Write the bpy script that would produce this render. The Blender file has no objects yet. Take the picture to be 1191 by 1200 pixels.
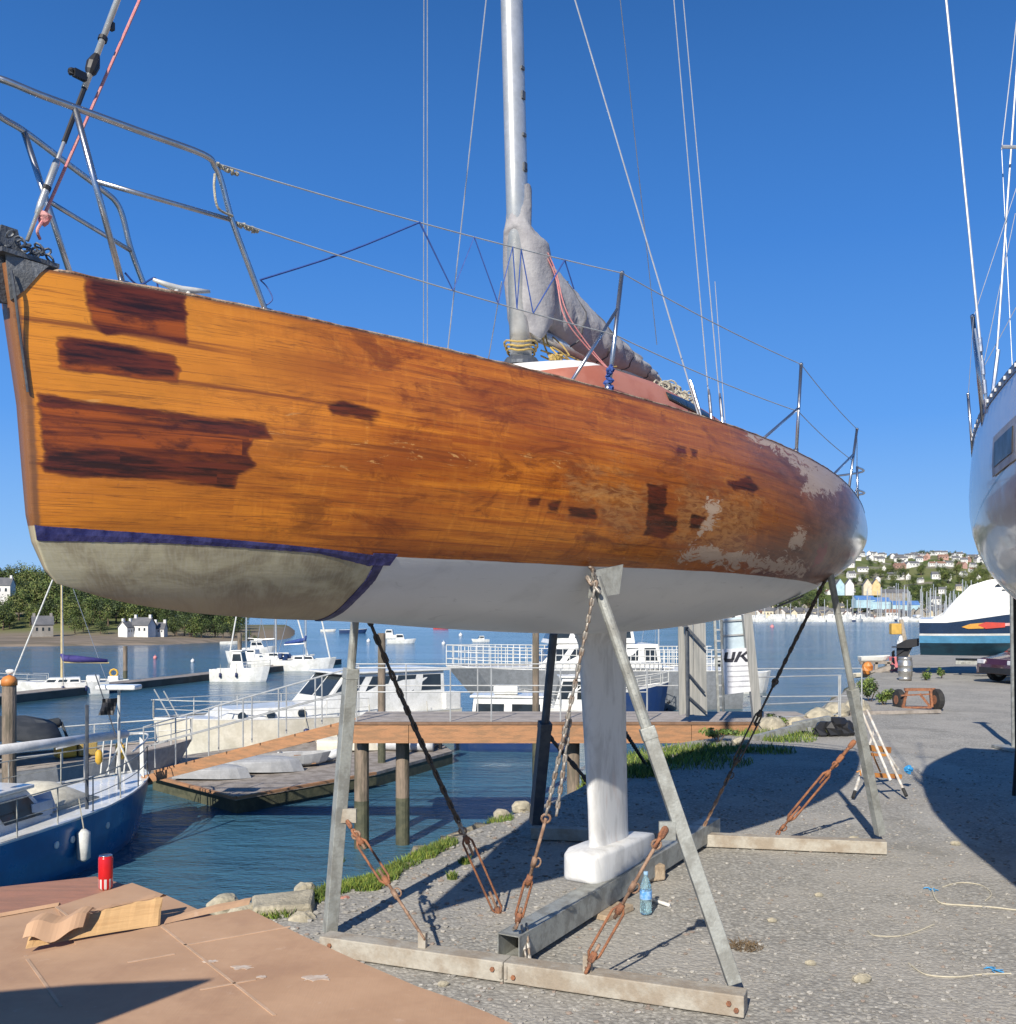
import bpy, math, random
import numpy as np
from mathutils import Vector, Matrix
R = math.radians
rnd = random.Random(7)
S = bpy.context.scene
COL = S.collection
# ---------------------------------------------------------------- camera, sky, sun, exposure
EYE, FPX, HOR = 2.15, 1170.0, 715.0          # eye height, focal length and horizon of a 1191 x 1200 picture
cd = bpy.data.cameras.new('camera'); cam = bpy.data.objects.new('camera', cd); COL.objects.link(cam)
cam.location = (0, 0, EYE); cam.rotation_euler = (R(90), 0, 0)
cd.sensor_width = 36; cd.lens = 36 * FPX / 1200; cd.shift_y = (HOR - 600) / 1200
cd.clip_start = .05; cd.clip_end = 6000
S.camera = cam
SUN = Vector((.49, 1.46, -1.0)).normalized()    # the way the light travels
w = bpy.data.worlds.new('World'); S.world = w; w.use_nodes = True
wn = w.node_tree; bgn = wn.nodes['Background']
sky = wn.nodes.new('ShaderNodeTexSky'); sky.sky_type = 'NISHITA'; sky.sun_disc = False
sky.sun_elevation = math.asin(-SUN.z); sky.sun_rotation = math.atan2(-SUN.x, -SUN.y)
sky.air_density = 1.0; sky.dust_density = 0.0; sky.ozone_density = 1.5; sky.altitude = 0
tc = wn.nodes.new('ShaderNodeTexCoord'); sp_ = wn.nodes.new('ShaderNodeSeparateXYZ'); wn.links.new(tc.outputs['Generated'], sp_.inputs[0])
rmp = wn.nodes.new('ShaderNodeValToRGB'); wn.links.new(sp_.outputs[2], rmp.inputs[0])
STOPS = [(0.0, (.30, .52, .82)), (.07, (.20, .43, .82)), (.18, (.090, .305, .78)), (.34, (.044, .205, .62)), (.52, (.024, .125, .40)), (1.0, (.015, .065, .20))]
rmp.color_ramp.elements.remove(rmp.color_ramp.elements[0])
for k_, (p_, c_) in enumerate(STOPS):
    e_ = rmp.color_ramp.elements[0] if k_ == 0 else rmp.color_ramp.elements.new(p_)
    e_.position = p_; e_.color = (*c_, 1)
vs_ = wn.nodes.new('ShaderNodeVectorMath'); vs_.operation = 'SCALE'; wn.links.new(rmp.outputs[0], vs_.inputs[0]); vs_.inputs['Scale'].default_value = 1 / .13
mx_ = wn.nodes.new('ShaderNodeMix'); mx_.data_type = 'RGBA'; mx_.inputs[0].default_value = .94
wn.links.new(sky.outputs[0], mx_.inputs[6]); wn.links.new(vs_.outputs[0], mx_.inputs[7]); wn.links.new(mx_.outputs[2], bgn.inputs[0])
bgn.inputs[1].default_value = .112
sl = bpy.data.lights.new('sun', 'SUN'); so = bpy.data.objects.new('sun', sl); COL.objects.link(so)
sl.energy = 5.0; sl.angle = R(.53); sl.color = (1, .93, .82)
so.rotation_euler = SUN.to_track_quat('-Z', 'Y').to_euler(); so.location = (0, 0, 30)
S.view_settings.view_transform = 'Standard'; S.view_settings.look = 'None'
S.view_settings.exposure = .36; S.view_settings.gamma = 1
S.render.engine = 'CYCLES'; S.cycles.max_bounces = 6; S.cycles.use_denoising = True

WATER = -2.35
def at(px, py, d):
    return Vector(((px - 595.5) / FPX * d, d, EYE + (HOR - py) / FPX * d))
def ground(px, py, z=0.0):
    return at(px, py, (EYE - z) * FPX / (py - HOR))

# ---------------------------------------------------------------- node helpers
class NT:
    def __init__(s, name):
        s.m = bpy.data.materials.new(name); s.m.use_nodes = True; s.t = s.m.node_tree
        s.b = s.t.nodes['Principled BSDF']
    def n(s, typ, ins=None, **pr):
        x = s.t.nodes.new('ShaderNode' + typ)
        for k, v in pr.items(): setattr(x, k, v)
        for k, v in (ins or {}).items(): s.put(x.inputs[k], v)
        return x
    def put(s, sock, v):
        if isinstance(v, bpy.types.NodeSocket): s.t.links.new(v, sock)
        elif isinstance(v, (tuple, list)) and len(v) == 3 and sock.type == 'RGBA': sock.default_value = (*v, 1)
        else: sock.default_value = v
    def math(s, op, a, b=0.0, c=None, clamp=False):
        d = {0: a, 1: b}
        if c is not None: d[2] = c
        return s.n('Math', d, operation=op, use_clamp=clamp).outputs[0]
    def mix(s, f, a, b, mode='MIX'):
        x = s.n('Mix', data_type='RGBA', blend_type=mode)
        s.put(x.inputs[0], f); s.put(x.inputs[6], a); s.put(x.inputs[7], b)
        return x.outputs[2]
    def noise(s, vec, scale=5, detail=3, rough=.55, dist=0):
        d = {'Scale': scale, 'Detail': detail, 'Roughness': rough, 'Distortion': dist}
        if vec is not None: d['Vector'] = vec
        return s.n('TexNoise', d).outputs[0]
    def smooth(s, v, lo, hi, a=0.0, b=1.0):
        x = s.n('MapRange', {0: v, 1: lo, 2: hi, 3: a, 4: b}, interpolation_type='SMOOTHSTEP')
        return x.outputs[0]
    def obj(s): return s.n('TexCoord').outputs['Object']
    def map(s, vec, scale=(1, 1, 1), loc=(0, 0, 0)):
        return s.n('Mapping', {0: vec, 1: loc, 3: scale}).outputs[0]
    def bump(s, h, strength=.3, dist=.01):
        s.put(s.b.inputs['Normal'], s.n('Bump', {'Height': h, 'Strength': strength, 'Distance': dist}).outputs[0])
    def set(s, **k):
        names = dict(col='Base Color', rough='Roughness', metal='Metallic', coat='Coat Weight', spec='Specular IOR Level', crough='Coat Roughness', alpha='Alpha', trans='Transmission Weight', ior='IOR')
        for q, v in k.items(): s.put(s.b.inputs[names[q]], v)
        return s.m
MATS = {}
def M(name, col, rough=.5, metal=0.0, col2=None, scale=6.0, bump=0.0, coat=0.0, lo=.4, hi=.62, spec=.5, stretch=(1, 1, 1)):
    if name in MATS: return MATS[name]
    t = NT(name)
    v = t.map(t.obj(), stretch)
    n = t.noise(v, scale, 5, .6)
    c2 = col2 if col2 else tuple(c * .8 for c in col)
    c = t.mix(t.smooth(n, lo, hi), col, c2)
    fine = t.noise(v, scale * 7, 3)
    c = t.mix(t.smooth(fine, .3, .75, 0, .25), c, tuple(x * .6 for x in c2))
    t.set(col=c, rough=t.smooth(n, .2, .8, max(.02, rough - .08), min(1, rough + .1)), metal=metal, coat=coat, spec=spec)
    if bump: t.bump(fine, bump, .02)
    MATS[name] = t.m
    return t.m

# ---------------------------------------------------------------- mesh helpers
def tag(o, label=None, cat=None, group=None, kind=None):
    if label: o['label'] = label
    if cat: o['category'] = cat
    if group: o['group'] = group
    if kind: o['kind'] = kind
    return o
def thing(name, label, cat, loc=(0, 0, 0), rz=0.0, group=None):
    o = bpy.data.objects.new(name, None); COL.objects.link(o); o.empty_display_size = .1
    o.location = loc; o.rotation_euler = (0, 0, rz)
    return tag(o, label, cat, group)
def children(o): return [c for c in COL.objects if c.parent == o]
def copy_tree(o, loc, rz=None, scale=None, label=None):
    kids = {}
    def rec(a, par):
        c = a.copy(); COL.objects.link(c)
        if par: c.parent = par
        for k in a.children: rec(k, c)
        return c
    c = rec(o, None); c.location = loc
    if rz is not None: c.rotation_euler = (0, 0, rz)
    if scale is not None: c.scale = (scale,) * 3 if not isinstance(scale, (tuple, list)) else scale
    if label: c['label'] = label
    return c
def root_matrix(o):
    r = o
    while r.parent: r = r.parent
    return Matrix.Translation(r.location) @ Matrix.Rotation(r.rotation_euler.z, 4, 'Z')
class MB:
    """collects shapes and links them as one mesh object"""
    def __init__(s): s.v = []; s.f = []; s.mi = []; s.cur = 0
    def add(s, vs, fs):
        k = len(s.v); s.v += [tuple(v) for v in vs]
        for f in fs: s.f.append(tuple(i + k for i in f)); s.mi.append(s.cur)
        return s
    def mat(s, i): s.cur = i; return s
    def box(s, c, d, rz=0.0, m=None):
        c = Vector(c); q = Matrix.Rotation(rz, 3, 'Z') if m is None else m
        vs = [c + q @ Vector((x * d[0] / 2, y * d[1] / 2, z * d[2] / 2)) for x in (-1, 1) for y in (-1, 1) for z in (-1, 1)]
        return s.add(vs, [(0, 1, 3, 2), (4, 6, 7, 5), (0, 4, 5, 1), (2, 3, 7, 6), (0, 2, 6, 4), (1, 5, 7, 3)])
    def bar(s, a, b, wd, ht=None, up=(0, 0, 1), roll=0.0):
        a, b = Vector(a), Vector(b); d = (b - a); l = d.length; d.normalize()
        u = Vector(up)
        if abs(d.dot(u)) > .95: u = Vector((0, 1, 0))
        x = d.cross(u).normalized(); z = x.cross(d).normalized()
        m = Matrix((x, d, z)).transposed()
        if roll: m = m @ Matrix.Rotation(roll, 3, 'Y')
        return s.box((a + b) / 2, (wd, l, ht or wd), m=m)
    def tube(s, pts, r, n=8, closed=False, r2=None, caps=True):
        pts = [Vector(p) for p in pts]; N = len(pts); rings = []
        prev = None
        for i, p in enumerate(pts):
            if closed: d = pts[(i + 1) % N] - pts[i - 1]
            else: d = pts[min(i + 1, N - 1)] - pts[max(i - 1, 0)]
            if d.length < 1e-9: d = Vector((0, 0, 1))
            d.normalize()
            if prev is None:
                u = Vector((0, 0, 1)) if abs(d.z) < .9 else Vector((1, 0, 0))
                x = d.cross(u).normalized()
            else:
                x = (prev - d * prev.dot(d)).normalized()
            prev = x; y = d.cross(x)
            rr = r[i] if isinstance(r, (list, tuple)) else (r if r2 is None else r + (r2 - r) * i / max(1, N - 1))
            rings.append([p + (x * math.cos(2 * math.pi * k / n) + y * math.sin(2 * math.pi * k / n)) * rr for k in range(n)])
        vs = [v for rg in rings for v in rg]; fs = []
        for i in range(N if closed else N - 1):
            for k in range(n):
                a = i * n + k; b = i * n + (k + 1) % n; c = ((i + 1) % N) * n + (k + 1) % n; d = ((i + 1) % N) * n + k
                fs.append((a, b, c, d))
        if not closed and caps: fs += [tuple(range(n))[::-1], tuple(range((N - 1) * n, N * n))]
        return s.add(vs, fs)
    def cyl(s, a, b, r, r2=None, n=12): return s.tube([a, b], r, n, r2=r if r2 is None else r2)
    def lathe(s, c, prof, n=20, axis=None):
        c = Vector(c); q = axis.to_track_quat('Z', 'Y').to_matrix() if axis is not None else Matrix.Identity(3)
        vs = [c + q @ Vector((r * math.cos(2 * math.pi * k / n), r * math.sin(2 * math.pi * k / n), z)) for r, z in prof for k in range(n)]
        fs = [(i * n + k, i * n + (k + 1) % n, (i + 1) * n + (k + 1) % n, (i + 1) * n + k) for i in range(len(prof) - 1) for k in range(n)]
        fs += [tuple(range(n))[::-1], tuple(range((len(prof) - 1) * n, len(prof) * n))]
        return s.add(vs, fs)
    def prism(s, poly, z0, z1):
        n = len(poly)
        vs = [(p[0], p[1], z0 if len(p) < 3 else p[2] + z0) for p in poly] + [(p[0], p[1], z1 if len(p) < 3 else p[2] + z1) for p in poly]
        fs = [tuple(range(n))[::-1], tuple(range(n, 2 * n))] + [(i, (i + 1) % n, n + (i + 1) % n, n + i) for i in range(n)]
        return s.add(vs, fs)
    def slab(s, quad, thick):
        """a face (list of 3D points) given a thickness along its normal"""
        q = [Vector(p) for p in quad]; nrm = (q[1] - q[0]).cross(q[2] - q[0]).normalized() * thick; n = len(q)
        vs = q + [p + nrm for p in q]
        fs = [tuple(range(n))[::-1], tuple(range(n, 2 * n))] + [(i, (i + 1) % n, n + (i + 1) % n, n + i) for i in range(n)]
        return s.add(vs, fs)
    def loft(s, rings, cap=True, closed=True):
        n = len(rings[0]); vs = [v for r in rings for v in r]; fs = []
        for i in range(len(rings) - 1):
            for k in range(n if closed else n - 1):
                fs.append((i * n + k, i * n + (k + 1) % n, (i + 1) * n + (k + 1) % n, (i + 1) * n + k))
        if cap: fs += [tuple(range(n))[::-1], tuple(range((len(rings) - 1) * n, len(rings) * n))]
        return s.add(vs, fs)
    def blob(s, c, r, seed=0, j=.18, n=8, squash=(1, 1, 1)):
        q = random.Random(seed); c = Vector(c); vs = []; fs = []
        m = max(4, n // 2 + 1)
        for i in range(1, m):
            for k in range(n):
                th = math.pi * i / m; ph = 2 * math.pi * (k + .5 * (i % 2)) / n; rr = r * (1 + q.uniform(-j, j))
                vs.append(c + Vector((rr * math.sin(th) * math.cos(ph) * squash[0], rr * math.sin(th) * math.sin(ph) * squash[1], rr * math.cos(th) * squash[2])))
        vs.append(c + Vector((0, 0, r * squash[2]))); vs.append(c - Vector((0, 0, r * squash[2])))
        T_, B_ = len(vs) - 2, len(vs) - 1
        for i in range(m - 2):
            for k in range(n): fs.append((i * n + k, (i + 1) * n + k, (i + 1) * n + (k + 1) % n, i * n + (k + 1) % n))
        for k in range(n):
            fs.append((T_, k, (k + 1) % n)); fs.append((B_, (m - 2) * n + (k + 1) % n, (m - 2) * n + k))
        return s.add(vs, fs)
    def build(s, name, mat, parent=None, world=False, smooth=False, bevel=0.0, origin=None):
        me = bpy.data.meshes.new(name); vs = s.v
        if parent is not None and world:
            inv = root_matrix(parent).inverted(); vs = [inv @ Vector(v) for v in vs]
        elif origin is not None:
            o3 = Vector(origin); vs = [Vector(v) - o3 for v in vs]
        me.from_pydata([tuple(v) for v in vs], [], s.f)
        for m in (mat if isinstance(mat, (list, tuple)) else [mat]): me.materials.append(m)
        me.polygons.foreach_set('material_index', s.mi)
        if smooth: me.polygons.foreach_set('use_smooth', [True] * len(s.f))
        me.update()
        o = bpy.data.objects.new(name, me); COL.objects.link(o)
        if parent is not None: o.parent = parent
        if origin is not None: o.location = origin
        if bevel:
            b = o.modifiers.new('bevel', 'BEVEL'); b.width = bevel; b.segments = 2; b.limit_method = 'ANGLE'; b.angle_limit = R(40)
        return o
def part(name, mat, parent, mb, **k):
    return mb.build(name, mat, parent, **k)
def line(a, b, n=2, sag=0.0):
    a, b = Vector(a), Vector(b)
    return [a.lerp(b, i / (n - 1)) - Vector((0, 0, sag * 4 * (i / (n - 1)) * (1 - i / (n - 1)))) for i in range(n)]
def arc3(pts, n=6):
    """a smooth path through points"""
    P = [Vector(p) for p in pts]; out = []
    for i in range(len(P) - 1):
        p0 = P[max(i - 1, 0)]; p1 = P[i]; p2 = P[i + 1]; p3 = P[min(i + 2, len(P) - 1)]
        for k in range(n):
            t = k / n
            out.append(.5 * ((2 * p1) + (p2 - p0) * t + (2 * p0 - 5 * p1 + 4 * p2 - p3) * t * t + (3 * p1 - p0 - 3 * p2 + p3) * t ** 3))
    out.append(P[-1]); return out
def chain(mb, a, b, link=.07, wire=.008, sag=.0, wd=.5, n=6):
    a, b = Vector(a), Vector(b); L_ = (b - a).length; N = max(2, int(L_ / (link * .74)))
    path = line(a, b, N + 1, sag)
    for i in range(N):
        p, q = path[i], path[i + 1]; d = (q - p).normalized(); c = (p + q) / 2
        u = Vector((0, 0, 1)) if abs(d.z) < .9 else Vector((1, 0, 0))
        x = d.cross(u).normalized(); y = d.cross(x)
        s1 = x if i % 2 else y
        s1 = (s1 + (y if i % 2 else x) * rnd.uniform(-.25, .25)).normalized()
        hl = link / 2 - link * wd / 2; r = link * wd / 2 - wire; pts = []
        for k in range(5):
            an = -math.pi / 2 + math.pi * k / 4; pts.append(c + d * (hl + r * math.cos(an)) + s1 * r * math.sin(an))
        for k in range(5):
            an = math.pi / 2 + math.pi * k / 4; pts.append(c + d * (-hl + r * math.cos(an)) + s1 * r * math.sin(an))
        mb.tube(pts, wire, n, closed=True)
    return mb

# ---------------------------------------------------------------- materials
steel = M('stainless tube', (.56, .56, .58), .26, .95, col2=(.45, .46, .48), scale=12)
galv = M('weathered galvanised steel', (.37, .38, .35), .55, .25, col2=(.25, .25, .225), scale=9, bump=.15)
galvd = M('dark painted steel', (.07, .08, .10), .5, .3, col2=(.11, .12, .13), scale=9, bump=.1)
concrete_beam = M('rust stained pale steel beam', (.40, .37, .31), .75, .0, col2=(.30, .25, .19), scale=5, bump=.25)
rust = M('rusty iron', (.36, .15, .07), .8, .15, col2=(.22, .10, .06), scale=20, bump=.5)
rustlight = M('half rusted grey iron', (.38, .25, .17), .7, .3, col2=(.24, .14, .09), scale=18, bump=.4)
chain_grey = M('dull galvanised chain', (.40, .38, .34), .5, .5, col2=(.27, .20, .15), scale=25, bump=.2)
chain_dark = M('dark iron chain', (.07, .065, .06), .55, .5, col2=(.12, .09, .07), scale=25)
white_gel = M('white gelcoat', (.74, .74, .71), .3, 0, col2=(.62, .62, .58), scale=2.5, coat=.3)
cream_gel = M('cream gelcoat', (.72, .68, .57), .35, 0, col2=(.62, .58, .47), scale=2, coat=.3)
white_far = M('white paint of moored boats', (.78, .78, .75), .4, 0, col2=(.60, .60, .56), scale=1.5)
grey_cloth = M('grey sail cover canvas', (.37, .36, .36), .9, 0, col2=(.31, .30, .31), scale=5, bump=.25)
dark_glass = M('dark window glass', (.02, .025, .03), .08, 0, col2=(.03, .04, .045), scale=1)
rubber = M('black rubber', (.02, .02, .02), .8, 0, col2=(.035, .033, .03), scale=10, bump=.2)
navy = M('navy paint', (.012, .035, .12), .35, 0, col2=(.02, .045, .12), scale=2)
bluehull = M('blue hull paint', (.008, .17, .38), .3, 0, col2=(.010, .13, .30), scale=1.2, coat=.2)
antifoul = M('dark red bottom paint', (.10, .03, .025), .8, 0, col2=(.05, .025, .02), scale=3)
timber = M('weathered orange timber', (.42, .21, .10), .8, 0, col2=(.30, .17, .09), scale=3, bump=.4, stretch=(1, 1, 6))
deckwood = M('grey decking', (.42, .37, .32), .85, 0, col2=(.32, .28, .24), scale=4, bump=.3)
greytimber = M('grey pontoon timber', (.34, .30, .26), .85, 0, col2=(.22, .19, .16), scale=3, bump=.3)
pile_m = M('weathered pile', (.26, .20, .15), .85, 0, col2=(.13, .11, .08), scale=3, bump=.5, stretch=(2, 2, .4))
pile_wet = M('weed covered pile foot', (.06, .065, .04), .7, 0, col2=(.10, .10, .06), scale=6, bump=.5)
orange = M('faded orange plastic', (.62, .24, .05), .5, 0, col2=(.50, .17, .04), scale=5)
yellow = M('yellow plastic', (.70, .42, .05), .5, 0, scale=5)
redp = M('red plastic', (.60, .05, .04), .4, 0, scale=5)
rope_y = M('yellow rope', (.55, .38, .10), .85, 0, col2=(.42, .30, .12), scale=30, bump=.5)
rope_w = M('beige rope', (.50, .46, .36), .85, 0, col2=(.36, .34, .27), scale=30, bump=.5)
rope_b = M('blue cord', (.03, .08, .30), .7, 0, scale=30)
rope_p = M('pink rope', (.65, .22, .22), .7, 0, col2=(.6, .3, .28), scale=30, bump=.3)
wire_m = M('grey rigging wire', (.45, .47, .50), .4, .4, scale=10)
wire_d = M('dark rigging wire', (.10, .12, .15), .5, .2, scale=10)
mast_m = M('silver anodised mast', (.62, .62, .60), .35, .5, col2=(.50, .51, .50), scale=5)
alu_w = M('white aluminium', (.66, .66, .62), .45, .2, scale=6)
blackp = M('black plastic', (.018, .018, .02), .5, 0, scale=5)
canvas_d = M('charcoal canvas', (.035, .04, .045), .85, 0, col2=(.055, .06, .065), scale=3)
stone = M('pale quay stone', (.46, .41, .30), .85, 0, col2=(.30, .27, .20), scale=5, bump=.6)

# ---------------------------------------------------------------- ground, quay bank, water
QPX = [(-2.9, -12), (-2.9, 0), (-2.75, 4.2), (-2.45, 5.7)]
EDGE = [Vector((x, y, 0)) for x, y in QPX] + [ground(*p) for p in
        [(330, 1068), (392, 1042), (432, 1036), (490, 1004), (545, 978), (600, 955), (650, 938), (712, 905), (758, 880), (850, 861), (935, 846), (1000, 803), (1040, 780), (1068, 768)]]
EDGE += [Vector((26, 52, 0)), Vector((40, 62, 0)), Vector((70, 75, 0)), Vector((130, 84, 0))]
def edge_fine(n=6):
    pts = arc3(EDGE, n)
    out = []
    for i, p in enumerate(pts):
        j = rnd.uniform(-.10, .10) if p.y > 5 else 0
        out.append(Vector((p.x + j * .7, p.y + j, 0)))
    return out
EF = edge_fine()
for _i in range(1, len(EF)):
    if EF[_i].y < EF[_i - 1].y + .01: EF[_i].y = EF[_i - 1].y + .01
def gravel_mat():
    t = NT('gravel')
    v = t.obj()
    big = t.noise(v, .9, 4); mid = t.noise(v, 6, 4)
    vo = t.n('TexVoronoi', {'Vector': v, 'Scale': 38.0, 'Randomness': 1.0})
    vo2 = t.n('TexVoronoi', {'Vector': v, 'Scale': 90.0})
    bw = t.n('RGBToBW', {0: vo.outputs['Color']}).outputs[0]
    bw2 = t.n('RGBToBW', {0: vo2.outputs['Color']}).outputs[0]
    c = t.mix(t.smooth(bw, .15, .85), (.26, .25, .225), (.44, .425, .38))
    c = t.mix(t.smooth(bw2, .1, .9, 0, .55), c, (.35, .335, .30))
    c = t.mix(t.smooth(bw, .84, .92, 0, .4), c, (.62, .60, .54))
    c = t.mix(t.smooth(vo.outputs['Distance'], .25, .7, 0, .45), c, (.17, .16, .145))
    c = t.mix(t.smooth(big, .42, .62, 0, .55), c, (.40, .375, .33)); c = t.mix(t.smooth(t.noise(v, .35, 5, .7), .55, .68, 0, .5), c, (.20, .19, .165)); c = t.mix(t.smooth(t.noise(t.map(v, (.8, .22, 1), (3, 0, 0)), 1.1, 3, .5), .60, .70, 0, .35), c, (.46, .45, .41))
    c = t.mix(t.smooth(mid, .55, .75, 0, .5), c, (.27, .255, .225))
    h = t.math('MULTIPLY', t.math('SUBTRACT', 1.0, vo.outputs['Distance']), 1.0)
    h = t.math('ADD', h, t.math('MULTIPLY', t.noise(v, 120, 3), .5))
    h = t.math('ADD', h, t.math('MULTIPLY', mid, .8))
    t.set(col=c, rough=.95, spec=.1); t.bump(h, .6, .010)
    return t.m
gravel = gravel_mat()
def bank_mat():
    t = NT('bank stones and mud')
    v = t.obj(); n = t.noise(v, 3, 5, .7); vo = t.n('TexVoronoi', {'Vector': v, 'Scale': 7.0})
    c = t.mix(t.smooth(n, .35, .65), (.30, .26, .19), (.12, .11, .08))
    c = t.mix(t.smooth(t.noise(v, 1.3, 4), .5, .6, 0, .8), c, (.07, .09, .03))
    t.set(col=c, rough=.9, spec=.2); t.bump(t.math('ADD', vo.outputs['Distance'], n), .8, .12)
    return t.m
bankm = bank_mat()
mb = MB()
# yard: strips from the quay edge out to the right, at a gentle unevenness
xs_out = [0, .3, .6, 1.5, 3, 5, 9, 16, 30, 60, 120, 260]
rows = []
def yard_z(x, y):
    return .025 * math.sin(x * 1.1 + y * .4) * math.cos(y * .7) + .012 * math.sin(x * 3.1 - y * 2.3)
flat = lambda x, y: yard_z(x, y) * min(1, max(0, (y - 11) / 5))
for p in EF:
    rows.append([Vector((p.x + d, p.y - d * (.15 if p.y > 40 else 0), flat(p.x + d, p.y) if d < 60 else 0)) for d in xs_out])
mb.loft(rows, cap=False, closed=False)
yard = mb.build('gravel_yard', gravel, smooth=True); tag(yard, kind='structure')
mb = MB(); rows = []
for i, p in enumerate(EF):
    q = EF[min(i + 1, len(EF) - 1)] - EF[max(i - 1, 0)]; nrm = Vector((-q.y, q.x, 0)).normalized()
    rr = []
    for k, (d, z) in enumerate([(0, flat(p.x, p.y)), (.10, -.12), (.35, -.5), (.7, -1.1), (1.2, -1.8), (1.9, -2.3), (3.2, -2.9)]):
        j = 0 if k == 0 else .16
        rr.append(p + nrm * (d + rnd.uniform(-j, j)) + Vector((0, 0, z + rnd.uniform(-j, j))))
    rows.append(rr)
mb.loft(rows, cap=False, closed=False)
tag(mb.build('quay_bank', bankm, smooth=False), kind='structure')
def water_mat():
    t = NT('harbour water'); v = t.obj()
    n1 = t.noise(t.map(v, (.6, 1.3, 1)), 1.5, 4, .6, .6); n2 = t.noise(t.map(v, (1, 1.8, 1)), 6.5, 3, .6, .3)
    h = t.math('ADD', n1, t.math('MULTIPLY', n2, .35))
    patch = t.noise(t.map(v, (.018, .06, 1)), 1, 3)
    sw = t.noise(t.map(v, (.15, .5, 1)), 1, 3)
    h = t.math('ADD', h, t.math('MULTIPLY', sw, 2.2))
    t.set(col=t.mix(t.smooth(patch, .4, .6), (.032, .080, .110), (.045, .125, .185)), rough=.10, spec=.5, ior=1.33)
    t.put(t.b.inputs['Normal'], t.n('Bump', {'Height': h, 'Strength': .5, 'Distance': t.smooth(patch, .35, .65, .07, .30)}).outputs[0])
    return t.m
mb = MB(); mb.add([(-3000, -200, WATER), (3000, -200, WATER), (3000, 5000, WATER), (-3000, 5000, WATER)], [(0, 1, 2, 3)])
tag(mb.build('water', water_mat()), kind='structure')
# ================================================================ the wooden yacht on its cradle
YANG = R(57); YX, YY = -1.8, 3.6
Tk = [0, .1, .2, .3, .4, .5, .6, .7, .8, .9, 1.0]
ZS = [3.39, 3.40, 3.385, 3.362, 3.34, 3.31, 3.265, 3.21, 3.15, 3.12, 3.14]
BT = [0, .02, .05, .1, .2, .3, .4, .5, .6, .7, .8, .9, .95, 1.0]
BV = [.03, .10, .19, .345, .64, .90, 1.10, 1.25, 1.33, 1.33, 1.24, 1.08, .98, .84]
KT = [0, .03, .06, .1, .2, .3, .4, .5, .6, .7, .8, .9, 1.0]
KZ = [2.25, 2.18, 2.145, 2.12, 2.09, 2.04, 2.0, 1.98, 2.0, 2.06, 2.16, 2.30, 2.47]
LOA = 8.9
def spl(t, xs, ys):
    xs = np.array(xs); ys = np.array(ys); m = np.gradient(ys, xs); t = np.asarray(t, float)
    i = np.clip(np.searchsorted(xs, t, side='right') - 1, 0, len(xs) - 2)
    h = xs[i + 1] - xs[i]; u = (t - xs[i]) / h
    return (2*u**3-3*u**2+1)*ys[i] + (u**3-2*u**2+u)*h*m[i] + (-2*u**3+3*u**2)*ys[i+1] + (u**3-u**2)*h*m[i+1]
def hull_q(t, q):
    """hull surface in the yacht's own axes: x aft, half breadth, z; t along, q from sheer (0) to keel (1)"""
    t = np.asarray(t, float); q = np.asarray(q, float)
    zs = spl(t, Tk, ZS); b = spl(t, BT, BV); zk = spl(t, KT, KZ)
    p = np.interp(t, [0, .15, .5, 1], [3.0, 3.2, 3.6, 2.8]); r = np.interp(t, [0, .15, .5, 1], [1.5, 1.8, 2.0, 1.9])
    y = b * np.maximum(0, 1 - q**p)**(1/r) + .05*np.minimum(1, b)*np.sin(np.pi*np.minimum(q*1.15, 1))*np.minimum(t*6, 1)
    z = zs - (zs - zk) * q
    st = np.interp(z, [2.1, 2.2, 2.3, 2.4, 2.5, 2.9, 3.39, 3.6], [.42, .23, .14, .095, .075, .045, -.03, -.045])
    return t*LOA + st*np.maximum(0, 1 - t/.25)**1.5, y, z
def hp(X, V, off=0.0, side=-1):
    """point of the hull skin at X metres aft and V metres below the sheer"""
    t = X / LOA; q = V / float(spl(t, Tk, ZS) - spl(t, KT, KZ)); q = min(max(q, 0), 1)
    def f(t_, q_): x, y, z = hull_q(t_, q_); return Vector((float(x), float(y) * side, float(z)))
    p = f(t, q)
    if off:
        a = f(min(t + .002, 1), q) - f(max(t - .002, 0), q); c = f(t, min(q + .01, .999)) - f(t, max(q - .01, 0))
        n = a.cross(c).normalized()
        if n.y * side < 0: n = -n
        p = p + n * off
    return p
YM = Matrix.Translation((YX, YY, 0)) @ Matrix.Rotation(YANG, 4, 'Z'); YI = YM.inverted()
def yw(p): return YM @ Vector(p)
def yon(px, py, y0=0.0):
    """the point of the yacht's lengthwise plane y = y0 that shows at px, py"""
    o = YI @ Vector((0, 0, EYE)); d = (YI @ at(px, py, 1.0)) - o
    return o + d * ((y0 - o.y) / d.y)
yacht = thing('wooden_yacht', 'large varnished wooden sailing yacht hull propped up on a steel cradle on the gravel', 'yacht', (YX, YY, 0), YANG)
def poly_sd(X, V, poly):
    """signed distance, positive inside"""
    best = np.full(X.shape, 1e9, np.float32); ins = np.zeros(X.shape, bool); n = len(poly)
    for i in range(n):
        ax, ay = poly[i]; bx, by = poly[(i + 1) % n]; dx, dy = bx - ax, by - ay
        h = np.clip(((X - ax) * dx + (V - ay) * dy) / (dx*dx + dy*dy + 1e-9), 0, 1)
        best = np.minimum(best, np.hypot(X - ax - h*dx, V - ay - h*dy))
        c = ((ay > V) != (by > V)) & (X < (bx - ax) * (V - ay) / (by - ay + 1e-12) + ax); ins ^= c
    return np.where(ins, best, -best)
def sd_all(X, V, polys): return np.maximum.reduce([poly_sd(X, V, p) for p in polys])
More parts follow.
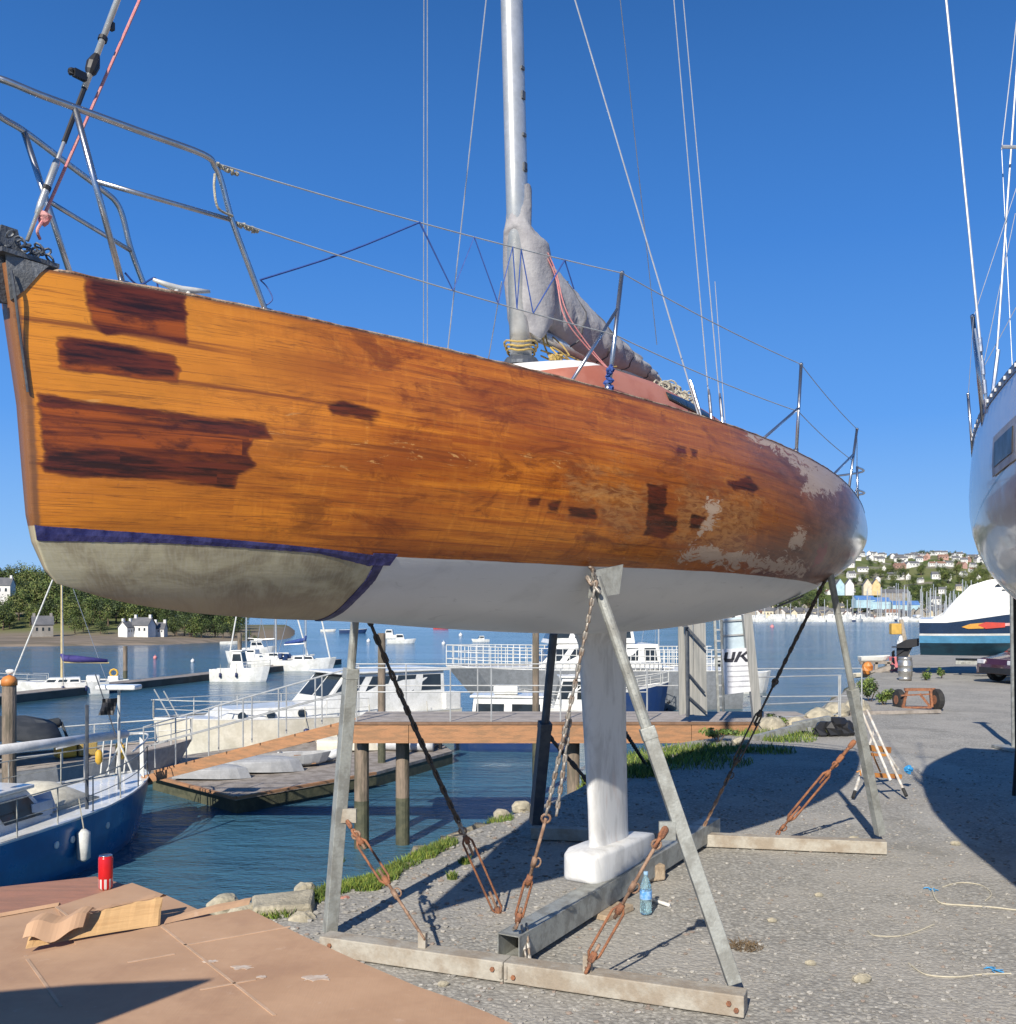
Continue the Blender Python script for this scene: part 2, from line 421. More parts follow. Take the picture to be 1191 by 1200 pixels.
RED = [[(.25, -.05), (.6, -.05), (.59, .193), (.47, .18), (.36, .184), (.3, .207), (.25, .171), (.24, .065)],
       [(.13, .24), (.18, .229), (.31, .23), (.54, .248), (.56, .286), (.55, .352), (.42, .357), (.13, .345)],
       [(.045, .454), (.43, .47), (.89, .474), (.92, .529), (.84, .54), (.82, .598), (.85, .64), (.78, .684), (.77, .745), (.55, .737), (.21, .739), (.05, .735)]]
DARK = [[(.25, -.05), (.42, -.05), (.6, -.02), (.59, .10), (.38, .115), (.27, .11)], [(.15, .25), (.3, .24), (.53, .26), (.55, .34), (.42, .347), (.3, .32), (.15, .335)],
        [(.05, .458), (.44, .466), (.89, .476), (.91, .524), (.84, .528), (.45, .50), (.05, .487)], [(.06, .661), (.28, .630), (.51, .640), (.84, .654), (.78, .689), (.76, .742), (.55, .734), (.21, .735), (.05, .73)],
        [(1.17, .356), (1.24, .33), (1.41, .355), (1.43, .382), (1.37, .413), (1.28, .398), (1.18, .402)], [(2.28, .656), (2.37, .631), (2.36, .686), (2.3, .693)],
        [(2.41, .665), (2.5, .64), (2.5, .705), (2.43, .706)], [(2.55, .66), (2.76, .658), (2.79, .718), (2.58, .716)],
        [(3.15, .485), (3.33, .477), (3.35, .64), (3.48, .623), (3.5, .72), (3.4, .77), (3.22, .761)], [(3.95, .369), (4.25, .304), (4.38, .366), (4.3, .412), (4.05, .416)],
        [(3.43, .219), (3.53, .221), (3.53, .272), (3.43, .270)], [(3.57, .225), (3.65, .225), (3.64, .275), (3.57, .275)], [(3.6, .60), (3.75, .62), (3.74, .69), (3.62, .70)]]
LIGHT = [[(4.91, .083), (5.38, .04), (6.5, -.05), (5.9, .18), (5.61, .223), (5.08, .291), (5.2, .161)], [(5.0, .56), (5.23, .54), (5.24, .665), (4.99, .691)],
         [(4.2, -.05), (7.2, -.05), (6.15, .05), (5.83, .10), (5.14, .075), (4.3, .03)], [(7.2, .05), (9.2, -.1), (9.2, .75), (7.9, .75), (7.0, .62), (6.6, .42), (6.9, .2)],
         [(3.75, .50), (3.9, .50), (3.86, .70), (3.72, .72)], [(3.6, .88), (3.7, .8), (5.6, .76), (5.7, .83), (4.6, .87)]]
TAN = [[(2.55, .50), (3.15, .479), (3.21, .744), (3.08, .74), (2.92, .765), (2.81, .69), (2.6, .63)], [(3.5, .45), (4.4, .45), (4.3, .85), (3.5, .80)]]
REDP = [[(5.54, .598), (5.81, .584), (5.95, .682), (5.74, .761)]]
GREYAFT = [[(4.3, -.05), (9.3, -.05), (9.3, 1.2), (4.3, 1.2), (4.7, .85), (5.15, .67), (5.2, .42), (4.85, .23), (4.4, .11)]]
PX_ = [0, .02, .53, 1.25, 1.51, 2.06, 2.98, 3.77, 4.96, 6.2, 7.43, 8.9]; PV_ = [.93, .934, .95, .977, .99, .978, .959, .934, .899, .84, .77, .72]
def hull_wood():
    t = NT('varnished hull'); uv = t.n('UVMap').outputs[0]
    A = lambda nm: t.n('Attribute', attribute_name=nm).outputs['Fac']
    sx = t.n('SeparateXYZ', {0: uv}); X, V = sx.outputs[0], sx.outputs[1]
    wob = t.noise(t.map(uv, (3, 22, 1)), 1, 5, .65); wobc = t.math('SUBTRACT', wob, .5)
    ragged = t.math('ADD', t.math('MULTIPLY', wobc, .045), t.math('MULTIPLY', t.math('SUBTRACT', t.noise(t.map(uv, (7, 26, 1), (2, 8, 0)), 1, 4, .6), .5), .025))
    # planks
    vv = t.math('ADD', t.math('DIVIDE', V, .062), t.math('MULTIPLY', X, .22)); row = t.math('FLOOR', vv)
    rr = t.n('TexWhiteNoise', {'W': row}, noise_dimensions='1D').outputs[0]
    xx = t.math('FLOOR', t.math('ADD', t.math('DIVIDE', X, 1.9), t.math('MULTIPLY', rr, 7)))
    pr = t.n('TexWhiteNoise', {'Vector': t.n('CombineXYZ', {0: row, 1: xx}).outputs[0]}, noise_dimensions='2D').outputs[0]
    skew = t.n('CombineXYZ', {0: X, 1: t.math('ADD', V, t.math('MULTIPLY', X, .015)), 2: t.math('MULTIPLY', pr, 8)}).outputs[0]
    g1 = t.noise(t.map(skew, (.8, 17, 1)), 1, 6, .66, .9); g2 = t.noise(t.map(skew, (5, 130, 1)), 1, 4, .6, .3)
    blot = t.noise(t.map(uv, (1.1, 3.2, 1), (3, 1, 0)), 1, 5, .6); curl = t.noise(t.map(uv, (26, 5, 1)), 1, 3, .5, 1.0)
    c = t.mix(t.smooth(g1, .30, .70), (.69, .225, .018), (.33, .075, .008))
    c = t.mix(t.smooth(pr, 0, 1, 0, .38), c, (.34, .095, .013))
    c = t.mix(t.smooth(g2, .5, .78, 0, .38), c, (.17, .040, .008))
    c = t.mix(t.smooth(curl, .5, .8, 0, .34), c, (.72, .27, .035)); c = t.mix(t.smooth(t.noise(t.map(uv, (17, 3.5, 1), (6, 5, 0)), 1, 4, .6, 1.6), .54, .72, 0, .34), c, (.22, .050, .007))
    c = t.mix(t.smooth(blot, .40, .66, 0, .78), c, (.24, .052, .008)); c = t.mix(t.smooth(t.noise(t.map(uv, (2.6, 6.5, 1), (9, 1, 0)), 1, 6, .75, .8), .50, .66, 0, .68), c, (.14, .028, .005))
    # lighter forward, browner aft and low down
    c = t.mix(t.math('MULTIPLY', t.smooth(X, .1, 1.6, 1, 0), t.smooth(V, .8, .1, .35, .8)), c, (.76, .29, .022))
    c = t.mix(t.smooth(X, 2.4, 5.4, 0, .62), c, (.23, .085, .028))
    streak = t.noise(t.map(uv, (.55, 19, 1), (7, 3, 0)), 1, 5, .6, .4)
    c = t.mix(t.smooth(streak, .57, .68, 0, .8), c, (.16, .038, .009))
    crk = t.noise(t.map(skew, (.9, 60, 1), (1, 9, 0)), 1, 4, .55, .8)
    c = t.mix(t.smooth(t.math('ABSOLUTE', t.math('SUBTRACT', crk, .5)), .004, .016, .55, 0), c, (.10, .03, .010))
    seam = t.math('ABSOLUTE', t.math('SUBTRACT', t.math('FRACT', vv), .5))
    c = t.mix(t.smooth(seam, .478, .497, 0, .5), c, (.15, .045, .015))
    c = t.mix(t.smooth(t.noise(t.map(uv, (14, 7, 1), (5, 2, 0)), 1, 4, .7), .66, .76, 0, .5), c, (.20, .07, .02))
    # flaking lacquer: paler drips about the middle
    flk = t.noise(t.map(uv, (4, 17, 1), (0, 4, 0)), 1, 6, .7, 1.2)
    c = t.mix(t.math('MULTIPLY', t.smooth(flk, .62, .66, 0, .55), t.smooth(t.math('ABSOLUTE', t.math('SUBTRACT', V, .52)), .04, .16, 1, .12)), c, (.70, .40, .14))
    # stained patches
    s = t.math('ADD', A('sd_tan'), t.math('MULTIPLY', t.math('SUBTRACT', t.noise(t.map(uv, (5, 13, 1)), 1, 5, .7), .5), .7))
    c = t.mix(t.smooth(s, -.10, .10, 0, .62), c, t.mix(t.smooth(t.noise(t.map(uv, (9, 26, 1)), 1, 6, .72, 1.2), .42, .62), (.40, .20, .07), (.13, .045, .018)))
    s = t.math('ADD', A('sd_red'), ragged)
    rc = t.mix(t.smooth(g1, .35, .62), (.34, .075, .006), (.085, .016, .004)); rc = t.mix(t.smooth(t.noise(t.map(uv, (5, 12, 1)), 1, 5, .7), .48, .66, 0, .8), rc, (.05, .010, .005))
    c = t.mix(t.smooth(s, -.006, .007), c, rc)
    edge = t.smooth(t.math('ABSOLUTE', s), .001, .009, .45, 0); c = t.mix(edge, c, (.10, .022, .007))
    s = t.math('ADD', A('sd_dark'), t.math('MULTIPLY', wobc, .10))
    dc = t.mix(t.smooth(t.noise(t.map(skew, (3, 28, 1), (2, 2, 0)), 1, 5, .7), .38, .62), (.018, .006, .003), (.12, .022, .007))
    c = t.mix(t.smooth(s, -.012, .014, 0, .95), c, dc)
    # grey filler aft
    s = t.math('ADD', A('sd_aft'), t.math('MULTIPLY', wobc, 1.6))
    c = t.mix(t.smooth(s, -.30, .35, 0, .72), c, t.mix(t.smooth(t.noise(t.map(uv, (5, 14, 1)), 1, 5, .7), .35, .65), (.21, .095, .045), (.06, .022, .013)))
    s = t.math('ADD', A('sd_light'), t.math('MULTIPLY', t.math('SUBTRACT', t.noise(t.map(uv, (6, 16, 1)), 1, 6, .75, 1.5), .5), .42))
    c = t.mix(t.smooth(s, -.005, .02, 0, .92), c, t.mix(wob, (.60, .47, .35), (.36, .25, .18)))
    s = t.math('ADD', A('sd_rp'), t.math('MULTIPLY', wobc, .2)); c = t.mix(t.smooth(s, -.01, .03), c, (.26, .03, .02))
    # the stem band and the fair edge of the deck
    c = t.mix(t.smooth(t.math('ADD', X, t.math('MULTIPLY', wobc, .02)), .020, .034, .85, 0), c, t.mix(wob, (.22, .10, .045), (.09, .045, .025)))
    c = t.mix(t.smooth(t.math('ADD', V, t.math('MULTIPLY', wobc, .03)), .0, .016, .75, 0), c, (.12, .05, .03))
    # bottom: white paint, sanded grey-green forward
    pd = t.math('ADD', A('sd_paint'), t.math('MULTIPLY', wobc, .012))
    gn = t.noise(t.map(uv, (3, 5, 1)), 1, 6, .65, .8); gf = t.noise(t.map(uv, (90, 20, 1)), 1, 3)
    gc = t.mix(t.smooth(gn, .38, .62), (.46, .42, .275), (.27, .23, .145))
    gc = t.mix(t.smooth(gf, .4, .7, 0, .25), gc, (.52, .50, .41))
    gc = t.mix(t.smooth(V, 1.12, 1.24, 0, .6), gc, (.31, .25, .18))
    wc = t.mix(t.smooth(gn, .5, .75, 0, .5), (.62, .63, .63), (.47, .48, .48))
    wc = t.mix(t.smooth(t.noise(t.map(uv, (5, 30, 1)), 1, 4, .6, 1), .62, .72, 0, .4), wc, (.36, .37, .37))
    bc = t.mix(t.smooth(A('sd_grey'), -.004, .004), wc, gc)
    under = t.smooth(pd, -.002, .002)
    c = t.mix(under, c, bc)
    gloss = t.smooth(s, -.01, .02, .20, .20)
    rg = t.mix(under, t.mix(t.smooth(blot, .3, .7), (.20, .20, .20), (.36, .36, .36)), t.mix(t.smooth(A('sd_grey'), -.004, .004), (.35, .35, .35), (.62, .62, .62)))
    t.set(col=c, rough=t.math('ADD', t.n('RGBToBW', {0: rg}).outputs[0], t.math('MULTIPLY', t.smooth(X, 3.5, 6.5, 0, .15), t.math('SUBTRACT', 1.0, under))), coat=t.math('ADD', t.smooth(under, 0, 1, .16, 0), t.math('MULTIPLY', t.smooth(X, 6.2, 7.2, 0, .6), t.math('SUBTRACT', 1.0, under))), crough=.14)
    h = t.math('ADD', t.math('MULTIPLY', g2, .25), t.math('MULTIPLY', wob, .8))
    t.bump(h, .20, .01); t.set(spec=.38)
    return t.m
wood_m = hull_wood()
def build_hull():
    t0 = np.concatenate([np.linspace(0, .03, 26)[:-1], np.linspace(.03, .2, 190)[:-1], np.linspace(.2, .62, 300)[:-1], np.linspace(.62, 1, 170)])
    q0 = np.concatenate([np.linspace(0, .80, 118)[:-1], np.linspace(.80, .97, 30)[:-1], 1 - (np.linspace(1, 0, 14)**2) * .03])
    NT_, NQ = len(t0), len(q0)
    tg, qg = np.meshgrid(t0, q0, indexing='ij'); x, y, z = hull_q(tg, qg)
    V = (spl(tg, Tk, ZS) - z); X = tg * LOA
    vs = []; uvs = []
    P = np.stack([x, -y, z], -1).reshape(-1, 3); Sb = np.stack([x, y, z], -1).reshape(-1, 3)
    co = np.concatenate([P, Sb]); uv = np.stack([X, V], -1).reshape(-1, 2); uv = np.concatenate([uv, uv + np.array([0, 3.37])])
    i = np.arange(NT_ - 1)[:, None]; j = np.arange(NQ - 1)[None, :]; a = (i * NQ + j)
    f1 = np.stack([a, a + 1, a + NQ + 1, a + NQ], -1).reshape(-1, 4); f2 = np.stack([a, a + NQ, a + NQ + 1, a + 1], -1).reshape(-1, 4) + NT_ * NQ
    # transom
    last = (NT_ - 1) * NQ
    f3 = np.array([[last + k, last + k + 1, last + NT_ * NQ + k + 1, last + NT_ * NQ + k] for k in range(NQ - 1)])
    f4 = np.array([[k + 1, k, NT_ * NQ + k, NT_ * NQ + k + 1] for k in range(NQ - 1)])   # narrow flat stem face
    F_ = np.concatenate([f1, f2, f3, f4])
    me = bpy.data.meshes.new('hull'); me.vertices.add(len(co)); me.vertices.foreach_set('co', co.astype(np.float32).ravel())
    me.loops.add(F_.size); me.loops.foreach_set('vertex_index', F_.astype(np.int32).ravel())
    me.polygons.add(len(F_)); me.polygons.foreach_set('loop_start', np.arange(0, F_.size, 4, dtype=np.int32)); me.polygons.foreach_set('loop_total', np.full(len(F_), 4, np.int32))
    me.update(calc_edges=True)
    ul = me.uv_layers.new(name='UVMap'); ul.data.foreach_set('uv', uv[F_.ravel()].astype(np.float32).ravel())
    Xf, Vf = X.ravel().astype(np.float32), V.ravel().astype(np.float32)
    grey = np.interp(Vf, [.9, 1.0, 1.1, 1.18, 1.3], [1.53, 1.53, 1.53, 1.50, 1.47]) - Xf
    for nm, val in (('sd_red', sd_all(Xf, Vf, RED)), ('sd_dark', sd_all(Xf, Vf, DARK)), ('sd_light', sd_all(Xf, Vf, LIGHT)), ('sd_tan', sd_all(Xf, Vf, TAN)),
                    ('sd_rp', sd_all(Xf, Vf, REDP)), ('sd_aft', sd_all(Xf, Vf, GREYAFT)), ('sd_grey', grey), ('sd_paint', Vf - np.interp(Xf, PX_, PV_))):
        at_ = me.attributes.new(nm, 'FLOAT', 'POINT'); at_.data.foreach_set('value', np.concatenate([val, val]).astype(np.float32))
    me.materials.append(wood_m)
    me.polygons.foreach_set('use_smooth', [True] * len(F_)); me.validate()
    o = bpy.data.objects.new('hull', me); COL.objects.link(o); o.parent = yacht
    return o
hull_o = build_hull()
def SX(px):
    """metres aft at which the port sheer shows at px"""
    lo, hi = 0.0, 8.0
    for _ in range(40):
        m = (lo + hi) / 2; p = yw(hp(m, 0)); q = 595.5 + FPX * p.x / p.y
        if q < px: lo = m
        else: hi = m
    return lo
# blue masking tape along the waterline and down the edge of the sanded part
mb = MB()
tw = NT('crinkled blue masking tape'); tn = tw.noise(tw.obj(), 22, 4)
tw.set(col=tw.mix(tw.smooth(tn, .35, .65), (.014, .014, .085), (.045, .045, .15)), rough=.45); tw.bump(tn, .8, .01); tape_m = tw.m
rows = []
for i in range(90):
    X = .004 + 1.50 * i / 89; wd = np.interp(X, [0, .5, 1.2, 1.5], [.055, .034, .022, .05]); v0 = float(np.interp(X, PX_, PV_)) - .004
    j = rnd.uniform(-.0015, .0015)
    rows.append([hp(X, v0 + j, .003), hp(X, v0 + wd / 2, .004 + rnd.uniform(0, .002)), hp(X, v0 + wd + j, .003), hp(X, v0 + wd, .0005), hp(X, v0, .0005)])
mb.loft(rows)
rows = []
for i in range(50):
    v = .985 + (1.291 - .985) * (1 - (1 - i / 49) ** 1.6); x0 = float(np.interp(v, [.9, 1.0, 1.1, 1.18, 1.3], [1.53, 1.53, 1.53, 1.50, 1.47]))
    wd = .042 if i else .09; j = rnd.uniform(-.002, .002)
    rows.append([hp(x0 - .012 + j, v, .0045), hp(x0 + wd / 2, v, .006), hp(x0 + wd + j, v, .0045), hp(x0 + wd, v, .001), hp(x0 - .012, v, .001)])
mb.loft(rows)
mb.loft([[hp(1.49, .975, .006), hp(1.49, 1.03, .006), hp(1.49, 1.03, .003), hp(1.49, .975, .003)], [hp(1.62, .97, .012), hp(1.60, 1.02, .016), hp(1.60, 1.02, .012), hp(1.62, .97, .008)]])
part('masking_tape', tape_m, yacht, mb)
# keel fin, bulb
mb = MB(); rings = []
for z, x0, ch, th, fl in [(2.10, 4.10, .98, .30, 0), (2.03, 4.19, .84, .215, 0), (1.97, 4.25, .74, .165, 0), (1.90, 4.27, .72, .115, 0), (1.7, 4.29, .69, .105, 0), (1.2, 4.35, .64, .10, 0), (.7, 4.41, .60, .10, 0), (.45, 4.43, .59, .105, 0), (.38, 4.42, .61, .13, 0)]:
    prof = [(0, 0), (.012, .20), (.05, .38), (.13, .49), (.30, .5), (.62, .48), (.86, .30), (1, .05)]
    ring = [(x0 + a * ch, -b * th, z) for a, b in prof] + [(x0 + a * ch, b * th, z) for a, b in prof[::-1][:-1]]
    rings.append(ring)
rings2 = []
for i in range(len(rings) - 1):
    for k in range(4): rings2.append([Vector(a).lerp(Vector(b), k / 4) for a, b in zip(rings[i], rings[i + 1])])
rings2.append(rings[-1]); mb.loft(rings2)
keel_m = NT('white keel paint'); kn = keel_m.noise(keel_m.map(keel_m.obj(), (3, 3, 1)), 2.2, 5, .65, .5)
kc = keel_m.mix(keel_m.smooth(kn, .42, .66), (.68, .68, .665), (.52, .515, .50)); kc = keel_m.mix(keel_m.smooth(keel_m.noise(keel_m.map(keel_m.obj(), (9, 9, 2)), 1, 4, .6), .6, .75, 0, .4), kc, (.50, .36, .30))
keel_m.set(col=kc, rough=.5); keel_m.bump(keel_m.noise(keel_m.obj(), 60, 3), .25, .006)
keel = part('keel_fin', keel_m.m, yacht, mb, smooth=True)
mb = MB(); rings = []
for x, hw, z0, z1 in [(4.21, .06, .235, .335), (4.22, .10, .21, .37), (4.26, .135, .19, .40), (4.35, .16, .18, .415), (4.6, .165, .18, .41), (4.95, .14, .185, .395), (5.25, .09, .20, .37), (5.42, .045, .22, .335), (5.50, .012, .25, .30)]:
    r = min(hw, (z1 - z0) / 2) * .30; ring = []
    for cx, cz, a0 in ((hw - r, z1 - r, 0), (-hw + r, z1 - r, 90), (-hw + r, z0 + r, 180), (hw - r, z0 + r, 270)):
        for k in range(5): a = R(a0 + k * 22.5); ring.append((x, cx + r * math.cos(a), cz + r * math.sin(a)))
    rings.append(ring)
mb.loft(rings); part('keel_bulb', keel_m.m, yacht, mb, smooth=True)
# deck, rail strip
def dz(X, y): b = max(.05, float(spl(X / LOA, BT, BV))); return float(spl(X / LOA, Tk, ZS)) - .012 + .07 * (1 - min(1, abs(y) / b) ** 2) * min(1, b)
mb = MB(); rows = []
for i in range(60):
    X = .02 + (LOA - .03) * i / 59; b = float(spl(X / LOA, BT, BV)) - .012; xo = float(hull_q(X / LOA, 0)[0])
    rows.append([(xo, b * k / 6, dz(X, b * k / 6)) for k in range(-6, 7)])
mb.loft(rows, cap=False, closed=False)
deck_m = M('pale grey deck paint', (.50, .50, .47), .7, 0, col2=(.40, .39, .36), scale=6)
part('deck', deck_m, yacht, mb, smooth=True)
mb = MB()
for sd in (-1, 1):
    rows = []
    for i in range(160):
        X = .16 + (8.85 - .16) * i / 159; p = hp(X, 0, 0, sd); y = p.y - sd * .004; h = .007 + rnd.uniform(0, .006)
        rows.append([(p.x, y, p.z - .008), (p.x, y + sd * .007, p.z + h * .3), (p.x, y, p.z + h), (p.x, y - sd * .028, p.z + h), (p.x, y - sd * .028, p.z - .01)])
    mb.loft(rows)
part('rail_strip', M('flaking beige sealant', (.40, .30, .21), .8, 0, col2=(.16, .08, .05), scale=14, bump=.4), yacht, mb)
# stem fitting: grey plate over the stem head with shackles
mb = MB(); plate = M('dull grey stem plate', (.17, .18, .19), .55, .4, col2=(.11, .115, .12), scale=12, bump=.3)
for sd in (-1, 1):
    a = [hp(.0, .0, .006, sd), hp(.13, .0, .006, sd), hp(.10, .02, .006, sd), hp(.045, .09, .006, sd), hp(.0, .13, .006, sd)]
    a[0].z += .03; a[1].z += .012; mb.loft([a, [p + Vector((.0, -.006 * sd, 0)) for p in a]])
mb.bar((-.055, 0, 3.42), (-.03, 0, 3.25), .065, .016); mb.box((.05, 0, 3.425), (.22, .12, .016))
mb.slab([(-.06, -.006, 3.42), (.06, -.006, 3.42), (.03, -.006, 3.53), (-.03, -.006, 3.53)], -.012)
sf = part('stem_fitting', plate, yacht, mb)
mb = MB(); q = random.Random(3)
for k in range(16):
    c = Vector((q.uniform(-.07, .17), q.uniform(-.07, .03), 3.435 + q.uniform(0, .055))); ax = Vector((q.uniform(-1, 1), q.uniform(-1, 1), q.uniform(-1, 1))).normalized()
    u = ax.orthogonal().normalized(); v = ax.cross(u); r = q.uniform(.012, .026)
    mb.tube([c + (u * math.cos(a) + v * math.sin(a) * .7) * r for a in [k2 * math.pi / 4 for k2 in range(8)]], .0045, 5, closed=True)
mb.tube(arc3([hp(-.0 + .01, .03, .02), hp(.01, .10, .03), hp(.012, .28, .012), hp(.012, .45, .01)]), .005, 6)
mb.cyl((-.08, -.03, 3.27), (-.08, .03, 3.27), .014)
part('shackle', galvd, sf, mb)
# pulpit: stainless tubes
pb = hp(SX(318), 0); pm = hp(SX(150), 0); pb.y += .03; pm.y += .03
bend = yon(250, 190, pb.y + .015); midr = yon(272, 258, pb.y + .01); top0 = yon(0, 101, .04); topm = yon(88, 126, pm.y - .02)
mid0 = topm.lerp(pm, .40)
rails = MB(); legs = []
def mir(p): return Vector((p[0], -p[1], p[2]))
front = Vector((top0.x - .10, 0, top0.z - .035))
for sd in (1, -1):
    m_ = (lambda p: Vector(p)) if sd == 1 else mir
    bd = bend + Vector((-.05, 0, .012))
    pts = [front, front + Vector((.03, -.07, 0)), Vector((topm.x - .12, topm.y + .03, topm.z + .004)), topm, topm.lerp(bd, .5), bd, bend + Vector((.01, 0, -.015)), bend + Vector((.045, 0, -.07)), midr, midr.lerp(pb, .5), pb]
    rails.tube([m_(p) for p in arc3(pts, 5)], .0125, 10)
    rails.tube([m_(mid0), m_(midr)], .010, 8); rails.cyl(m_(pb), m_(pb) + Vector((0, 0, .012)), .03)
part('pulpit_rail', steel, yacht, rails, smooth=True)
for sd in (1, -1):
    m_ = (lambda p: Vector(p)) if sd == 1 else mir
    mb = MB(); mb.tube([m_(topm), m_(pm)], .0125, 10); mb.cyl(m_(pm), m_(pm) + Vector((0, 0, .012)), .03)
    part('pulpit_leg', steel, yacht, mb, smooth=True)
# stanchions with braces
def stanch(pxb, pyt, pxt, brace, r=.0125, sd=-1):
    X = SX(pxb); b = hp(X, 0, 0); b.y += .05; tp = yon(pxt, pyt, b.y)
    if sd == 1: b = mir(b); tp = mir(tp)
    mb = MB(); mb.tube([b - Vector((0, 0, .02)), tp], r, 10); mb.cyl(b, b + Vector((0, 0, .05)), r * 1.5); mb.blob(tp, r * 1.15, n=8)
    if brace:
        bx = hp(SX(brace[0]), 0, 0); bx.y += .10; tb = b.lerp(tp, brace[1])
        if sd == 1: bx = mir(bx)
        mb.tube([bx - Vector((0, 0, .02)), tb], r * .8, 8)
    part('stanchion', steel, yacht, mb, smooth=True); return b, tp
s1b, s1 = stanch(722, 320, 729, (683, .70)); s2b, s2 = stanch(941, 427, 939, (903, .52)); s3b, s3 = stanch(1001, 503, 1004.5, (984, .60), .012)
mb = MB(); p = hp(8.2, 0); p.y += .06; tp = p + Vector((-.05, 0, .45)); mb.tube([p, tp], .012, 8); mb.tube([p + Vector((-.4, 0, 0)), p.lerp(tp, .55)], .009, 8)
for k in (.5, 1): mb.tube(arc3([p.lerp(tp, k), p.lerp(tp, k) + Vector((.45, .1, 0)), Vector((8.85, 0, p.lerp(tp, k).z)), mir(p.lerp(tp, k)) + Vector((.45, -.1, 0)), mir(p.lerp(tp, k))]), .011, 8)
mb.tube([mir(p), mir(tp)], .012, 8)
part('pushpit', steel, yacht, mb, smooth=True)
# lifelines
mb = MB(); mids1 = s1b.lerp(s1, .48); mids2 = s2b.lerp(s2, .48); mids3 = s3b.lerp(s3, .5)
for pts in ([bend + Vector((.01, 0, 0)), s1, s2, s3, tp], [midr + Vector((.02, 0, 0)), mids1, mids2, mids3]):
    for sd in (1,):
        for a, b in zip(pts[:-1], pts[1:]):
            if sd == -1: a, b = mir(a), mir(b)
            mb.tube(line(a, b, 10, .02), .0032 if pts[0] is not midr else .0026, 6)
part('lifeline', M('grey coated lifeline', (.45, .47, .46), .5, .1), yacht, mb)
mb = MB()
for p in (bend + Vector((.03, 0, -.004)), midr + Vector((.05, 0, -.004))):
    for k in range(10): mb.blob(p + Vector((.012 * k - .02, rnd.uniform(-.006, .006), rnd.uniform(-.006, .006))), .010, seed=k, j=.4, n=6)
mb.tube(arc3([bend + Vector((.0, -.01, -.05)), bend + Vector((-.02, -.03, -.12)), bend + Vector((.0, -.03, -.19)), midr + Vector((-.01, -.015, .01))]), .005, 6)
part('lashing', rope_w, yacht, mb)
# blue lacing between the lifelines
def onl(a, b, px):
    lo, hi = 0.0, 1.0
    for _ in range(30):
        m = (lo + hi) / 2; p = yw(a.lerp(b, m)); q = 595.5 + FPX * p.x / p.y
        if q < px: lo = m
        else: hi = m
    return a.lerp(b, lo) - Vector((0, 0, .02 * 4 * lo * (1 - lo)))
U = lambda px: onl(bend, s1, px); D_ = lambda px: onl(midr, mids1, px)
mb = MB(); hook = yon(305, 328, pb.y)
mb.tube(arc3([hook, hook.lerp(U(492), .5) - Vector((0, 0, .015)), U(492)], 4), .0045, 6)
mb.tube(arc3([hook + Vector((.0, 0, 0)), hook + Vector((.04, 0, -.02)), hook + Vector((.05, -.02, -.07)), hook + Vector((.03, 0, -.10))]), .003, 5)
mb.tube([U(492), D_(531), U(556), D_(584), U(601), D_(606), U(611), D_(625), U(662), U(662) + Vector((.10, .0, -.13))], .0045, 6)
st = yw(s1b)
for k in range(14): mb.blob(s1b + Vector((rnd.uniform(-.02, .02), rnd.uniform(-.025, .01), .0 + .011 * k)), .016, seed=k, j=.5, n=6)
p = hp(SX(172), 0); mb.tube(arc3([p + Vector((-.06, .05, .05)), p + Vector((.0, .05, .02)), p + Vector((.1, .08, .08)), p + Vector((.13, .1, .03))]), .004, 5)
part('blue_lacing', rope_b, yacht, mb)
# deck cleat
cx = SX(225); c0 = hp(cx, 0); c0 += Vector((0, .06, .0)); dr = (hp(cx + .1, 0) - hp(cx - .1, 0)).normalized()
mb = MB()
for k in (-1, 1): mb.tube([c0 + dr * .03 * k - Vector((0, 0, .02)), c0 + dr * .022 * k + Vector((0, 0, .035))], [.016, .011], 8)
mb.tube([c0 + dr * -.115 + Vector((0, 0, .055)), c0 + dr * -.05 + Vector((0, 0, .042)), c0 + Vector((0, 0, .038)), c0 + dr * .05 + Vector((0, 0, .042)), c0 + dr * .115 + Vector((0, 0, .050))], [.007, .013, .014, .013, .007], 8)
mb.box(c0 + Vector((0, 0, .0)), (.12, .035, .012), rz=math.atan2(dr.y, dr.x))
part('cleat', alu_w, yacht, mb, smooth=True)
# coachroof
mb = MB(); rows = []
XS = [(2.95, .10, .10), (3.02, .34, .22), (3.2, .50, .36), (3.5, .60, .44), (4.2, .70, .47), (5.0, .74, .45), (5.8, .74, .40), (6.3, .72, .36)]
for X, hw, h in XS:
    base = float(spl(X / LOA, Tk, ZS)) - .02
    rows.append([(X, sg * hw * a, base + h * z) for sg, a, z in [(-1, 1.12, 0), (-1, 1.05, .45), (-1, .97, .72), (-1, .85, .86), (-1, .6, .95), (-1, .3, .99), (1, 0, 1.0), (1, .3, .99), (1, .6, .95), (1, .85, .86), (1, .97, .72), (1, 1.05, .45), (1, 1.12, 0)]])
rf = []
for i in range(len(rows) - 1):
    for k in range(5): rf.append([Vector(a).lerp(Vector(b), k / 5) for a, b in zip(rows[i], rows[i + 1])])
rf.append(rows[-1]); mb.loft(rf, cap=True, closed=False)
t = NT('red oxide coachroof'); v = t.obj(); sx = t.n('SeparateXYZ', {0: v})
n = t.noise(v, 4, 5, .6); c = t.mix(t.smooth(n, .35, .65), (.34, .11, .07), (.42, .17, .12))
edge_ = t.math('SUBTRACT', sx.outputs[2], t.math('ADD', 3.57, t.math('MULTIPLY', t.math('SUBTRACT', sx.outputs[0], 3.0), .225)))
c = t.mix(t.math('MULTIPLY', t.smooth(edge_, -.002, .002), t.smooth(sx.outputs[0], 3.95, 4.05, 1, 0)), c, (.72, .71, .68))
t.set(col=c, rough=.6)
roof = part('coachroof', t.m, yacht, mb, smooth=True)
mb = MB()
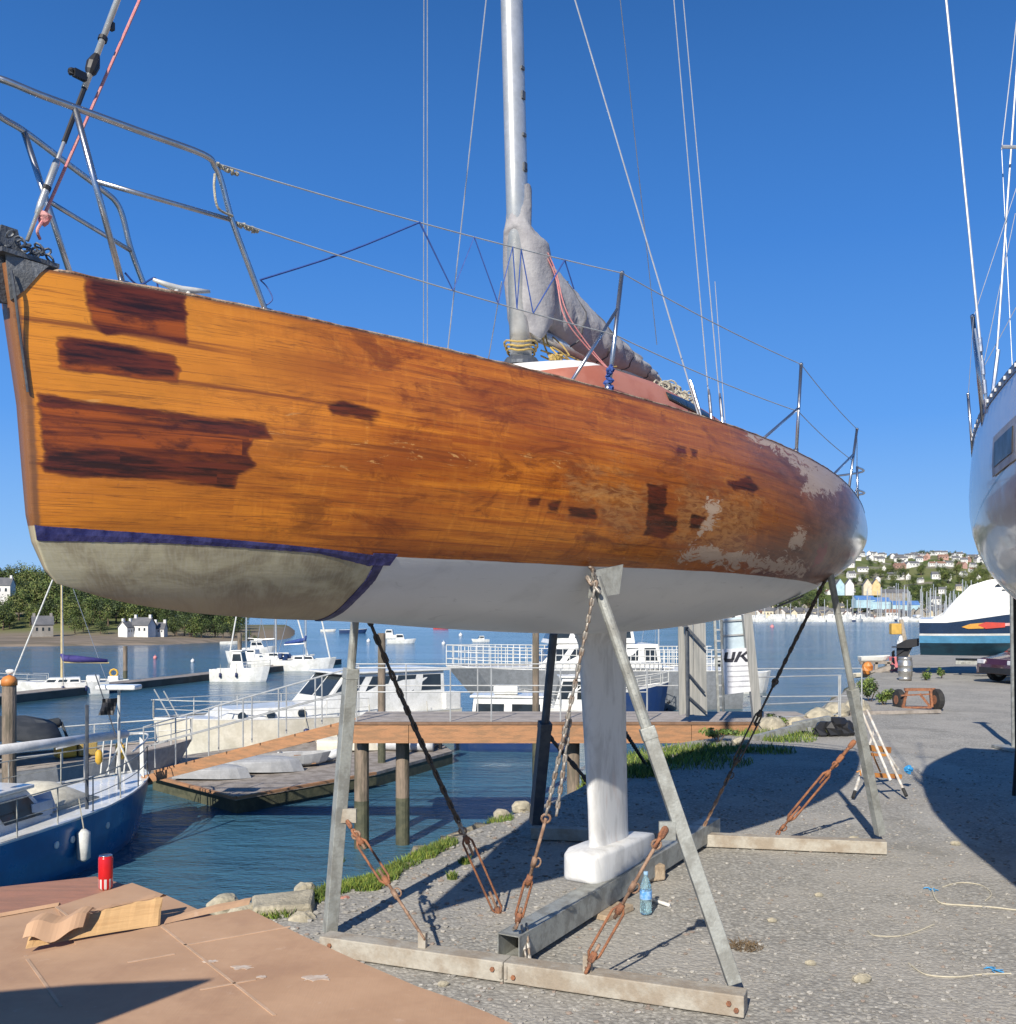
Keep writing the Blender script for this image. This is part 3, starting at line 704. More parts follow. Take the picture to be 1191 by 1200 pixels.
def rp(X, k, o=0):
    i = max(j for j in range(len(XS)) if XS[j][0] <= X); i = min(i, len(XS) - 2); u = (X - XS[i][0]) / (XS[i + 1][0] - XS[i][0])
    hw = XS[i][1] + u * (XS[i + 1][1] - XS[i][1]); h = XS[i][2] + u * (XS[i + 1][2] - XS[i][2]); base = float(spl(X / LOA, Tk, ZS)) - .02
    return Vector((X, -hw * (1.05 - .08 * k) - o, base + h * (.45 + .27 * k) + o * .3))
mb.loft([[rp(X, .45, .004), rp(X, .6, .012), rp(X, 1.02 - .5 * abs(X - 4.55), .012), rp(X, 1.08 - .5 * abs(X - 4.55), .004)] for X in np.linspace(4.2, 4.9, 12)])
part('coachroof_window', dark_glass, yacht, mb, smooth=True)
# mast
mz = 12.0; mfoot = yon(611, 424, 0); mtopdir = yon(604, 0, 0) - yon(610, 230, 0); md = Vector((mtopdir.x / mtopdir.z, 0, 1))
mastp = lambda z: Vector((mfoot.x, 0, mfoot.z)) + md * (z - mfoot.z)
mb = MB(); rows = []
for z in (mfoot.z - .02, 5, 6, 8, mz):
    c = mastp(z); rows.append([(c.x + .085 * math.cos(a), c.y + .066 * math.sin(a), z) for a in [k * math.pi / 10 for k in range(20)]])
mb.loft(rows)
for dy in (-.03, .03): mb.bar(mastp(mfoot.z) + Vector((.07, dy * .6, 0)), mastp(mz) + Vector((.07, dy * .6, 0)), .012, .02)
mast_o = part('mast', mast_m, yacht, mb, smooth=True)
mb = MB()
for k, z in enumerate((5.62, 5.45, 5.2, 5.0, 4.98)): mb.box(mastp(z) + Vector((-.0, -.068, 0)), (.035, .014, .05 if k % 2 else .02))
mb.lathe(mastp(mfoot.z) - Vector((0, 0, .03)), [(.12, 0), (.12, .02), (.10, .05)], 20)
mb.lathe(mastp(6.45), [(.09, 0), (.10, .02), (.10, .05), (.085, .06)], 16)
part('mast_fitting', galvd, mast_o, mb)
# sail cover on mast and boom: gathered cloth
hj = .0
def cover_ring(c, nrm, rx, rz, n=26, seed=0, wr=.06, flat=0):
    nrm = nrm.normalized(); side = Vector((0, 1, 0)); up = nrm.cross(side).normalized()
    if up.z < 0: up = -up
    q = []
    for k in range(n):
        a = 2 * math.pi * k / n
        r = 1 + wr * math.sin(a * 5 + seed * 1.3) + wr * .7 * math.sin(a * 9 + seed * 2.1)
        q.append(c + side * rx * math.cos(a) * r + up * rz * math.sin(a) * r)
    return q
P_ = lambda px, py: yon(px, py, 0)
bt = [(609, 222, .074, .094), (609, 240, .075, .096), (608, 262, .077, .10), (610, 272, .10, .13), (616, 286, .14, .17), (619, 308, .15, .18), (621, 332, .15, .19), (622, 357, .15, .19), (621, 375, .14, .17), (620, 388, .12, .14), (619, 396, .10, .12)]
rows = []
for i, (px, py, ry, rx) in enumerate(bt):
    c = P_(px, py); n = 30; ring = []
    for k in range(n):
        a = 2 * math.pi * k / n; wr = .0 if i < 1 else .035
        r = 1 + wr * math.sin(a * 4 + i * .9) + wr * .8 * math.sin(a * 7 - i * 1.4)
        ring.append(c + Vector((rx * math.cos(a) * r, ry * math.sin(a) * r, .02 * math.sin(a * 3 + i))))
    rows.append(ring)
mb = MB(); rr = []
for i in range(len(rows) - 1):
    for k in range(3): rr.append([Vector(a).lerp(Vector(b), k / 3) + Vector((0, 0, .004 * math.sin(k * 2 + i * 3))) for a, b in zip(rows[i], rows[i + 1])])
rr.append(rows[-1]); mb.loft(rr, cap=False)
bm = [(628, 300, .10, 372), (648, 312, .13, 396), (668, 335, .14, 414), (690, 360, .145, 425), (710, 383, .14, 432), (728, 402, .13, 437), (745, 420, .115, 443), (758, 433, .10, 450), (766, 441, .06, 453)]
rows = []
for i in range(len(bm) * 4 - 3):
    u = i / 4; k = min(int(u), len(bm) - 2); f = u - k
    px, pt, ry, pbm = [a + (b - a) * f for a, b in zip(bm[k], bm[k + 1])]
    ct = P_(px, pt); cb = P_(px + 1.0, pbm); c = (ct + cb) / 2; rz = (ct - cb).length / 2
    ring = []; n = 30
    for j in range(n):
        a = 2 * math.pi * j / n; ver = math.sin(a)
        fold = (.05 * math.sin(i * 2.3 + a * 1.0) + .035 * math.sin(i * 4.1 + a * 3)) * (.4 + .6 * abs(math.cos(a)))
        wy = ry * (1 if ver < 0 else (1 - .75 * ver ** 1.5))
        ring.append(c + Vector((.02 * math.sin(j * 1.7 + i), wy * math.cos(a) * (1 + fold * 2.4), rz * ver * (1 + fold * .35))))
    rows.append(ring)
mb.loft(rows)
cov = part('sail_cover', grey_cloth, yacht, mb, smooth=True)
for i_ in (7, 13, 19, 25):
    ring = rows[i_]; cc_ = sum((Vector(p) for p in ring), Vector()) / len(ring); mb = MB(); mb.tube([cc_ + (Vector(p) - cc_) * 1.01 for p in ring], .006, 5, closed=True); part('strap', M('dark webbing strap', (.10, .10, .11), .8), cov, mb)
mb = MB(); mb.tube([mastp(P_(620, 392).z) + Vector((.06, 0, .02)), P_(768, 452)], .045, 12); part('boom', mast_m, yacht, mb, smooth=True)
# ropes round the mast foot, coil at the cockpit, pink halyards
q = random.Random(5); mb = MB(); c = mastp(mfoot.z + .06)
for k in range(3):
    mb.tube([c + Vector(((.10 + .01 * k) * math.cos(a), (.085 + .01 * k) * math.sin(a), .025 * k + .01 * math.sin(a * 3))) for a in [j * math.pi / 8 for j in range(16)]], .007, 6, closed=True)
for a_, b_ in (((627, 392), (632, 422)), ((633, 392), (630, 420)), ((641, 396), (645, 420)), ((629, 405), (650, 432)), ((626, 412), (670, 436)), ((640, 428), (700, 433)), ((628, 418), (660, 428)), ((645, 415), (668, 432))):
    a = P_(*a_); b = P_(*b_); a.y = q.uniform(-.10, -.04); b.y = q.uniform(-.16, -.06); mb.tube(arc3([a, a.lerp(b, .5) + Vector((q.uniform(-.03, .03), q.uniform(-.03, .03), q.uniform(-.03, .02))), b], 5), .006, 6)
for k in range(7): mb.blob(P_(632 + k * 1.6, 421 + (k % 3) * 3) + Vector((0, -.10, 0)), .022, seed=k, j=.5, n=7)
part('yellow_rope', rope_y, yacht, mb)
mb = MB()
for k in range(34):
    px = q.uniform(768, 812); t_ = (px - 768) / 44; py = 446 + t_ * 26 + q.uniform(-4, 6); c = yon(px, py, q.uniform(-.28, .0)); r = q.uniform(.05, .09)
    ax = Vector((q.uniform(-1, 1), q.uniform(-1, 1), q.uniform(-.6, .6))).normalized(); u = ax.orthogonal().normalized(); v = ax.cross(u)
    mb.tube([c + u * math.cos(a) * r + v * math.sin(a) * r * .45 + Vector((0, 0, -.2 * r * math.cos(2 * a))) for a in [j * math.pi / 6 for j in range(12)]], .008, 5, closed=True)
part('rope_coil', rope_w, yacht, mb)
mb = MB()
for off in (0, 7): mb = MB(); mb.tube(arc3([yon(642, 296 + off, -.15), yon(652, 320 + off, -.17), yon(664 - off * .3, 365 + off, -.20), yon(690, 405 + off * .6, -.26), yon(718, 438, -.36), yon(735 + off, 458, -.5), yon(748 + off, 468, -.6)], 6), .0048, 6); part('pink_rope', rope_p, yacht, mb)
mb = MB()
mb.tube([yon(166, -5, 0), yon(52, 252, 0)], .006, 6); mb.blob(yon(51, 256, 0), .024, j=.4, seed=2); mb.tube(arc3([yon(51, 258, 0), yon(44, 270, -.02), yon(47, 280, 0)]), .006, 6)
part('pink_rope', rope_p, yacht, mb)
# forestay with furling drum
mb = MB(); f0 = yon(32, 282, 0); f1 = yon(140, -6, 0); fs = lambda k: f0.lerp(f1, k); f2 = f0 + (f1 - f0) * 4.2
mb.tube([fs(.0), fs(.62)], .0075, 8); mb.tube([fs(.60), f2], .0125, 8)
mb.tube([fs(.10), fs(.14), fs(.30), fs(.31)], [.010, .014, .014, .010], 8)
stay = part('forestay', M('silver forestay foil', (.62, .62, .6), .3, .6), yacht, mb, smooth=True)
mb = MB(); dd = (f1 - f0).normalized()
mb.tube([fs(.655), fs(.67), fs(.70), fs(.725), fs(.74)], [.012, .022, .026, .018, .012], 10); mb.tube([fs(.80), fs(.815)], [.018, .018], 10); mb.tube([fs(.745), fs(.80)], .0105, 8); mb.tube([fs(.38), fs(.60)], .010, 8)
mb.tube([fs(.19), fs(.205)], .016, 8); mb.box(fs(.66) + Vector((-.05, -.01, -.03)), (.05, .02, .03)); mb.blob(fs(.655) + Vector((-.075, 0, -.02)), .016, n=6); mb.box(fs(.87) + Vector((.014, 0, 0)), (.02, .02, .03))
part('furling_drum', blackp, stay, mb)
# standing and running rigging
mb = MB()
for (bx, by, tx, ty, y0, y1, r) in [(496.5, 410, 497, -10, .55, .15, .0035), (501, 411, 501, -10, .5, .12, .0035), (523, 415, 571, -10, .62, .1, .0045), (570, 424, 588, 330, .5, .1, .0035),
                                    (822, 486, 671, -10, -1.02, -.15, .0055), (770, 392, 726, -10, .9, .2, .004), (834, 491, 789, -10, -.98, -.1, .0045), (847, 495, 800, -10, -.96, -.1, .0045), (851, 497, 838, 330, -.9, -.6, .003)]:
    a = yon(bx, by + 12, y0); b = yon(tx, ty, y1); e = a + (b - a) * (1.0 if ty > 0 else (11.5 - a.z) / (b.z - a.z)); mb.tube([a, e], r, 6)
part('rigging_wire', wire_m, yacht, mb)
mb = MB()
for (bx, by, tx, ty, y0, y1) in [(822, 486, 671, -10, -1.02, -.15), (834, 491, 789, -10, -.98, -.1), (847, 495, 800, -10, -.96, -.1)]:
    a = yon(bx, by + 2, y0); b = yon(tx, ty, y1); d = (b - a).normalized(); mb.tube([a, a + d * .05, a + d * .20, a + d * .25], [.006, .011, .011, .006], 8)
part('bottle_screw', steel, yacht, mb)
mb = MB()
for X, r in ((SX(905), .03), (SX(925), .045), (SX(887), .02)): 
    p = hp(X, 0); mb.lathe(p + Vector((0, .16, 0)), [(r, 0), (r * .7, .03), (r * .8, .05), (r, .07)], 12)
part('winch', galvd, yacht, mb)
# ================================================================ the cradle
cr0 = ground(600, 1125)
cradle = thing('boat_cradle', 'weathered steel cradle with slanting props and rusty turnbuckles under the wooden yacht', 'cradle', (cr0.x, cr0.y, 0))
def cpart(name, mat, mb, **k): return part(name, mat, cradle, mb, world=True, **k)
fl, fr = ground(374, 1121), ground(872, 1196)
fd = (fr - fl).normalized(); fn = Vector((-fd.y, fd.x, 0))
def beam(a, b, wd, ht, z0=.01):
    m = MB(); off = fn * wd / 2; m.bar(a + off + Vector((0, 0, z0 + ht / 2)), b + off + Vector((0, 0, z0 + ht / 2)), wd, ht); return m
mid = fl.lerp(fr, .475)
mb = beam(fl, mid - fd * .002, .13, .115)
m2 = beam(mid + fd * .002, fr, .13, .115); mb.add(m2.v, m2.f)
for k in (.47, .482): mb.bar(fl.lerp(fr, k) - fn * .006 + Vector((0, 0, .03)), fl.lerp(fr, k) - fn * .006 + Vector((0, 0, .11)), .02, .012)
front_beam = cpart('cross_beam', concrete_beam, mb, bevel=.006)
mb = MB()
for k in (.02, .03, .45, .5, .985, .97):
    p = fl.lerp(fr, k) - fn * .002 + Vector((0, 0, .05 + .03 * (int(k * 100) % 2))); mb.lathe(p, [(.014, 0), (.014, .012)], 6, axis=-fn)
part('bolt', rust, front_beam, mb, world=True)
bl, brr = ground(622, 985), ground(1040, 1003)
mb = MB(); bd_ = (brr - bl).normalized(); bn = Vector((-bd_.y, bd_.x, 0))
mb.bar(bl + bn * .06 + Vector((0, 0, .065)), brr + bn * .06 + Vector((0, 0, .065)), .12, .11)
cpart('cross_beam', concrete_beam, mb, bevel=.006)
# keel beam: open box section lying lengthwise
lb0 = ground(594, 1127, .05); lb1 = ground(835, 977, .05)
ld = (lb1 - lb0); ld.z = 0; ld.normalize(); ln = Vector((-ld.y, ld.x, 0)); w2, h2, tk = .072, .080, .007
c0_ = lb0 + ld * .02; c1_ = lb1; zc = .125 + .0
mb = MB()
for off, a, b in ((ln * w2, .02 / 2, h2 * 2), (-ln * w2, .01, h2 * 2)):
    mb.bar(c0_ + off + Vector((0, 0, zc - c0_.z)), c1_ + off + Vector((0, 0, zc - c1_.z)), tk, h2 * 2)
for zz in (zc - h2 + tk / 2, zc + h2 - tk / 2): mb.bar(Vector((c0_.x, c0_.y, zz)), Vector((c1_.x, c1_.y, zz)), w2 * 2 - tk - .002, tk - .001)
cpart('keel_beam', galv, mb)
SLEEVES = MB()
# props
Ln = hp(2.95, .985); near_top = yw(hp(2.98, 1.0, .03)); near_foot = ground(858, 1183); near_foot += fn * .07
def square_leg(a, b, s1, s2, split, m1, m2, roll=.3):
    d = (b - a).normalized(); m = a.lerp(b, split); mb = MB()
    mb.bar(a, m, s1, roll=roll); mb.bar(m - d * .02, m + d * .05, s1 * 1.07, roll=roll)
    lg = cpart('leg', m1, mb, bevel=.004)
    mb = MB(); mb.tube([m + d * .04, b], s2, 12)
    for k in range(6): mb.cyl(m.lerp(b, .12 + k * .14) + Vector((0, -s2 * .9, 0)), m.lerp(b, .12 + k * .14) + Vector((0, -s2 * 1.12, 0)), .006)
    part('upper_tube', m2, lg, mb, world=True, smooth=False); return lg
nf = near_foot + Vector((0, 0, .12)); square_leg(nf, near_top, .078, .032, .60, galv, galv)
def pad(X, V, side=-1, wl=.12, hl=.17, tilt=0.0):
    c = hp(X, V, .014, side); a = (hp(X + .1, V, 0, side) - hp(X - .1, V, 0, side)).normalized(); b = (hp(X, V + .08, 0, side) - hp(X, V - .08, 0, side)).normalized(); b = (b + a * tilt).normalized()
    n = a.cross(b).normalized()
    if n.y * side < 0: n = -n
    q = [c + a * x * wl + b * y * hl for x, y in ((-1, -1), (1, -1), (1, 1), (-1, 1))]
    mb = MB(); mb.loft([[yw(p) for p in q], [yw(p + n * .012) for p in q]]); return mb
pc = at(710, 676, near_top.y - .01); mb = MB(); pq = [at(a, b, pc.y + c) for a, b, c in ((697, 656, .03), (731, 651, .16), (725, 695, .10), (689, 700, -.03))]; pn = Vector((.25, -1, -.5)).normalized()
mb.loft([[p for p in pq], [p + pn * .014 for p in pq]]); cpart('pad', galv, mb)
# starboard fore prop (shows at the left)
lf = ground(382, 1099) + Vector((0, 0, .02)) ; lf += fn * .05
lt = yw(hp(3.05, 1.12, .02, 1)); lt2 = at(417, 716, lt.y); square_leg(lf, lt2, .080, .028, .80, galv, galv, roll=.5)
cpart('pad', galv, pad(3.05, 1.1, 1, .12, .13))
# port aft prop and starboard aft prop
pf = ground(1034, 992) + Vector((0, .05, .10)); pt = at(973, 672, yw(hp(6.6, .9)).y); square_leg(pf, pt, .075, .030, .55, galv, galv)
cpart('pad', galvd, pad(6.5, .95, -1, .12, .12))
sf_ = ground(628, 978) + Vector((0, .05, .1)); st_ = at(649, 742, yw(hp(5.8, .9, 0, 1)).y); square_leg(sf_, st_, .105, .038, .52, galvd, galvd)
cpart('pad', galvd, pad(5.8, 1.0, 1, .12, .12))
# brackets on the legs
def lerp3(a, b, k): return a.lerp(b, k)
lbk = at(404, 955, lf.lerp(lt2, .36).y); mb = MB(); mb.box(lbk + Vector((.03, -.02, 0)), (.10, .03, .09)); cpart('bracket', concrete_beam, mb)
nbk = at(781, 972, nf.lerp(near_top, .37).y); mb = MB(); mb.box(nbk + Vector((0, -.03, 0)), (.09, .03, .10)); cpart('bracket', galv, mb)
lug1 = fl.lerp(fr, .265) + fn * .06; lug2 = fl.lerp(fr, .665) + fn * .05
for L_ in (lug1, lug2): mb = MB(); mb.box(L_ + Vector((0, 0, .165)), (.05, .03, .10), rz=math.atan2(fd.y, fd.x)); cpart('bracket', concrete_beam, mb)
def turnbuckle(a, b, k0, k1, wd=.030, r=.008, mats=(rust, rustlight), rod_r=.010):
    """forged frame with two side rods between k0 and k1, threaded rods to the ends"""
    a, b = Vector(a), Vector(b); d = (b - a).normalized(); u = Vector((1, 0, .2)); x = (u - d * u.dot(d)).normalized()
    p, q = a.lerp(b, k0), a.lerp(b, k1); mb = MB()
    path = [p + x * wd * .5, p + x * wd + d * .03, q + x * wd - d * .03, q + x * wd * .5, q - x * wd * .5, q - x * wd - d * .03, p - x * wd + d * .03, p - x * wd * .5]
    mb.tube(path, r, 8, closed=True); mb.tube([p - d * .02, p + d * .04], .019, 8); mb.tube([q - d * .04, q + d * .02], .019, 8)
    tb = cpart('turnbuckle', mats[0], mb, smooth=True)
    mb = MB(); mb.tube([a, p.lerp(q, .22)], rod_r, 8); mb.tube([p.lerp(q, .72), b], rod_r, 8)
    for e, s in ((a, 1), (b, -1)):
        c = e; y = d.cross(x); mb.tube([c + (d * math.cos(t_) + (x if s == 1 else y) * math.sin(t_)) * .026 for t_ in [k * math.pi / 5 for k in range(10)]], .008, 6, closed=True)
    m_ = a.lerp(b, (k0 + k1) * .5 - (k1 - k0) * .9 if k0 > .4 else k1 + .12); mb.tube([m_ + (d * math.cos(t_) * .030 + x * (math.sin(t_) * .02 + .02)) for t_ in [k * math.pi / 5 for k in range(10)]], .006, 6, closed=True)
    mb.tube([m_ - d * .03, m_ + d * .03], rod_r * 1.7, 8)
    part('threaded_rod', mats[1], tb, mb, world=True, smooth=True); return tb
def cchain(a, b, mat, **k):
    mb = MB(); chain(mb, a, b, **k); return cpart('chain', mat, mb, smooth=True)
# a: left prop bracket down to the front beam
A0 = lbk + Vector((.02, -.06, -.02)); A1 = lug1 + Vector((0, 0, .19)); cchain(A0, A0.lerp(A1, .16), rust, link=.075, wire=.010); turnbuckle(A0.lerp(A1, .14), A1, .05, .48); 
# b: starboard fore pad down to the keel beam
kb = c0_.lerp(c1_, .02) + Vector((0, 0, .14)); B0 = at(431, 722, lt2.y - .05); B1 = at(588, 1077, 7.1)
cchain(B0, B0.lerp(B1, .66), chain_dark, link=.085, wire=.011, sag=.03); cchain(B0.lerp(B1, .655), B0.lerp(B1, .70), chain_grey, link=.07, wire=.010); turnbuckle(B0.lerp(B1, .69), B1, .08, .92, wd=.034)
# c: near pad down to the keel beam
C0 = near_top + Vector((-.0, -.09, -.02)); C1 = Vector((lb0.x + .06, lb0.y - .02, .28)); m_ = at(640, 955, C0.lerp(C1, .6).y)
for off in (Vector((0, 0, 0)),): cchain(C0, m_, chain_grey, link=.062, wire=.0085, sag=.02)
cchain(at(668, 842, C0.lerp(C1, .5).y - .01), m_ + Vector((.06, -.01, -.0)), chain_grey, link=.062, wire=.0085, sag=.02)
for k in range(4): cchain(near_top + Vector((rnd.uniform(-.05, .0), -.07, rnd.uniform(-.06, .07))), near_top + Vector((rnd.uniform(-.04, .06), -.09, rnd.uniform(-.10, .05))), chain_grey, link=.06, wire=.0085)
turnbuckle(m_ - Vector((0, 0, .02)), C1, .56, .95, wd=.022)
top_k = Vector((c0_.x, c0_.y, 0)) + ld * .12
cchain(C1, Vector((top_k.x - .03, top_k.y - .05, .22)), chain_grey, link=.05, wire=.008); cchain(Vector((top_k.x + .02, top_k.y - .02, .24)), Vector((top_k.x + .05, top_k.y - .13, .04)), chain_grey, link=.05, wire=.008)
cchain(Vector((top_k.x + .05, top_k.y - .0, .24)), Vector((top_k.x + .07, top_k.y - .12, .05)), chain_grey, link=.05, wire=.008)
# d: near prop bracket down to the front beam
D0 = nbk + Vector((-.01, -.05, .02)); D1 = lug2 + Vector((0, -.02, .17)); cchain(D0, D0.lerp(D1, .14), rust, link=.085, wire=.012); turnbuckle(D0.lerp(D1, .12), D1, .52, .95, wd=.034)
cchain(D0.lerp(D1, .90) + Vector((0, -.01, 0)), D1 + Vector((-.02, -.02, -.05)), rust, link=.07, wire=.010)
# e: aft port pad down to the aft end of the keel beam
E0 = at(969, 676, pt.y - .05); E1 = at(822, 975, 9.0); cchain(E0, E0.lerp(E1, .42), chain_dark, link=.075, wire=.013); turnbuckle(E0.lerp(E1, .40), E0.lerp(E1, .80), .3, .8, wd=.028, mats=(chain_dark, chain_dark)); cchain(E0.lerp(E1, .78), E1, rustlight, link=.07, wire=.009)
# f: aft port prop to the far beam
F0 = at(1002, 868, pf.lerp(pt, .4).y - .05); F1 = at(912, 976, 9.15); cchain(F0, F0.lerp(F1, .3), rust, link=.10, wire=.015); turnbuckle(F0.lerp(F1, .25), F1, .12, .80, wd=.034, r=.011, mats=(rust, rust))
# g: starboard aft ones, in the shade
G0 = at(641, 860, 9.75); G1 = at(712, 942, 9.6); cchain(G0, G1, chain_dark, link=.11, wire=.015); cchain(at(718, 835, 10.6), ground(757, 896, .03), chain_dark, link=.11, wire=.014)
mb = MB(); mb.bar(at(786, 960, 9.0), at(805, 975, 9.2), .10, .09); cpart('bracket', galv, mb)

# ================================================================ near things on the gravel
def stone_thing(name, label, cat, c, r, mat, seed, squash=(1, 1, .7), group=None, j=.16, n=9):
    mb = MB(); mb.blob(c, r, seed=seed, j=j, n=n, squash=squash); o = mb.build(name, mat, origin=c, bevel=r * .12); tag(o, label, cat, group); return o
def block_thing(name, label, cat, c, d, rz, mat, seed, group=None, j=.04):
    q = random.Random(seed); mb = MB(); mb.box(c, d, rz=rz); mb.v = [tuple(Vector(v) + Vector((q.uniform(-j, j), q.uniform(-j, j), q.uniform(-j, j) * .6))) for v in mb.v]
    o = mb.build(name, mat, origin=c, bevel=min(d) * .12); tag(o, label, cat, group); return o
woodblk = M('pale sawn wood block', (.46, .36, .25), .85, 0, col2=(.32, .24, .16), scale=6, bump=.4, stretch=(1, 5, 1))
mk = lb0.lerp(lb1, .34); block_thing('wood_block', 'pale tan wood block packed under the keel beam just below the bulb nose', 'wood block', (mk.x + .03, mk.y - .02, .022), (.34, .30, .04), .9, woodblk, 3, j=.004)
mk2 = ground(762, 1036); block_thing('wood_block', 'pale wood block lying behind the water bottle beside the keel beam', 'wood block', (mk2.x, mk2.y + .10, .07), (.24, .14, .13), .45, woodblk, 5, j=.006)
# water bottle
bp = ground(757, 1072)
bottle = thing('water_bottle', 'clear blue plastic water bottle standing upright on the gravel by the keel beam', 'bottle', (bp.x, bp.y, 0))
t = NT('clear blue plastic'); t.set(col=(.55, .80, .90), rough=.08, trans=.85, ior=1.3)
mb = MB(); mb.lathe((0, 0, .01), [(.035, 0), (.042, .008), (.042, .08), (.040, .085), (.042, .09), (.042, .17), (.038, .20), (.022, .245), (.014, .26), (.014, .275)], 20); part('bottle_body', t.m, bottle, mb, smooth=True)
mb = MB(); mb.lathe((0, 0, .115), [(.0432, 0), (.0436, .002), (.0436, .056), (.0432, .058)], 20); part('bottle_label', M('blue wrapper', (.08, .28, .62), .4, 0, col2=(.30, .50, .75), scale=30), bottle, mb, smooth=True)
mb = MB(); mb.lathe((0, 0, .285), [(.015, 0), (.016, .002), (.016, .018), (.014, .02)], 14); part('bottle_cap', M('pale blue cap', (.35, .55, .75), .4), bottle, mb)
a, b = ground(765, 1058), ground(785, 1064); mb = MB(); mb.tube([a + Vector((0, 0, .022)), b + Vector((0, 0, .018))], .014, 8)
tag(mb.build('paper_tube', M('white card tube', (.75, .73, .68), .7), origin=a, smooth=True), 'short white stick lying on the gravel beside the water bottle', 'stick')
# pebbles: loose gravel on the yard
peb = MB(); q = random.Random(11); n_p = 0
def inside(p):
    for i in range(len(EF) - 1):
        if EF[i].y <= p[1] < EF[i + 1].y:
            f = (p[1] - EF[i].y) / (EF[i + 1].y - EF[i].y + 1e-9); return p[0] - (EF[i].x + f * (EF[i + 1].x - EF[i].x))
    return -1
peb_cols = [M('pebble grey', (.30, .285, .26), .9, col2=(.24, .23, .21), scale=20), M('pebble pale', (.40, .385, .35), .9, col2=(.33, .31, .28), scale=20), M('pebble brown', (.28, .22, .18), .9, col2=(.22, .18, .15), scale=20)]
while n_p < 5200:
    d = 4.3 + 11 * q.random() ** 1.5; px = q.uniform(250, 1230); x = (px - 595.5) / FPX * d; e = inside((x, d))
    if e < .03: continue
    near_edge = math.exp(-e * 1.6)
    if q.random() > .45 + .55 * near_edge: continue
    r = q.uniform(.006, .016) * (1 + 1.3 * near_edge * q.random()); peb.cur = 1 if q.random() < .18 else (2 if q.random() < .2 else 0)
    peb.blob((x, d, flat(x, d) + r * .25), r, seed=n_p, j=.3, n=5, squash=(1.2, .9, .6)); n_p += 1
tag(peb.build('loose_gravel', peb_cols), kind='stuff')
# grass and weeds
def blades(name, spots, n, h, wd, mat, kind='stuff', label=None, cat=None, origin=None, seed=1, lean=.5):
    q = random.Random(seed); mb = MB()
    for _ in range(n):
        cx, cy, rx, ry, zf = q.choice(spots); a = q.uniform(0, 6.283); rr = math.sqrt(q.random()); x = cx + rx * rr * math.cos(a); y = cy + ry * rr * math.sin(a); z = zf(x, y) if callable(zf) else zf
        hh = h * q.uniform(.4, 1.2); an = q.uniform(0, 6.283); dx, dy = math.cos(an) * wd, math.sin(an) * wd; lx, ly = q.uniform(-lean, lean) * hh, q.uniform(-lean, lean) * hh
        mb.cur = q.randrange(len(mat)); mb.add([(x - dx, y - dy, z), (x + dx, y + dy, z), (x + dx * .6 + lx * .5, y + dy * .6 + ly * .5, z + hh * .6), (x + lx * 1.1, y + ly * 1.1, z + hh)], [(0, 1, 2), (0, 2, 3)])
    o = mb.build(name, mat, origin=origin); return tag(o, label, cat, kind=kind)
gr1 = [M('grass green', (.17, .27, .035), .7, 0, col2=(.09, .15, .02), scale=3), M('grass yellow green', (.26, .30, .05), .7, 0, col2=(.17, .20, .04), scale=3), M('grass deep green', (.06, .11, .02), .7, 0, scale=3)]
def bank_h(x, y):
    e = inside((x, y))
    if e >= 0: return flat(x, y)
    return -max(0, -e - .04) * 1.6
sp = []
for i, p in enumerate(EF):
    if 6.6 < p.y < 9.2: sp += [(p.x - .03, p.y, .16, .20, bank_h)] * 3
sp += [(ground(470, 1000).x, ground(470, 1000).y, .35, .30, bank_h)] * 8 + [(ground(568, 962).x, ground(568, 962).y + .1, .3, .22, bank_h)] * 6
sp += [(ground(427, 1040).x, ground(427, 1040).y, .16, .12, bank_h)] * 4 + [(ground(425, 1030).x, ground(425, 1030).y, .14, .14, bank_h)] * 5
for px, py, r in ((398, 1010, .05), (530, 1030, .04), (545, 1012, .05)): g = ground(px, py); sp.append((g.x, g.y, r, r, 0))
blades('quay_grass', sp, 19000, .06, .0035, gr1, seed=4)
sp = []
for px, py, rx, ry in ((800, 893, 1.0, .7), (745, 905, .4, .5), (830, 880, .7, .5), (770, 888, .8, .6), (700, 915, .25, .3)): g = ground(px, py); sp += [(g.x, g.y, rx, ry, bank_h)] * 3
for px, py in ((900, 882), (925, 868), (945, 862), (885, 860), (960, 855)): g = ground(px, py); sp += [(g.x, g.y, .45, .3, bank_h)]
blades('shore_grass', sp, 7000, .11, .007, gr1, seed=5)
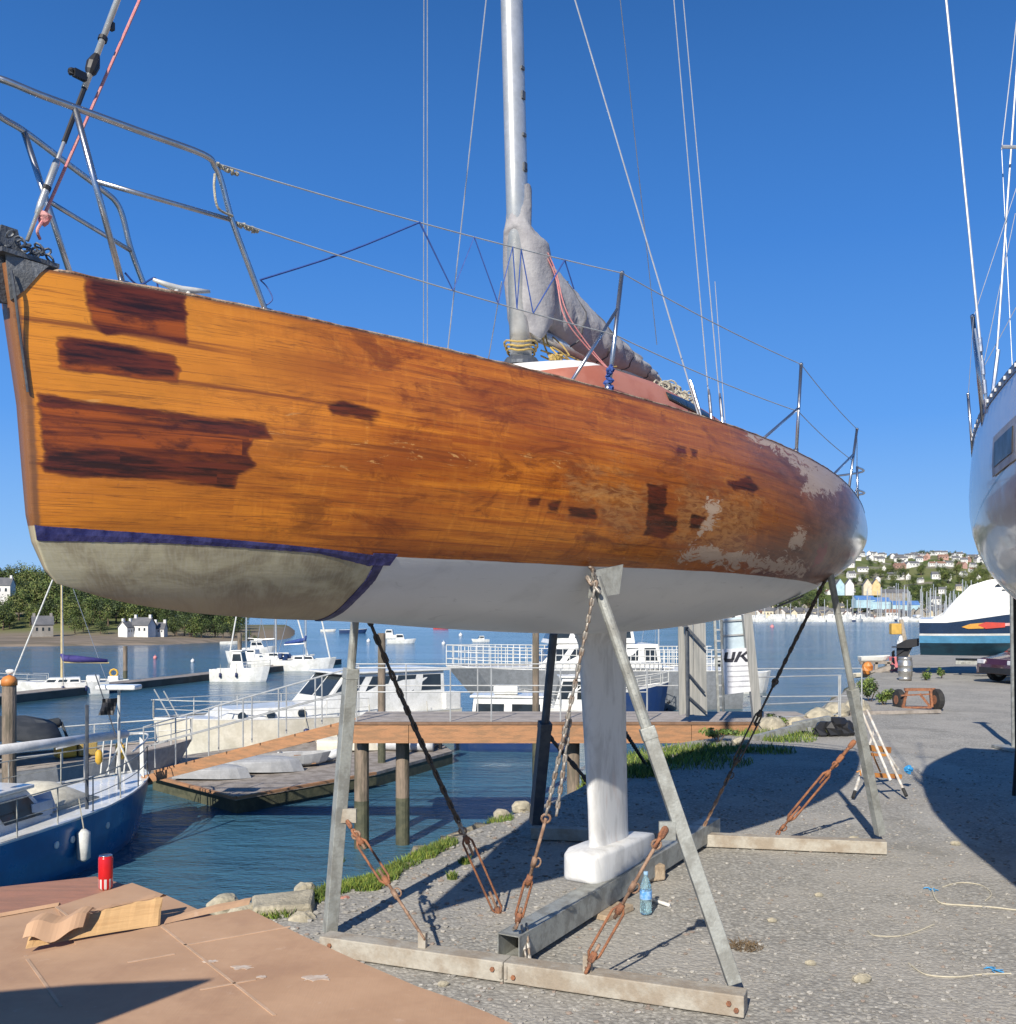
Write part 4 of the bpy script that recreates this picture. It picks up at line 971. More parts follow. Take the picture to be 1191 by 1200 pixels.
# leafy shrubs
leafm = [M('shrub leaf', (.08, .14, .025), .6, 0, col2=(.12, .19, .03), scale=2), M('shrub leaf light', (.20, .26, .05), .6, 0, col2=(.14, .19, .035), scale=2), M('shrub leaf dark', (.035, .06, .015), .6, 0, scale=2)]
bark = M('bark', (.14, .10, .07), .9, 0, col2=(.08, .06, .045), scale=6, bump=.5)
def leaf_crown(mb, c, r, n, ls, q, squash=.8, clumps=9, fill=.55):
    cs = []
    for _ in range(clumps):
        v = Vector((q.gauss(0, 1), q.gauss(0, 1), q.gauss(0, 1))).normalized() * q.uniform(.25, .85); cs.append((Vector((v.x * r, v.y * r, v.z * r * squash)), r * q.uniform(.28, .50), q.randrange(3)))
    for _ in range(n):
        cc, cr, ci = q.choice(cs); v = Vector((q.gauss(0, 1), q.gauss(0, 1), q.gauss(0, 1))).normalized() * cr * (q.random() ** .4)
        p = Vector(c) + cc + Vector((v.x, v.y, v.z * squash)); s = ls * q.uniform(.6, 1.3)
        nn = (v.normalized() + Vector((q.uniform(-1, 1), q.uniform(-1, 1), q.uniform(-.2, 1.2)))).normalized(); a = nn.orthogonal().normalized(); a = (Matrix.Rotation(q.uniform(0, 6.28), 3, nn) @ a); b = nn.cross(a)
        mb.cur = ci if q.random() < .7 else q.randrange(3); mb.add([p - a * s, p - b * s * .5, p + a * s, p + b * s * .5], [(0, 1, 2, 3)])
def shrub(label, px, py, wpx, hpx, seed, group=None, mats=leafm, name='shrub', n=900, extra=0):
    g = ground(px, py); s = g.y / FPX; r = wpx * s / 2; h = hpx * s; q = random.Random(seed); root = thing(name, label, 'shrub', g, group=group)
    mb = MB(); leaf_crown(mb, (0, 0, h * .52), r, n, max(.03, r * .09), q, squash=h / 2 / r * 1.0, clumps=10); part('foliage', mats, root, mb)
    mb = MB()
    for k in range(5): a = q.uniform(0, 6.28); mb.tube([(0, 0, -.05), (r * .3 * math.cos(a), r * .3 * math.sin(a), h * .35), (r * .55 * math.cos(a), r * .55 * math.sin(a), h * .7)], .012 * max(1, r), 5, r2=.004 * max(1, r))
    part('stem', bark, root, mb); return root
shrub('light green shrub on the shore edge just left of the old axle', 1020, 822, 34, 30, 1)
shrub('dense green shrub low behind the steel prop near the railings', 1012, 812, 26, 22, 2)
shrub('bright green bush spreading beside the rusty axle frame', 1036, 826, 28, 24, 3)
shrub('low weedy bush at the land end of the wooden jetty', 908, 852, 34, 16, 4, n=500)
shrub('dark small bush at the shaded foot of the jetty gate', 842, 868, 46, 18, 5, n=700)
shrub('yellow green weed clump between the keg and the outboard drive', 1085, 797, 16, 16, 6, n=400)
shrub('yellow green weed clump under the stern of the motor cruiser', 1103, 795, 14, 14, 7, n=400)
# bank rocks
for i, (lab, px, py, r, m) in enumerate([('big flat pale quay stone at the water edge beside the left prop', 343, 1070, 0, 0), ('small grey boulder behind the cardboard at the water edge', 264, 1068, .14, 0), ('round tan stone between the flat quay stone and the left prop', 358, 1048, .09, 0),
                                       ('weathered stone half hidden behind the cardboard corner', 285, 1078, .12, 0), ('tan broken stone beneath the flat quay stone', 355, 1085, .10, 0), ('reddish broken brick piece near the foot of the left prop', 405, 1060, .05, 1)]):
    g = ground(px, py, -.05)
    if r: stone_thing('stone', lab, 'stone', (g.x, g.y, -.02), r, M('reddish brick', (.42, .20, .15), .9) if m else stone, 20 + i)
    else: block_thing('quay_stone', lab, 'stone', (g.x - .06, g.y - .05, -.02), (.44, .34, .20), .25, stone, 9, j=.035)
for i, (px, py, r) in enumerate([(612, 950, .12), (588, 958, .1), (905, 856, .28), (935, 852, .22), (960, 845, .3), (868, 872, .15), (980, 838, .3), (1005, 832, .3)]):
    g = ground(px, py); stone_thing('shore_stone', ['small pale stone on the grassy quay edge', 'low tan stone on the quay edge beside the dark prop', 'rough pale rock where the jetty meets the land', 'tan rock beside the jetty end weeds', 'pale boulder near the railing posts on the shore', 'small rock in the shade beside the gate post', 'rough boulder beneath the end of the railings', 'rounded rock by the shore shrubs'][i], 'rock', (g.x, g.y, r * .2), r, stone, 40 + i)
q = random.Random(77)
for i, (px, py, rr) in enumerate([(520, 1155, .03), (960, 1050, .03), (1010, 1150, .05), (905, 1080, .03), (1120, 990, .04), (950, 1130, .03), (1000, 985, .05)]):
    g = ground(px, py); stone_thing('stone', ['small pale stone on the gravel behind the near end of the front beam', 'pale pebble alone on the sunny gravel right of the near prop', 'grey stone low in the sunny gravel at the bottom', 'small stone right of the near prop foot', 'small stone at the rim of the right hand shade', 'little pale stone below the curved cord', 'flat stone just in front of the far beam end'][i], 'stone', (g.x, g.y, rr * .3), rr, stone, 60 + i, squash=(1.2, .9, .6))
# cords on the gravel
def cord(label, pts, mat, r=.006, name='cord'):
    P = [ground(*p) + Vector((0, 0, r * 1.2)) for p in pts]; mb = MB(); mb.tube(arc3(P, 6), r, 6); tag(mb.build(name, mat, origin=P[0]), label, 'cord'); return P
cordm = M('frayed pale cord', (.55, .50, .38), .9)
cord('pale frayed cord looping out of the shade on the right', [(1092, 1040), (1100, 1058), (1130, 1062), (1160, 1064), (1195, 1068)], cordm)
cord('thin pale cord crossing the gravel near the shade edge', [(1105, 1040), (1125, 1035), (1150, 1038), (1162, 1048), (1155, 1056)], cordm, .004)
cord('short curved cord alone in the middle of the sunny gravel', [(1017, 1092), (1025, 1097), (1050, 1098), (1070, 1094), (1095, 1084)], cordm, .004)
cord('long pale cord on the gravel nearest the camera', [(1065, 1130), (1085, 1143), (1120, 1146), (1150, 1143), (1185, 1142)], cordm, .005)
for lab, px, py in (('frayed blue rope end beside the loop of pale cord', 1091, 1043), ('tiny blue rope scrap on the long pale cord', 1165, 1138)):
    g = ground(px, py); mb = MB(); q = random.Random(px)
    for k in range(9): a = q.uniform(0, 6.28); mb.tube([(g.x, g.y, .008), (g.x + .03 * math.cos(a), g.y + .03 * math.sin(a), .012), (g.x + .055 * math.cos(a + .5), g.y + .055 * math.sin(a + .5), .006)], .003, 4)
    tag(mb.build('rope_scrap', M('sky blue rope', (.05, .30, .60), .7), origin=g), lab, 'rope')
g = ground(872, 1110); blades('dry_weed', [(g.x, g.y, .12, .10, 0)], 260, .03, .003, [M('dry brown weed', (.16, .11, .06), .9)], kind='', label='dry brown tuft of weed flat on the gravel near the right prop', cat='weed', origin=g, lean=1.5)
# ================================================================ staging with cardboard
ZP = .905
def pl(px, py, z=ZP): return ground(px, py, z)
staging = thing('work_platform', 'low plywood work platform beside the quay wall, covered in cardboard sheets', 'platform', (pl(120, 1120).x, pl(120, 1120).y, 0))
ply = M('reddish plywood', (.42, .20, .12), .7, 0, col2=(.33, .17, .11), scale=4, bump=.2, stretch=(1, 6, 1))
mb = MB(); mb.prism([(p.x, p.y) for p in (pl(-90, 1049), pl(112, 1027), pl(160, 1040), pl(236, 1069), pl(300, 1085), pl(424, 1140), pl(540, 1190), pl(620, 1250), pl(-120, 1260))], ZP - .02, ZP); part('board', ply, staging, mb, world=True)
for k, (px, py) in enumerate(((20, 1060), (215, 1085), (400, 1170), (60, 1240))):
    g = pl(px, py); mb = MB(); mb.bar((g.x, g.y, 0.01), (g.x, g.y, ZP - .022), .07); part('leg', timber, staging, mb, world=True)
mb = MB(); mb.bar(pl(20, 1060) - Vector((0, 0, .07)), pl(215, 1085) - Vector((0, 0, .07)), .045, .09); mb.bar(pl(60, 1240) - Vector((0, 0, .07)), pl(400, 1170) - Vector((0, 0, .07)), .045, .09); part('bearer', timber, staging, mb, world=True)
t = NT('brown cardboard'); v = t.obj(); n = t.noise(v, 3, 4, .6)
c = t.mix(t.smooth(n, .35, .65), (.50, .315, .19), (.44, .27, .16)); c = t.mix(t.smooth(t.noise(v, 14, 4, .7), .62, .72, 0, .35), c, (.60, .44, .32)); c = t.mix(t.smooth(t.noise(v, 1.7, 5, .7), .5, .7, 0, .5), c, (.33, .19, .115)); c = t.mix(t.smooth(t.noise(t.map(v, (2, 60, 1)), 1, 3, .6), .55, .75, 0, .2), c, (.34, .20, .12))
t.set(col=c, rough=.8); t.bump(t.math('ADD', n, t.math('MULTIPLY', t.noise(t.map(v, (140, 6, 1)), 1, 2), .12)), .35, .012); card = t.m
cardedge = M('fluted inner cardboard', (.56, .35, .16), .85, 0, col2=(.48, .29, .13), scale=2.0, bump=.15, stretch=(2, 2, 60))
chalk = M('white plaster dust', (.58, .50, .42), .9, 0, col2=(.48, .36, .27), scale=20)
def sheet(label, px_pts, z, creases=(), thick=.006, wav=.0, name='cardboard_sheet'):
    P = [pl(a, b, z) for a, b in px_pts]; root = thing(name, label, 'cardboard', P[0], group=None)
    mb = MB(); mb.prism([(p.x, p.y) for p in P], z, z + thick); part('panel', card, root, mb, world=True)
    mb = MB()
    for a, b in creases:
        A, B = pl(*a, z + thick), pl(*b, z + thick); A.z = B.z = z + thick + .0008; mb.bar(A, B, .010, .0025)
    if creases: part('crease', M('worn cardboard crease', (.56, .38, .25), .85), root, mb, world=True)
    return root
sheet('large flat cardboard sheet in the left foreground under the torn strip', [(-60, 1085), (68, 1062), (215, 1068), (232, 1090), (200, 1140), (90, 1215), (-60, 1235)], ZP + .001, [((-20, 1142), (30, 1124)), ((30, 1120), (72, 1180)), ((-40, 1166), (15, 1150))])
sheet('cardboard panel with a pointed corner behind the torn strip', [(66, 1064), (155, 1036), (198, 1052), (238, 1070), (300, 1092), (100, 1130)], ZP + .009, [((66, 1063), (92, 1083))])
sheet('biggest cardboard sheet running to the curved front corner by the cradle beam', [(20, 1125), (185, 1086), (292, 1067), (352, 1097), (424, 1130), (489, 1158), (535, 1174), (572, 1189), (650, 1225), (640, 1250), (-80, 1260), (-60, 1145)], ZP + .017, [((190, 1086), (322, 1190)), ((32, 1124), (72, 1180)), ((150, 1128), (205, 1118)), ((215, 1108), (340, 1086)), ((235, 1160), (300, 1148))])
# torn folded strip
mb = MB(); zt = ZP + .026
A = [pl(30, 1112, zt), pl(100, 1102, zt), pl(185, 1085, zt)]; hts = [.10, .052, .085, .06, .075, .095]
rows = []; N = 24; q = random.Random(8)
for i in range(N + 1):
    f = i / N; p = A[0].lerp(A[2], f) + Vector((0, .02 * math.sin(f * 3), 0)); h = float(np.interp(f, [0, .04, .2, .38, .42, .6, 1], [.05, .075, .05, .085, .07, .085, .10])) * .85 + q.uniform(-.003, .003)
    rows.append([p, p + Vector((-.012, .045, h * .55)), p + Vector((-.018, .085, h)), p + Vector((-.012, .090, h)), p + Vector((-.006, .052, h * .5)), p + Vector((.004, .012, 0))])
mb.loft(rows)
strip = thing('torn_cardboard_strip', 'torn folded cardboard strip with orange fluted inside standing on the sheets', 'cardboard', A[0])
part('fluted_face', cardedge, strip, mb, world=True)
mb = MB(); rows = []
for i in range(17):
    f = i / 16; p = A[0].lerp(A[2], f * .98 + .01) + Vector((-.018, .09 + .02 * math.sin(f * 3), 0)); h = float(np.interp(f, [0, .04, .2, .38, .42, .6, 1], [.05, .075, .05, .085, .07, .085, .10])) * .87 + .002
    rows.append([p + Vector((0, 0, h)), p + Vector((0, .035, h + .006 * math.sin(i))), p + Vector((0, .07, h - .015)), p + Vector((0, .07, h - .020)), p + Vector((0, .035, h - .001)), p + Vector((0, 0, h - .004))])
mb.loft(rows)
rows = []
for i in range(15):
    f = i / 14; p = A[0].lerp(A[2], .02 + f * .44) + Vector((-.014, .075, 0)); h = .085 + .012 * math.sin(f * 9); c_ = .035 + .03 * math.sin(f * 3.1)
    rows.append([p + Vector((0, .02, h - .008)), p + Vector((0, -.005, h + .004)), p + Vector((-.004, -.035 - c_ * .4, h - .006)), p + Vector((-.006, -.05 - c_ * .8, h - .030 - c_ * .5)), p + Vector((-.006, -.046 - c_ * .8, h - .032 - c_ * .5)), p + Vector((-.004, -.030 - c_ * .4, h - .012)), p + Vector((0, -.003, h - .003))])
mb.loft(rows); part('outer_face', card, strip, mb, world=True)
mb = MB(); rows = []
for i in range(13):
    f = i / 12; p = pl(192, 1083, zt).lerp(pl(292, 1060, zt), f); h = .006 + .008 * math.sin(f * 2.5) + q.uniform(0, .003)
    rows.append([p, p + Vector((0, .02, h)), p + Vector((0, .045, h + .004)), p + Vector((0, .05, h)), p + Vector((0, .02, h - .005))])
mb.loft(rows); tag(mb.build('cardboard_flap', card, origin=pl(192, 1083)), 'narrow curled cardboard flap edge leading right from the torn strip', 'cardboard')
mb = MB()
rows = [[p, p + Vector((0, .015, .012)), p + Vector((0, .03, .0))] for p in [pl(-30, 1080, ZP + .01).lerp(pl(68, 1062, ZP + .01), i / 8) for i in range(9)]]
mb.loft(rows); tag(mb.build('cardboard_flap', card, origin=pl(0, 1075)), 'raised dark edge of cardboard at the far left near the can', 'cardboard')
def smear(px, py, r, seed, label):
    g = pl(px, py, ZP + .0235); q = random.Random(seed); mb = MB(); n = 18
    mb.prism([(g.x + r * (1 + q.uniform(-.45, .35)) * math.cos(k * 6.283 / n) * 1.5, g.y + r * (1 + q.uniform(-.45, .35)) * math.sin(k * 6.283 / n)) for k in range(n)], ZP + .0235, ZP + .0250); tag(mb.build('dust_smear', chalk, origin=g), label, 'smear')
smear(247, 1127, .016, 1, 'small white smear on the cardboard near its middle crease'); smear(283, 1134, .022, 2, 'brightest white smear on the cardboard, rightmost of three close together'); smear(307, 1145, .012, 3, 'tiny white smear on the cardboard below the bright one'); smear(372, 1146, .030, 4, 'wide pale dusty smear towards the right side of the cardboard')
# red drinks can
cp = pl(124, 1042); can = thing('drinks_can', 'tall red and white drinks can standing on the edge of the reddish board', 'can', (cp.x, cp.y, ZP + .001))
t = NT('red and white can print'); sx = t.n('SeparateXYZ', {0: t.obj()}); z = sx.outputs[2]; an = t.math('ARCTAN2', sx.outputs[1], sx.outputs[0])
c = t.mix(t.smooth(t.noise(t.map(t.obj(), (60, 60, 30)), 1, 2), .56, .60), (.62, .015, .02), (.55, .02, .02)); st2 = t.math('MULTIPLY', t.smooth(z, .048, .050, 1, 0), t.smooth(t.math('SINE', t.math('MULTIPLY', an, 9)), -.1, .1)); c = t.mix(st2, c, (.75, .74, .72))
t.set(col=c, rough=.25, metal=.25); mb = MB(); mb.lathe((0, 0, 0), [(.024, 0), (.031, .010), (.031, .138), (.027, .148)], 28); part('can_body', t.m, can, mb, smooth=True)
mb = MB(); mb.lathe((0, 0, .1475), [(.0275, 0), (.0285, .003), (.0265, .005), (.0255, .0015)], 28); part('can_rim', steel, can, mb, smooth=True)
# ================================================================ generic small craft (x from stern to bow, z 0 at the waterline)
def wp(px, py): return ground(px, py, WATER)
def hull_rows(L_, B, fb, dr, rise=.3, stern=.78, rake=.08, n=14, full=.55):
    rows = []
    for i in range(n):
        u = i / (n - 1); b = B / 2 * (stern + (1 - stern) * math.sin(min(1, u / .45) * math.pi / 2)) * (1 if u < full else math.cos((u - full) / (1 - full) * math.pi / 2) ** .75 * .985 + .015)
        zs = fb * (1 + rise * u ** 2.2); k = -dr * (1 - max(0, (u - .7) / .3) ** 2); x0 = u * L_; rk = rake * L_ * max(0, (u - .6) / .4)
        half = [(1, zs, rk), (.98, zs * .55, rk * .6), (.93, zs * .12, rk * .2), (.90, 0, 0), (.72, k * .45, -rk * .1), (.35, k * .85, -rk * .2)]
        r = [(x0 + c, b * a, z) for a, z, c in half] + [(x0 - rk * .2, 0, k)] + [(x0 + c, -b * a, z) for a, z, c in half[::-1]]
        rows.append(r)
    return rows
def put_hull(parent, L_, B, fb, dr, top, bottom, deck, stripe=None, **k):
    rows = hull_rows(L_, B, fb, dr, **k); mb = MB(); n = len(rows[0])
    for i in range(len(rows) - 1):
        for j in range(n - 1):
            mb.cur = 1 if 3 <= j < n - 4 else (2 if stripe and j in (2, n - 4) else 0)
            mb.add([rows[i][j], rows[i][j + 1], rows[i + 1][j + 1], rows[i + 1][j]], [(0, 1, 2, 3)])
    mb.cur = 0; mb.add(rows[0], [tuple(range(n))]); mb.add(rows[-1], [tuple(range(n))[::-1]])
    h = part('hull', [top, bottom, stripe or top], parent, mb)
    mb = MB(); dk = [[(r[0][0], r[0][1] * .96, r[0][2] - .03), (r[0][0], 0, r[0][2] + .02), (r[0][0], -r[0][1] * .96, r[0][2] - .03)] for r in rows]; mb.loft(dk, cap=False, closed=False)
    mb.loft([[(r[0][0], r[0][1] * s, r[0][2] - .005) for s in (.955, 1.005)] + [(r[0][0], r[0][1] * s, r[0][2] + .03) for s in (1.005, .955)] for r in rows]); mb.loft([[(r[0][0], -r[0][1] * s, r[0][2] - .005) for s in (.955, 1.005)] + [(r[0][0], -r[0][1] * s, r[0][2] + .03) for s in (1.005, .955)] for r in rows])
    part('deck', deck, parent, mb); return rows
def cabin(parent, x0, x1, w, z0, h, mat, rake_f=.5, rake_b=.15, taper=.85, name='cabin', front_win=True, side_win=2, glass=dark_glass, roof=None, wz=(.45, .85), over=.06):
    """a deckhouse with windows set in its sides; x0 aft, x1 fore"""
    hw = w / 2; f = lambda x, y, z: (x, y, z)
    c = [(x0, -hw, z0), (x1, -hw * taper, z0), (x1, hw * taper, z0), (x0, hw, z0)]; t = [(x0 + rake_b * h, -hw * .92, z0 + h), (x1 - rake_f * h, -hw * taper * .88, z0 + h), (x1 - rake_f * h, hw * taper * .88, z0 + h), (x0 + rake_b * h, hw * .92, z0 + h)]
    mb = MB(); mb.add(c + t, [(3, 2, 1, 0), (4, 5, 6, 7), (0, 1, 5, 4), (1, 2, 6, 5), (2, 3, 7, 6), (3, 0, 4, 7)]); cb = part(name, mat, parent, mb, bevel=.03)
    C_ = [Vector(p) for p in c]; T_ = [Vector(p) for p in t]
    if roof:
        mb = MB(); cx = [(x0 + rake_b * h - over * 2, -hw * .92 - over), (x1 - rake_f * h + over * 2, -hw * taper * .88 - over), (x1 - rake_f * h + over * 2, hw * taper * .88 + over), (x0 + rake_b * h - over * 2, hw * .92 + over)]
        mb.prism(cx, z0 + h + .003, z0 + h + .07); part('roof', roof, cb, mb, bevel=.02)
    def pane(a, b, ta, tb, u0, u1, v0, v1, nrm):
        P = lambda u, v: a.lerp(b, u).lerp(ta.lerp(tb, u), v)
        mb = MB(); q = [P(u0, v0), P(u1, v0), P(u1, v1), P(u0, v1)]; nn = Vector(nrm) * .012; mb.loft([[p - nn * .3 for p in q], [p + nn for p in q]]); part('window', glass, cb, mb)
    for sgn, (a, b) in ((-1, (0, 1)), (1, (3, 2))):
        for k in range(side_win): g = 1 / side_win; pane(C_[a], C_[b], T_[a], T_[b], g * k + .08 * g + .02, g * (k + 1) - .08 * g - .01, wz[0], wz[1], (0, sgn, 0))
    if front_win:
        for k in range(2): pane(C_[1], C_[2], T_[1], T_[2], .06 + .46 * k, .48 + .46 * k, wz[0] - .05, wz[1] + .05, (1, 0, .3))
    return cb
def rails(parent, rows, i0, i1, h=.55, r=.014, mat=alu_w, every=2, name='guard_rail'):
    mb = MB()
    for s in (0, -1):
        pts = [Vector(rows[i][s]) * 1.0 + Vector((0, -.06 if rows[i][s][1] > 0 else .06, 0)) for i in range(i0, i1)]
        for k in (.5, 1): mb.tube([p + Vector((0, 0, h * k)) for p in pts], r * (1 if k == 1 else .7), 5)
        for p in pts[::every] + [pts[-1]]: mb.tube([p, p + Vector((0, 0, h))], r, 5)
    if i1 == len(rows): mb.tube([Vector(rows[-1][0]) + Vector((.05, 0, h)), Vector(rows[-1][-1]) + Vector((.05, 0, h))], r, 5)
    return part(name, mat, parent, mb)
def sail_rig(parent, xm, zb, mh, L_, boom=.38, r=.05, mat=mast_m, cover=None, furl=True, wr=.012, spr=.55):
    mb = MB(); mb.tube([(xm, 0, zb), (xm, 0, zb + mh)], r, 8, r2=r * .8); mt = part('mast', mat, parent, mb)
    if spr: mb = MB(); mb.tube([(xm, -L_ * .09, zb + mh * spr), (xm, L_ * .09, zb + mh * spr)], r * .4, 5); part('spreader', mat, mt, mb)
    mb = MB(); mb.tube([(xm - .1, 0, zb + mh * .13), (xm - L_ * boom, 0, zb + mh * .12)], r * .8, 8); part('boom', mat, parent, mb)
    if cover:
        mb = MB(); n = 8; mb.tube([(xm + .02, 0, zb + mh * .20), (xm - .08, 0, zb + mh * .165), (xm - L_ * boom * .3, 0, zb + mh * .155), (xm - L_ * boom * .97, 0, zb + mh * .135)], [r * 1.3, r * 3, r * 3.2, r * 1.5], 8); part('sail_cover', cover, parent, mb, smooth=True)
    mb = MB(); top = Vector((xm, 0, zb + mh * .98))
    for a in ((L_ * .98, 0, .6), (0.1, 0, .6), (xm - .1, L_ * .13, .5), (xm - .1, -L_ * .13, .5)): mb.tube([Vector(a), top], wr, 4)
    part('rigging', wire_m, parent, mb)
    if furl: mb = MB(); mb.tube([Vector((L_ * .98, 0, .7)), Vector((L_ * .98, 0, .7)).lerp(top, .92)], wr * 3, 6); part('furled_sail', M('furled white sail', (.70, .70, .66), .8), parent, mb)
def boat(name, label, cat, loc, heading, group=None):
    return thing(name, label, cat, (loc[0], loc[1], WATER), R(heading), group)

def fenders(parent, rows, idx, mat, L_=.42, r=.09, side=(-1, 1)):
    for i in idx:
        for s in side:
            p = Vector(rows[i][0]); y = (abs(p.y) + r * .8) * s; mb = MB(); z = p.z * .55; mb.tube([(p.x, y, z + L_ / 2), (p.x, y, z + L_ * .4), (p.x, y, z - L_ * .4), (p.x, y, z - L_ / 2)], [r * .3, r, r, r * .3], 8); f_ = part('fender', mat, parent, mb, smooth=True); mb = MB(); mb.tube([(p.x, y, z + L_ / 2), (p.x, y * .94, p.z + .35)], .012, 4); part('fender_line', rope_w, f_, mb)
fend_b = M('navy fender', (.02, .03, .10), .5); fend_w = M('white fender', (.66, .66, .62), .5)
# ---- cream motor yacht behind the gangway
b_ = boat('motor_yacht', 'long cream motor yacht with raked cabin windows moored behind the gangway', 'motor yacht', (-2.55, 36.2), 219)
rows = put_hull(b_, 10.0, 3.3, 1.05, .5, cream_gel, antifoul, white_gel, rise=.22, stern=.9, rake=.03, full=.62)
cabin(b_, .6, 5.6, 2.7, 1.05, 1.35, white_gel, rake_f=.9, rake_b=.0, side_win=4, roof=white_gel, wz=(.52, .92), over=.12)
cb = cabin(b_, 5.3, 8.7, 2.4, 1.03, .42, white_gel, rake_f=1.4, rake_b=0, taper=.6, name='foredeck_trunk', front_win=False, side_win=0)
mb = MB()
for x in (6.0, 7.0, 7.9):
    for s in (-1, 1): mb = MB(); mb.lathe((x, s * (1.10 - (x - 6) * .12), 1.24), [(.14, 0), (.14, .03)], 14, axis=Vector((0, s, .15))); part('porthole', dark_glass, cb, mb)
rails(b_, rows, 5, 14, .55, .016); fenders(b_, rows, (2, 5, 8), fend_b)
mb = MB(); mb.box((.35, 0, 1.35), (.7, 2.9, .6)); part('cockpit_coaming', white_gel, b_, mb, bevel=.05)
mb = MB(); mb.box((9.9, -.30, .98), (.4, .5, .10)); mb.tube([(9.6, .3, 1.2), (10.1, .3, 2.1)], .02, 5); mb.tube([(9.6, -.5, 1.2), (10.1, -.5, 2.1)], .02, 5); part('bow_gear', alu_w, b_, mb)
# ---- blue workboat at the quay, left foreground
b_ = boat('blue_motorsailer', 'blue hulled motorsailer with white deck moored beside the cardboard at the left', 'motorsailer', (-9.9, 12.2), 76.5)
rows = put_hull(b_, 8.9, 3.0, .92, .75, bluehull, antifoul, white_gel, stripe=bluehull, rise=.18, stern=.8, rake=.05, n=20)
cb = cabin(b_, 1.4, 5.3, 2.15, .90, .62, white_gel, rake_f=.9, rake_b=0, side_win=3, front_win=False, roof=white_gel, wz=(.25, .85), name='coachroof')
cabin(b_, .6, 3.2, 1.7, 1.58, .75, M('pale grey deckhouse', (.45, .45, .44), .5), rake_f=.4, side_win=2, roof=white_gel, wz=(.25, .8), name='wheelhouse')
mb = MB(); rws = []
for i in range(9):
    u = i / 8; x = 5.4 + 1.4 * u; h = .42 * math.sin(math.pi * (.15 + .8 * u)); rws.append([(x, y, 1.0 + h * math.cos(y / .75 * 1.35)) for y in (-.7, -.45, -.15, .15, .45, .7)] + [(x, .7, .95), (x, -.7, .95)])
mb.loft(rws); part('sprayhood', M('cream canvas', (.66, .62, .50), .85), b_, mb, smooth=True)
mb = MB(); mb.slab([(5.1, -.75, 1.0), (5.6, -.7, 1.0), (5.5, -.65, 1.35), (5.0, -.7, 1.35)], .02); mb.box((5.0, -.75, 1.14), (.5, .3, .25)); part('deck_locker', M('light blue locker', (.35, .45, .58), .5), b_, mb)
rails(b_, rows, 2, 19, .62, .013, mat=galv, every=2); fenders(b_, rows, (6, 11), fend_w, .55, .11)
mb = MB()
for k in range(4): mb.tube([(8.5 + .12 * k, -.5 + .1 * k, 1.1), (8.55 + .12 * k, -.45 + .1 * k, 1.85)], .018, 5); mb.tube([(8.5 + .12 * k, .5 - .1 * k, 1.1), (8.55 + .12 * k, .45 - .1 * k, 1.85)], .018, 5)
mb.tube(arc3([(7.6, -.85, 1.75), (8.6, -.5, 1.85), (9.25, 0, 1.88), (8.6, .5, 1.85), (7.6, .85, 1.75)]), .02, 6); part('bow_rail', alu_w, b_, mb)
bo0 = at(-40, 884, 15.5); bo1 = at(147, 860, 19.5); mb = MB(); mb.tube([bo0, bo1], .085, 12); mb.cyl(bo1, bo1 + (bo1 - bo0).normalized() * .04, .07); mb.tube([bo0.lerp(bo1, .7), bo0.lerp(bo1, .7) - Vector((0, 0, .8))], .02, 5)
part('boom', M('white spar', (.66, .66, .65), .4, 0, scale=3), b_, mb, world=True, smooth=True)
mb = MB(); mb.tube([at(102, 948, 17.2), at(102, 826, 17.2)], .03, 6); part('boat_hook_post', galvd, b_, mb, world=True)
mb = MB(); mb.tube([at(140, 925, 19.0), at(139.5, 809, 19.0)], .028, 6); mb.tube([at(125, 905, 19), at(139, 875, 19)], .02, 5); mb.tube([at(155, 905, 19), at(140, 870, 19)], .02, 5)
fp = part('light_mast', alu_w, b_, mb, world=True)
mb = MB(); mb.prism([(a, b) for a, b in ((-.42, -.22), (.42, -.22), (.42, .22), (-.42, .22))], 0, .10); c = at(139.5, 808, 19); mb.v = [tuple(Vector(v) * .9 + c) for v in mb.v]; part('radar', white_gel, fp, mb, world=True, bevel=.03)
mb = MB(); P = [at(120, 819, 18.5), at(137, 818, 18.6), at(134, 838, 18.6), at(116, 838, 18.5)]; rws = []
for i in range(7): u = i / 6; a = P[0].lerp(P[1], u); b = P[3].lerp(P[2], u); rws.append([a.lerp(b, v / 4) + Vector((0, .04 * math.sin(u * 7 + v), 0)) for v in range(5)] + [a.lerp(b, 1 - v / 4) + Vector((0, .012 + .04 * math.sin(u * 7 + 4 - v), 0)) for v in range(5)])
mb.loft(rws); flagp = part('flag', blackp, b_, mb, world=True); mb = MB(); mb.tube([at(112, 790, 18.6), at(136, 862, 18.6)], .012, 5); part('flag_staff', galvd, flagp, mb, world=True)
for px, py in ((116, 886), (140, 876), (143, 880)): c = at(px, py, 19.2); mb = MB(); mb.tube([c + Vector((0, 0, .12)), c + Vector((0, 0, .06)), c - Vector((0, 0, .10)), c - Vector((0, 0, .16))], [.03, .07, .07, .03], 8); part('float', yellow, b_, mb, world=True, smooth=True)
for x in (3.0, 4.6, 5.0, 6.1): mb = MB(); mb.lathe((x, -hull_rows(8.9, 3.0, .92, .75, rise=.18, stern=.8, rake=.05, n=20)[int(x / 8.9 * 19)][0][1] * .985, .66), [(.06, 0), (.06, .02), (.045, .025)], 12, axis=Vector((0.1, -1, 0))); part('skin_fitting', white_gel, b_, mb)
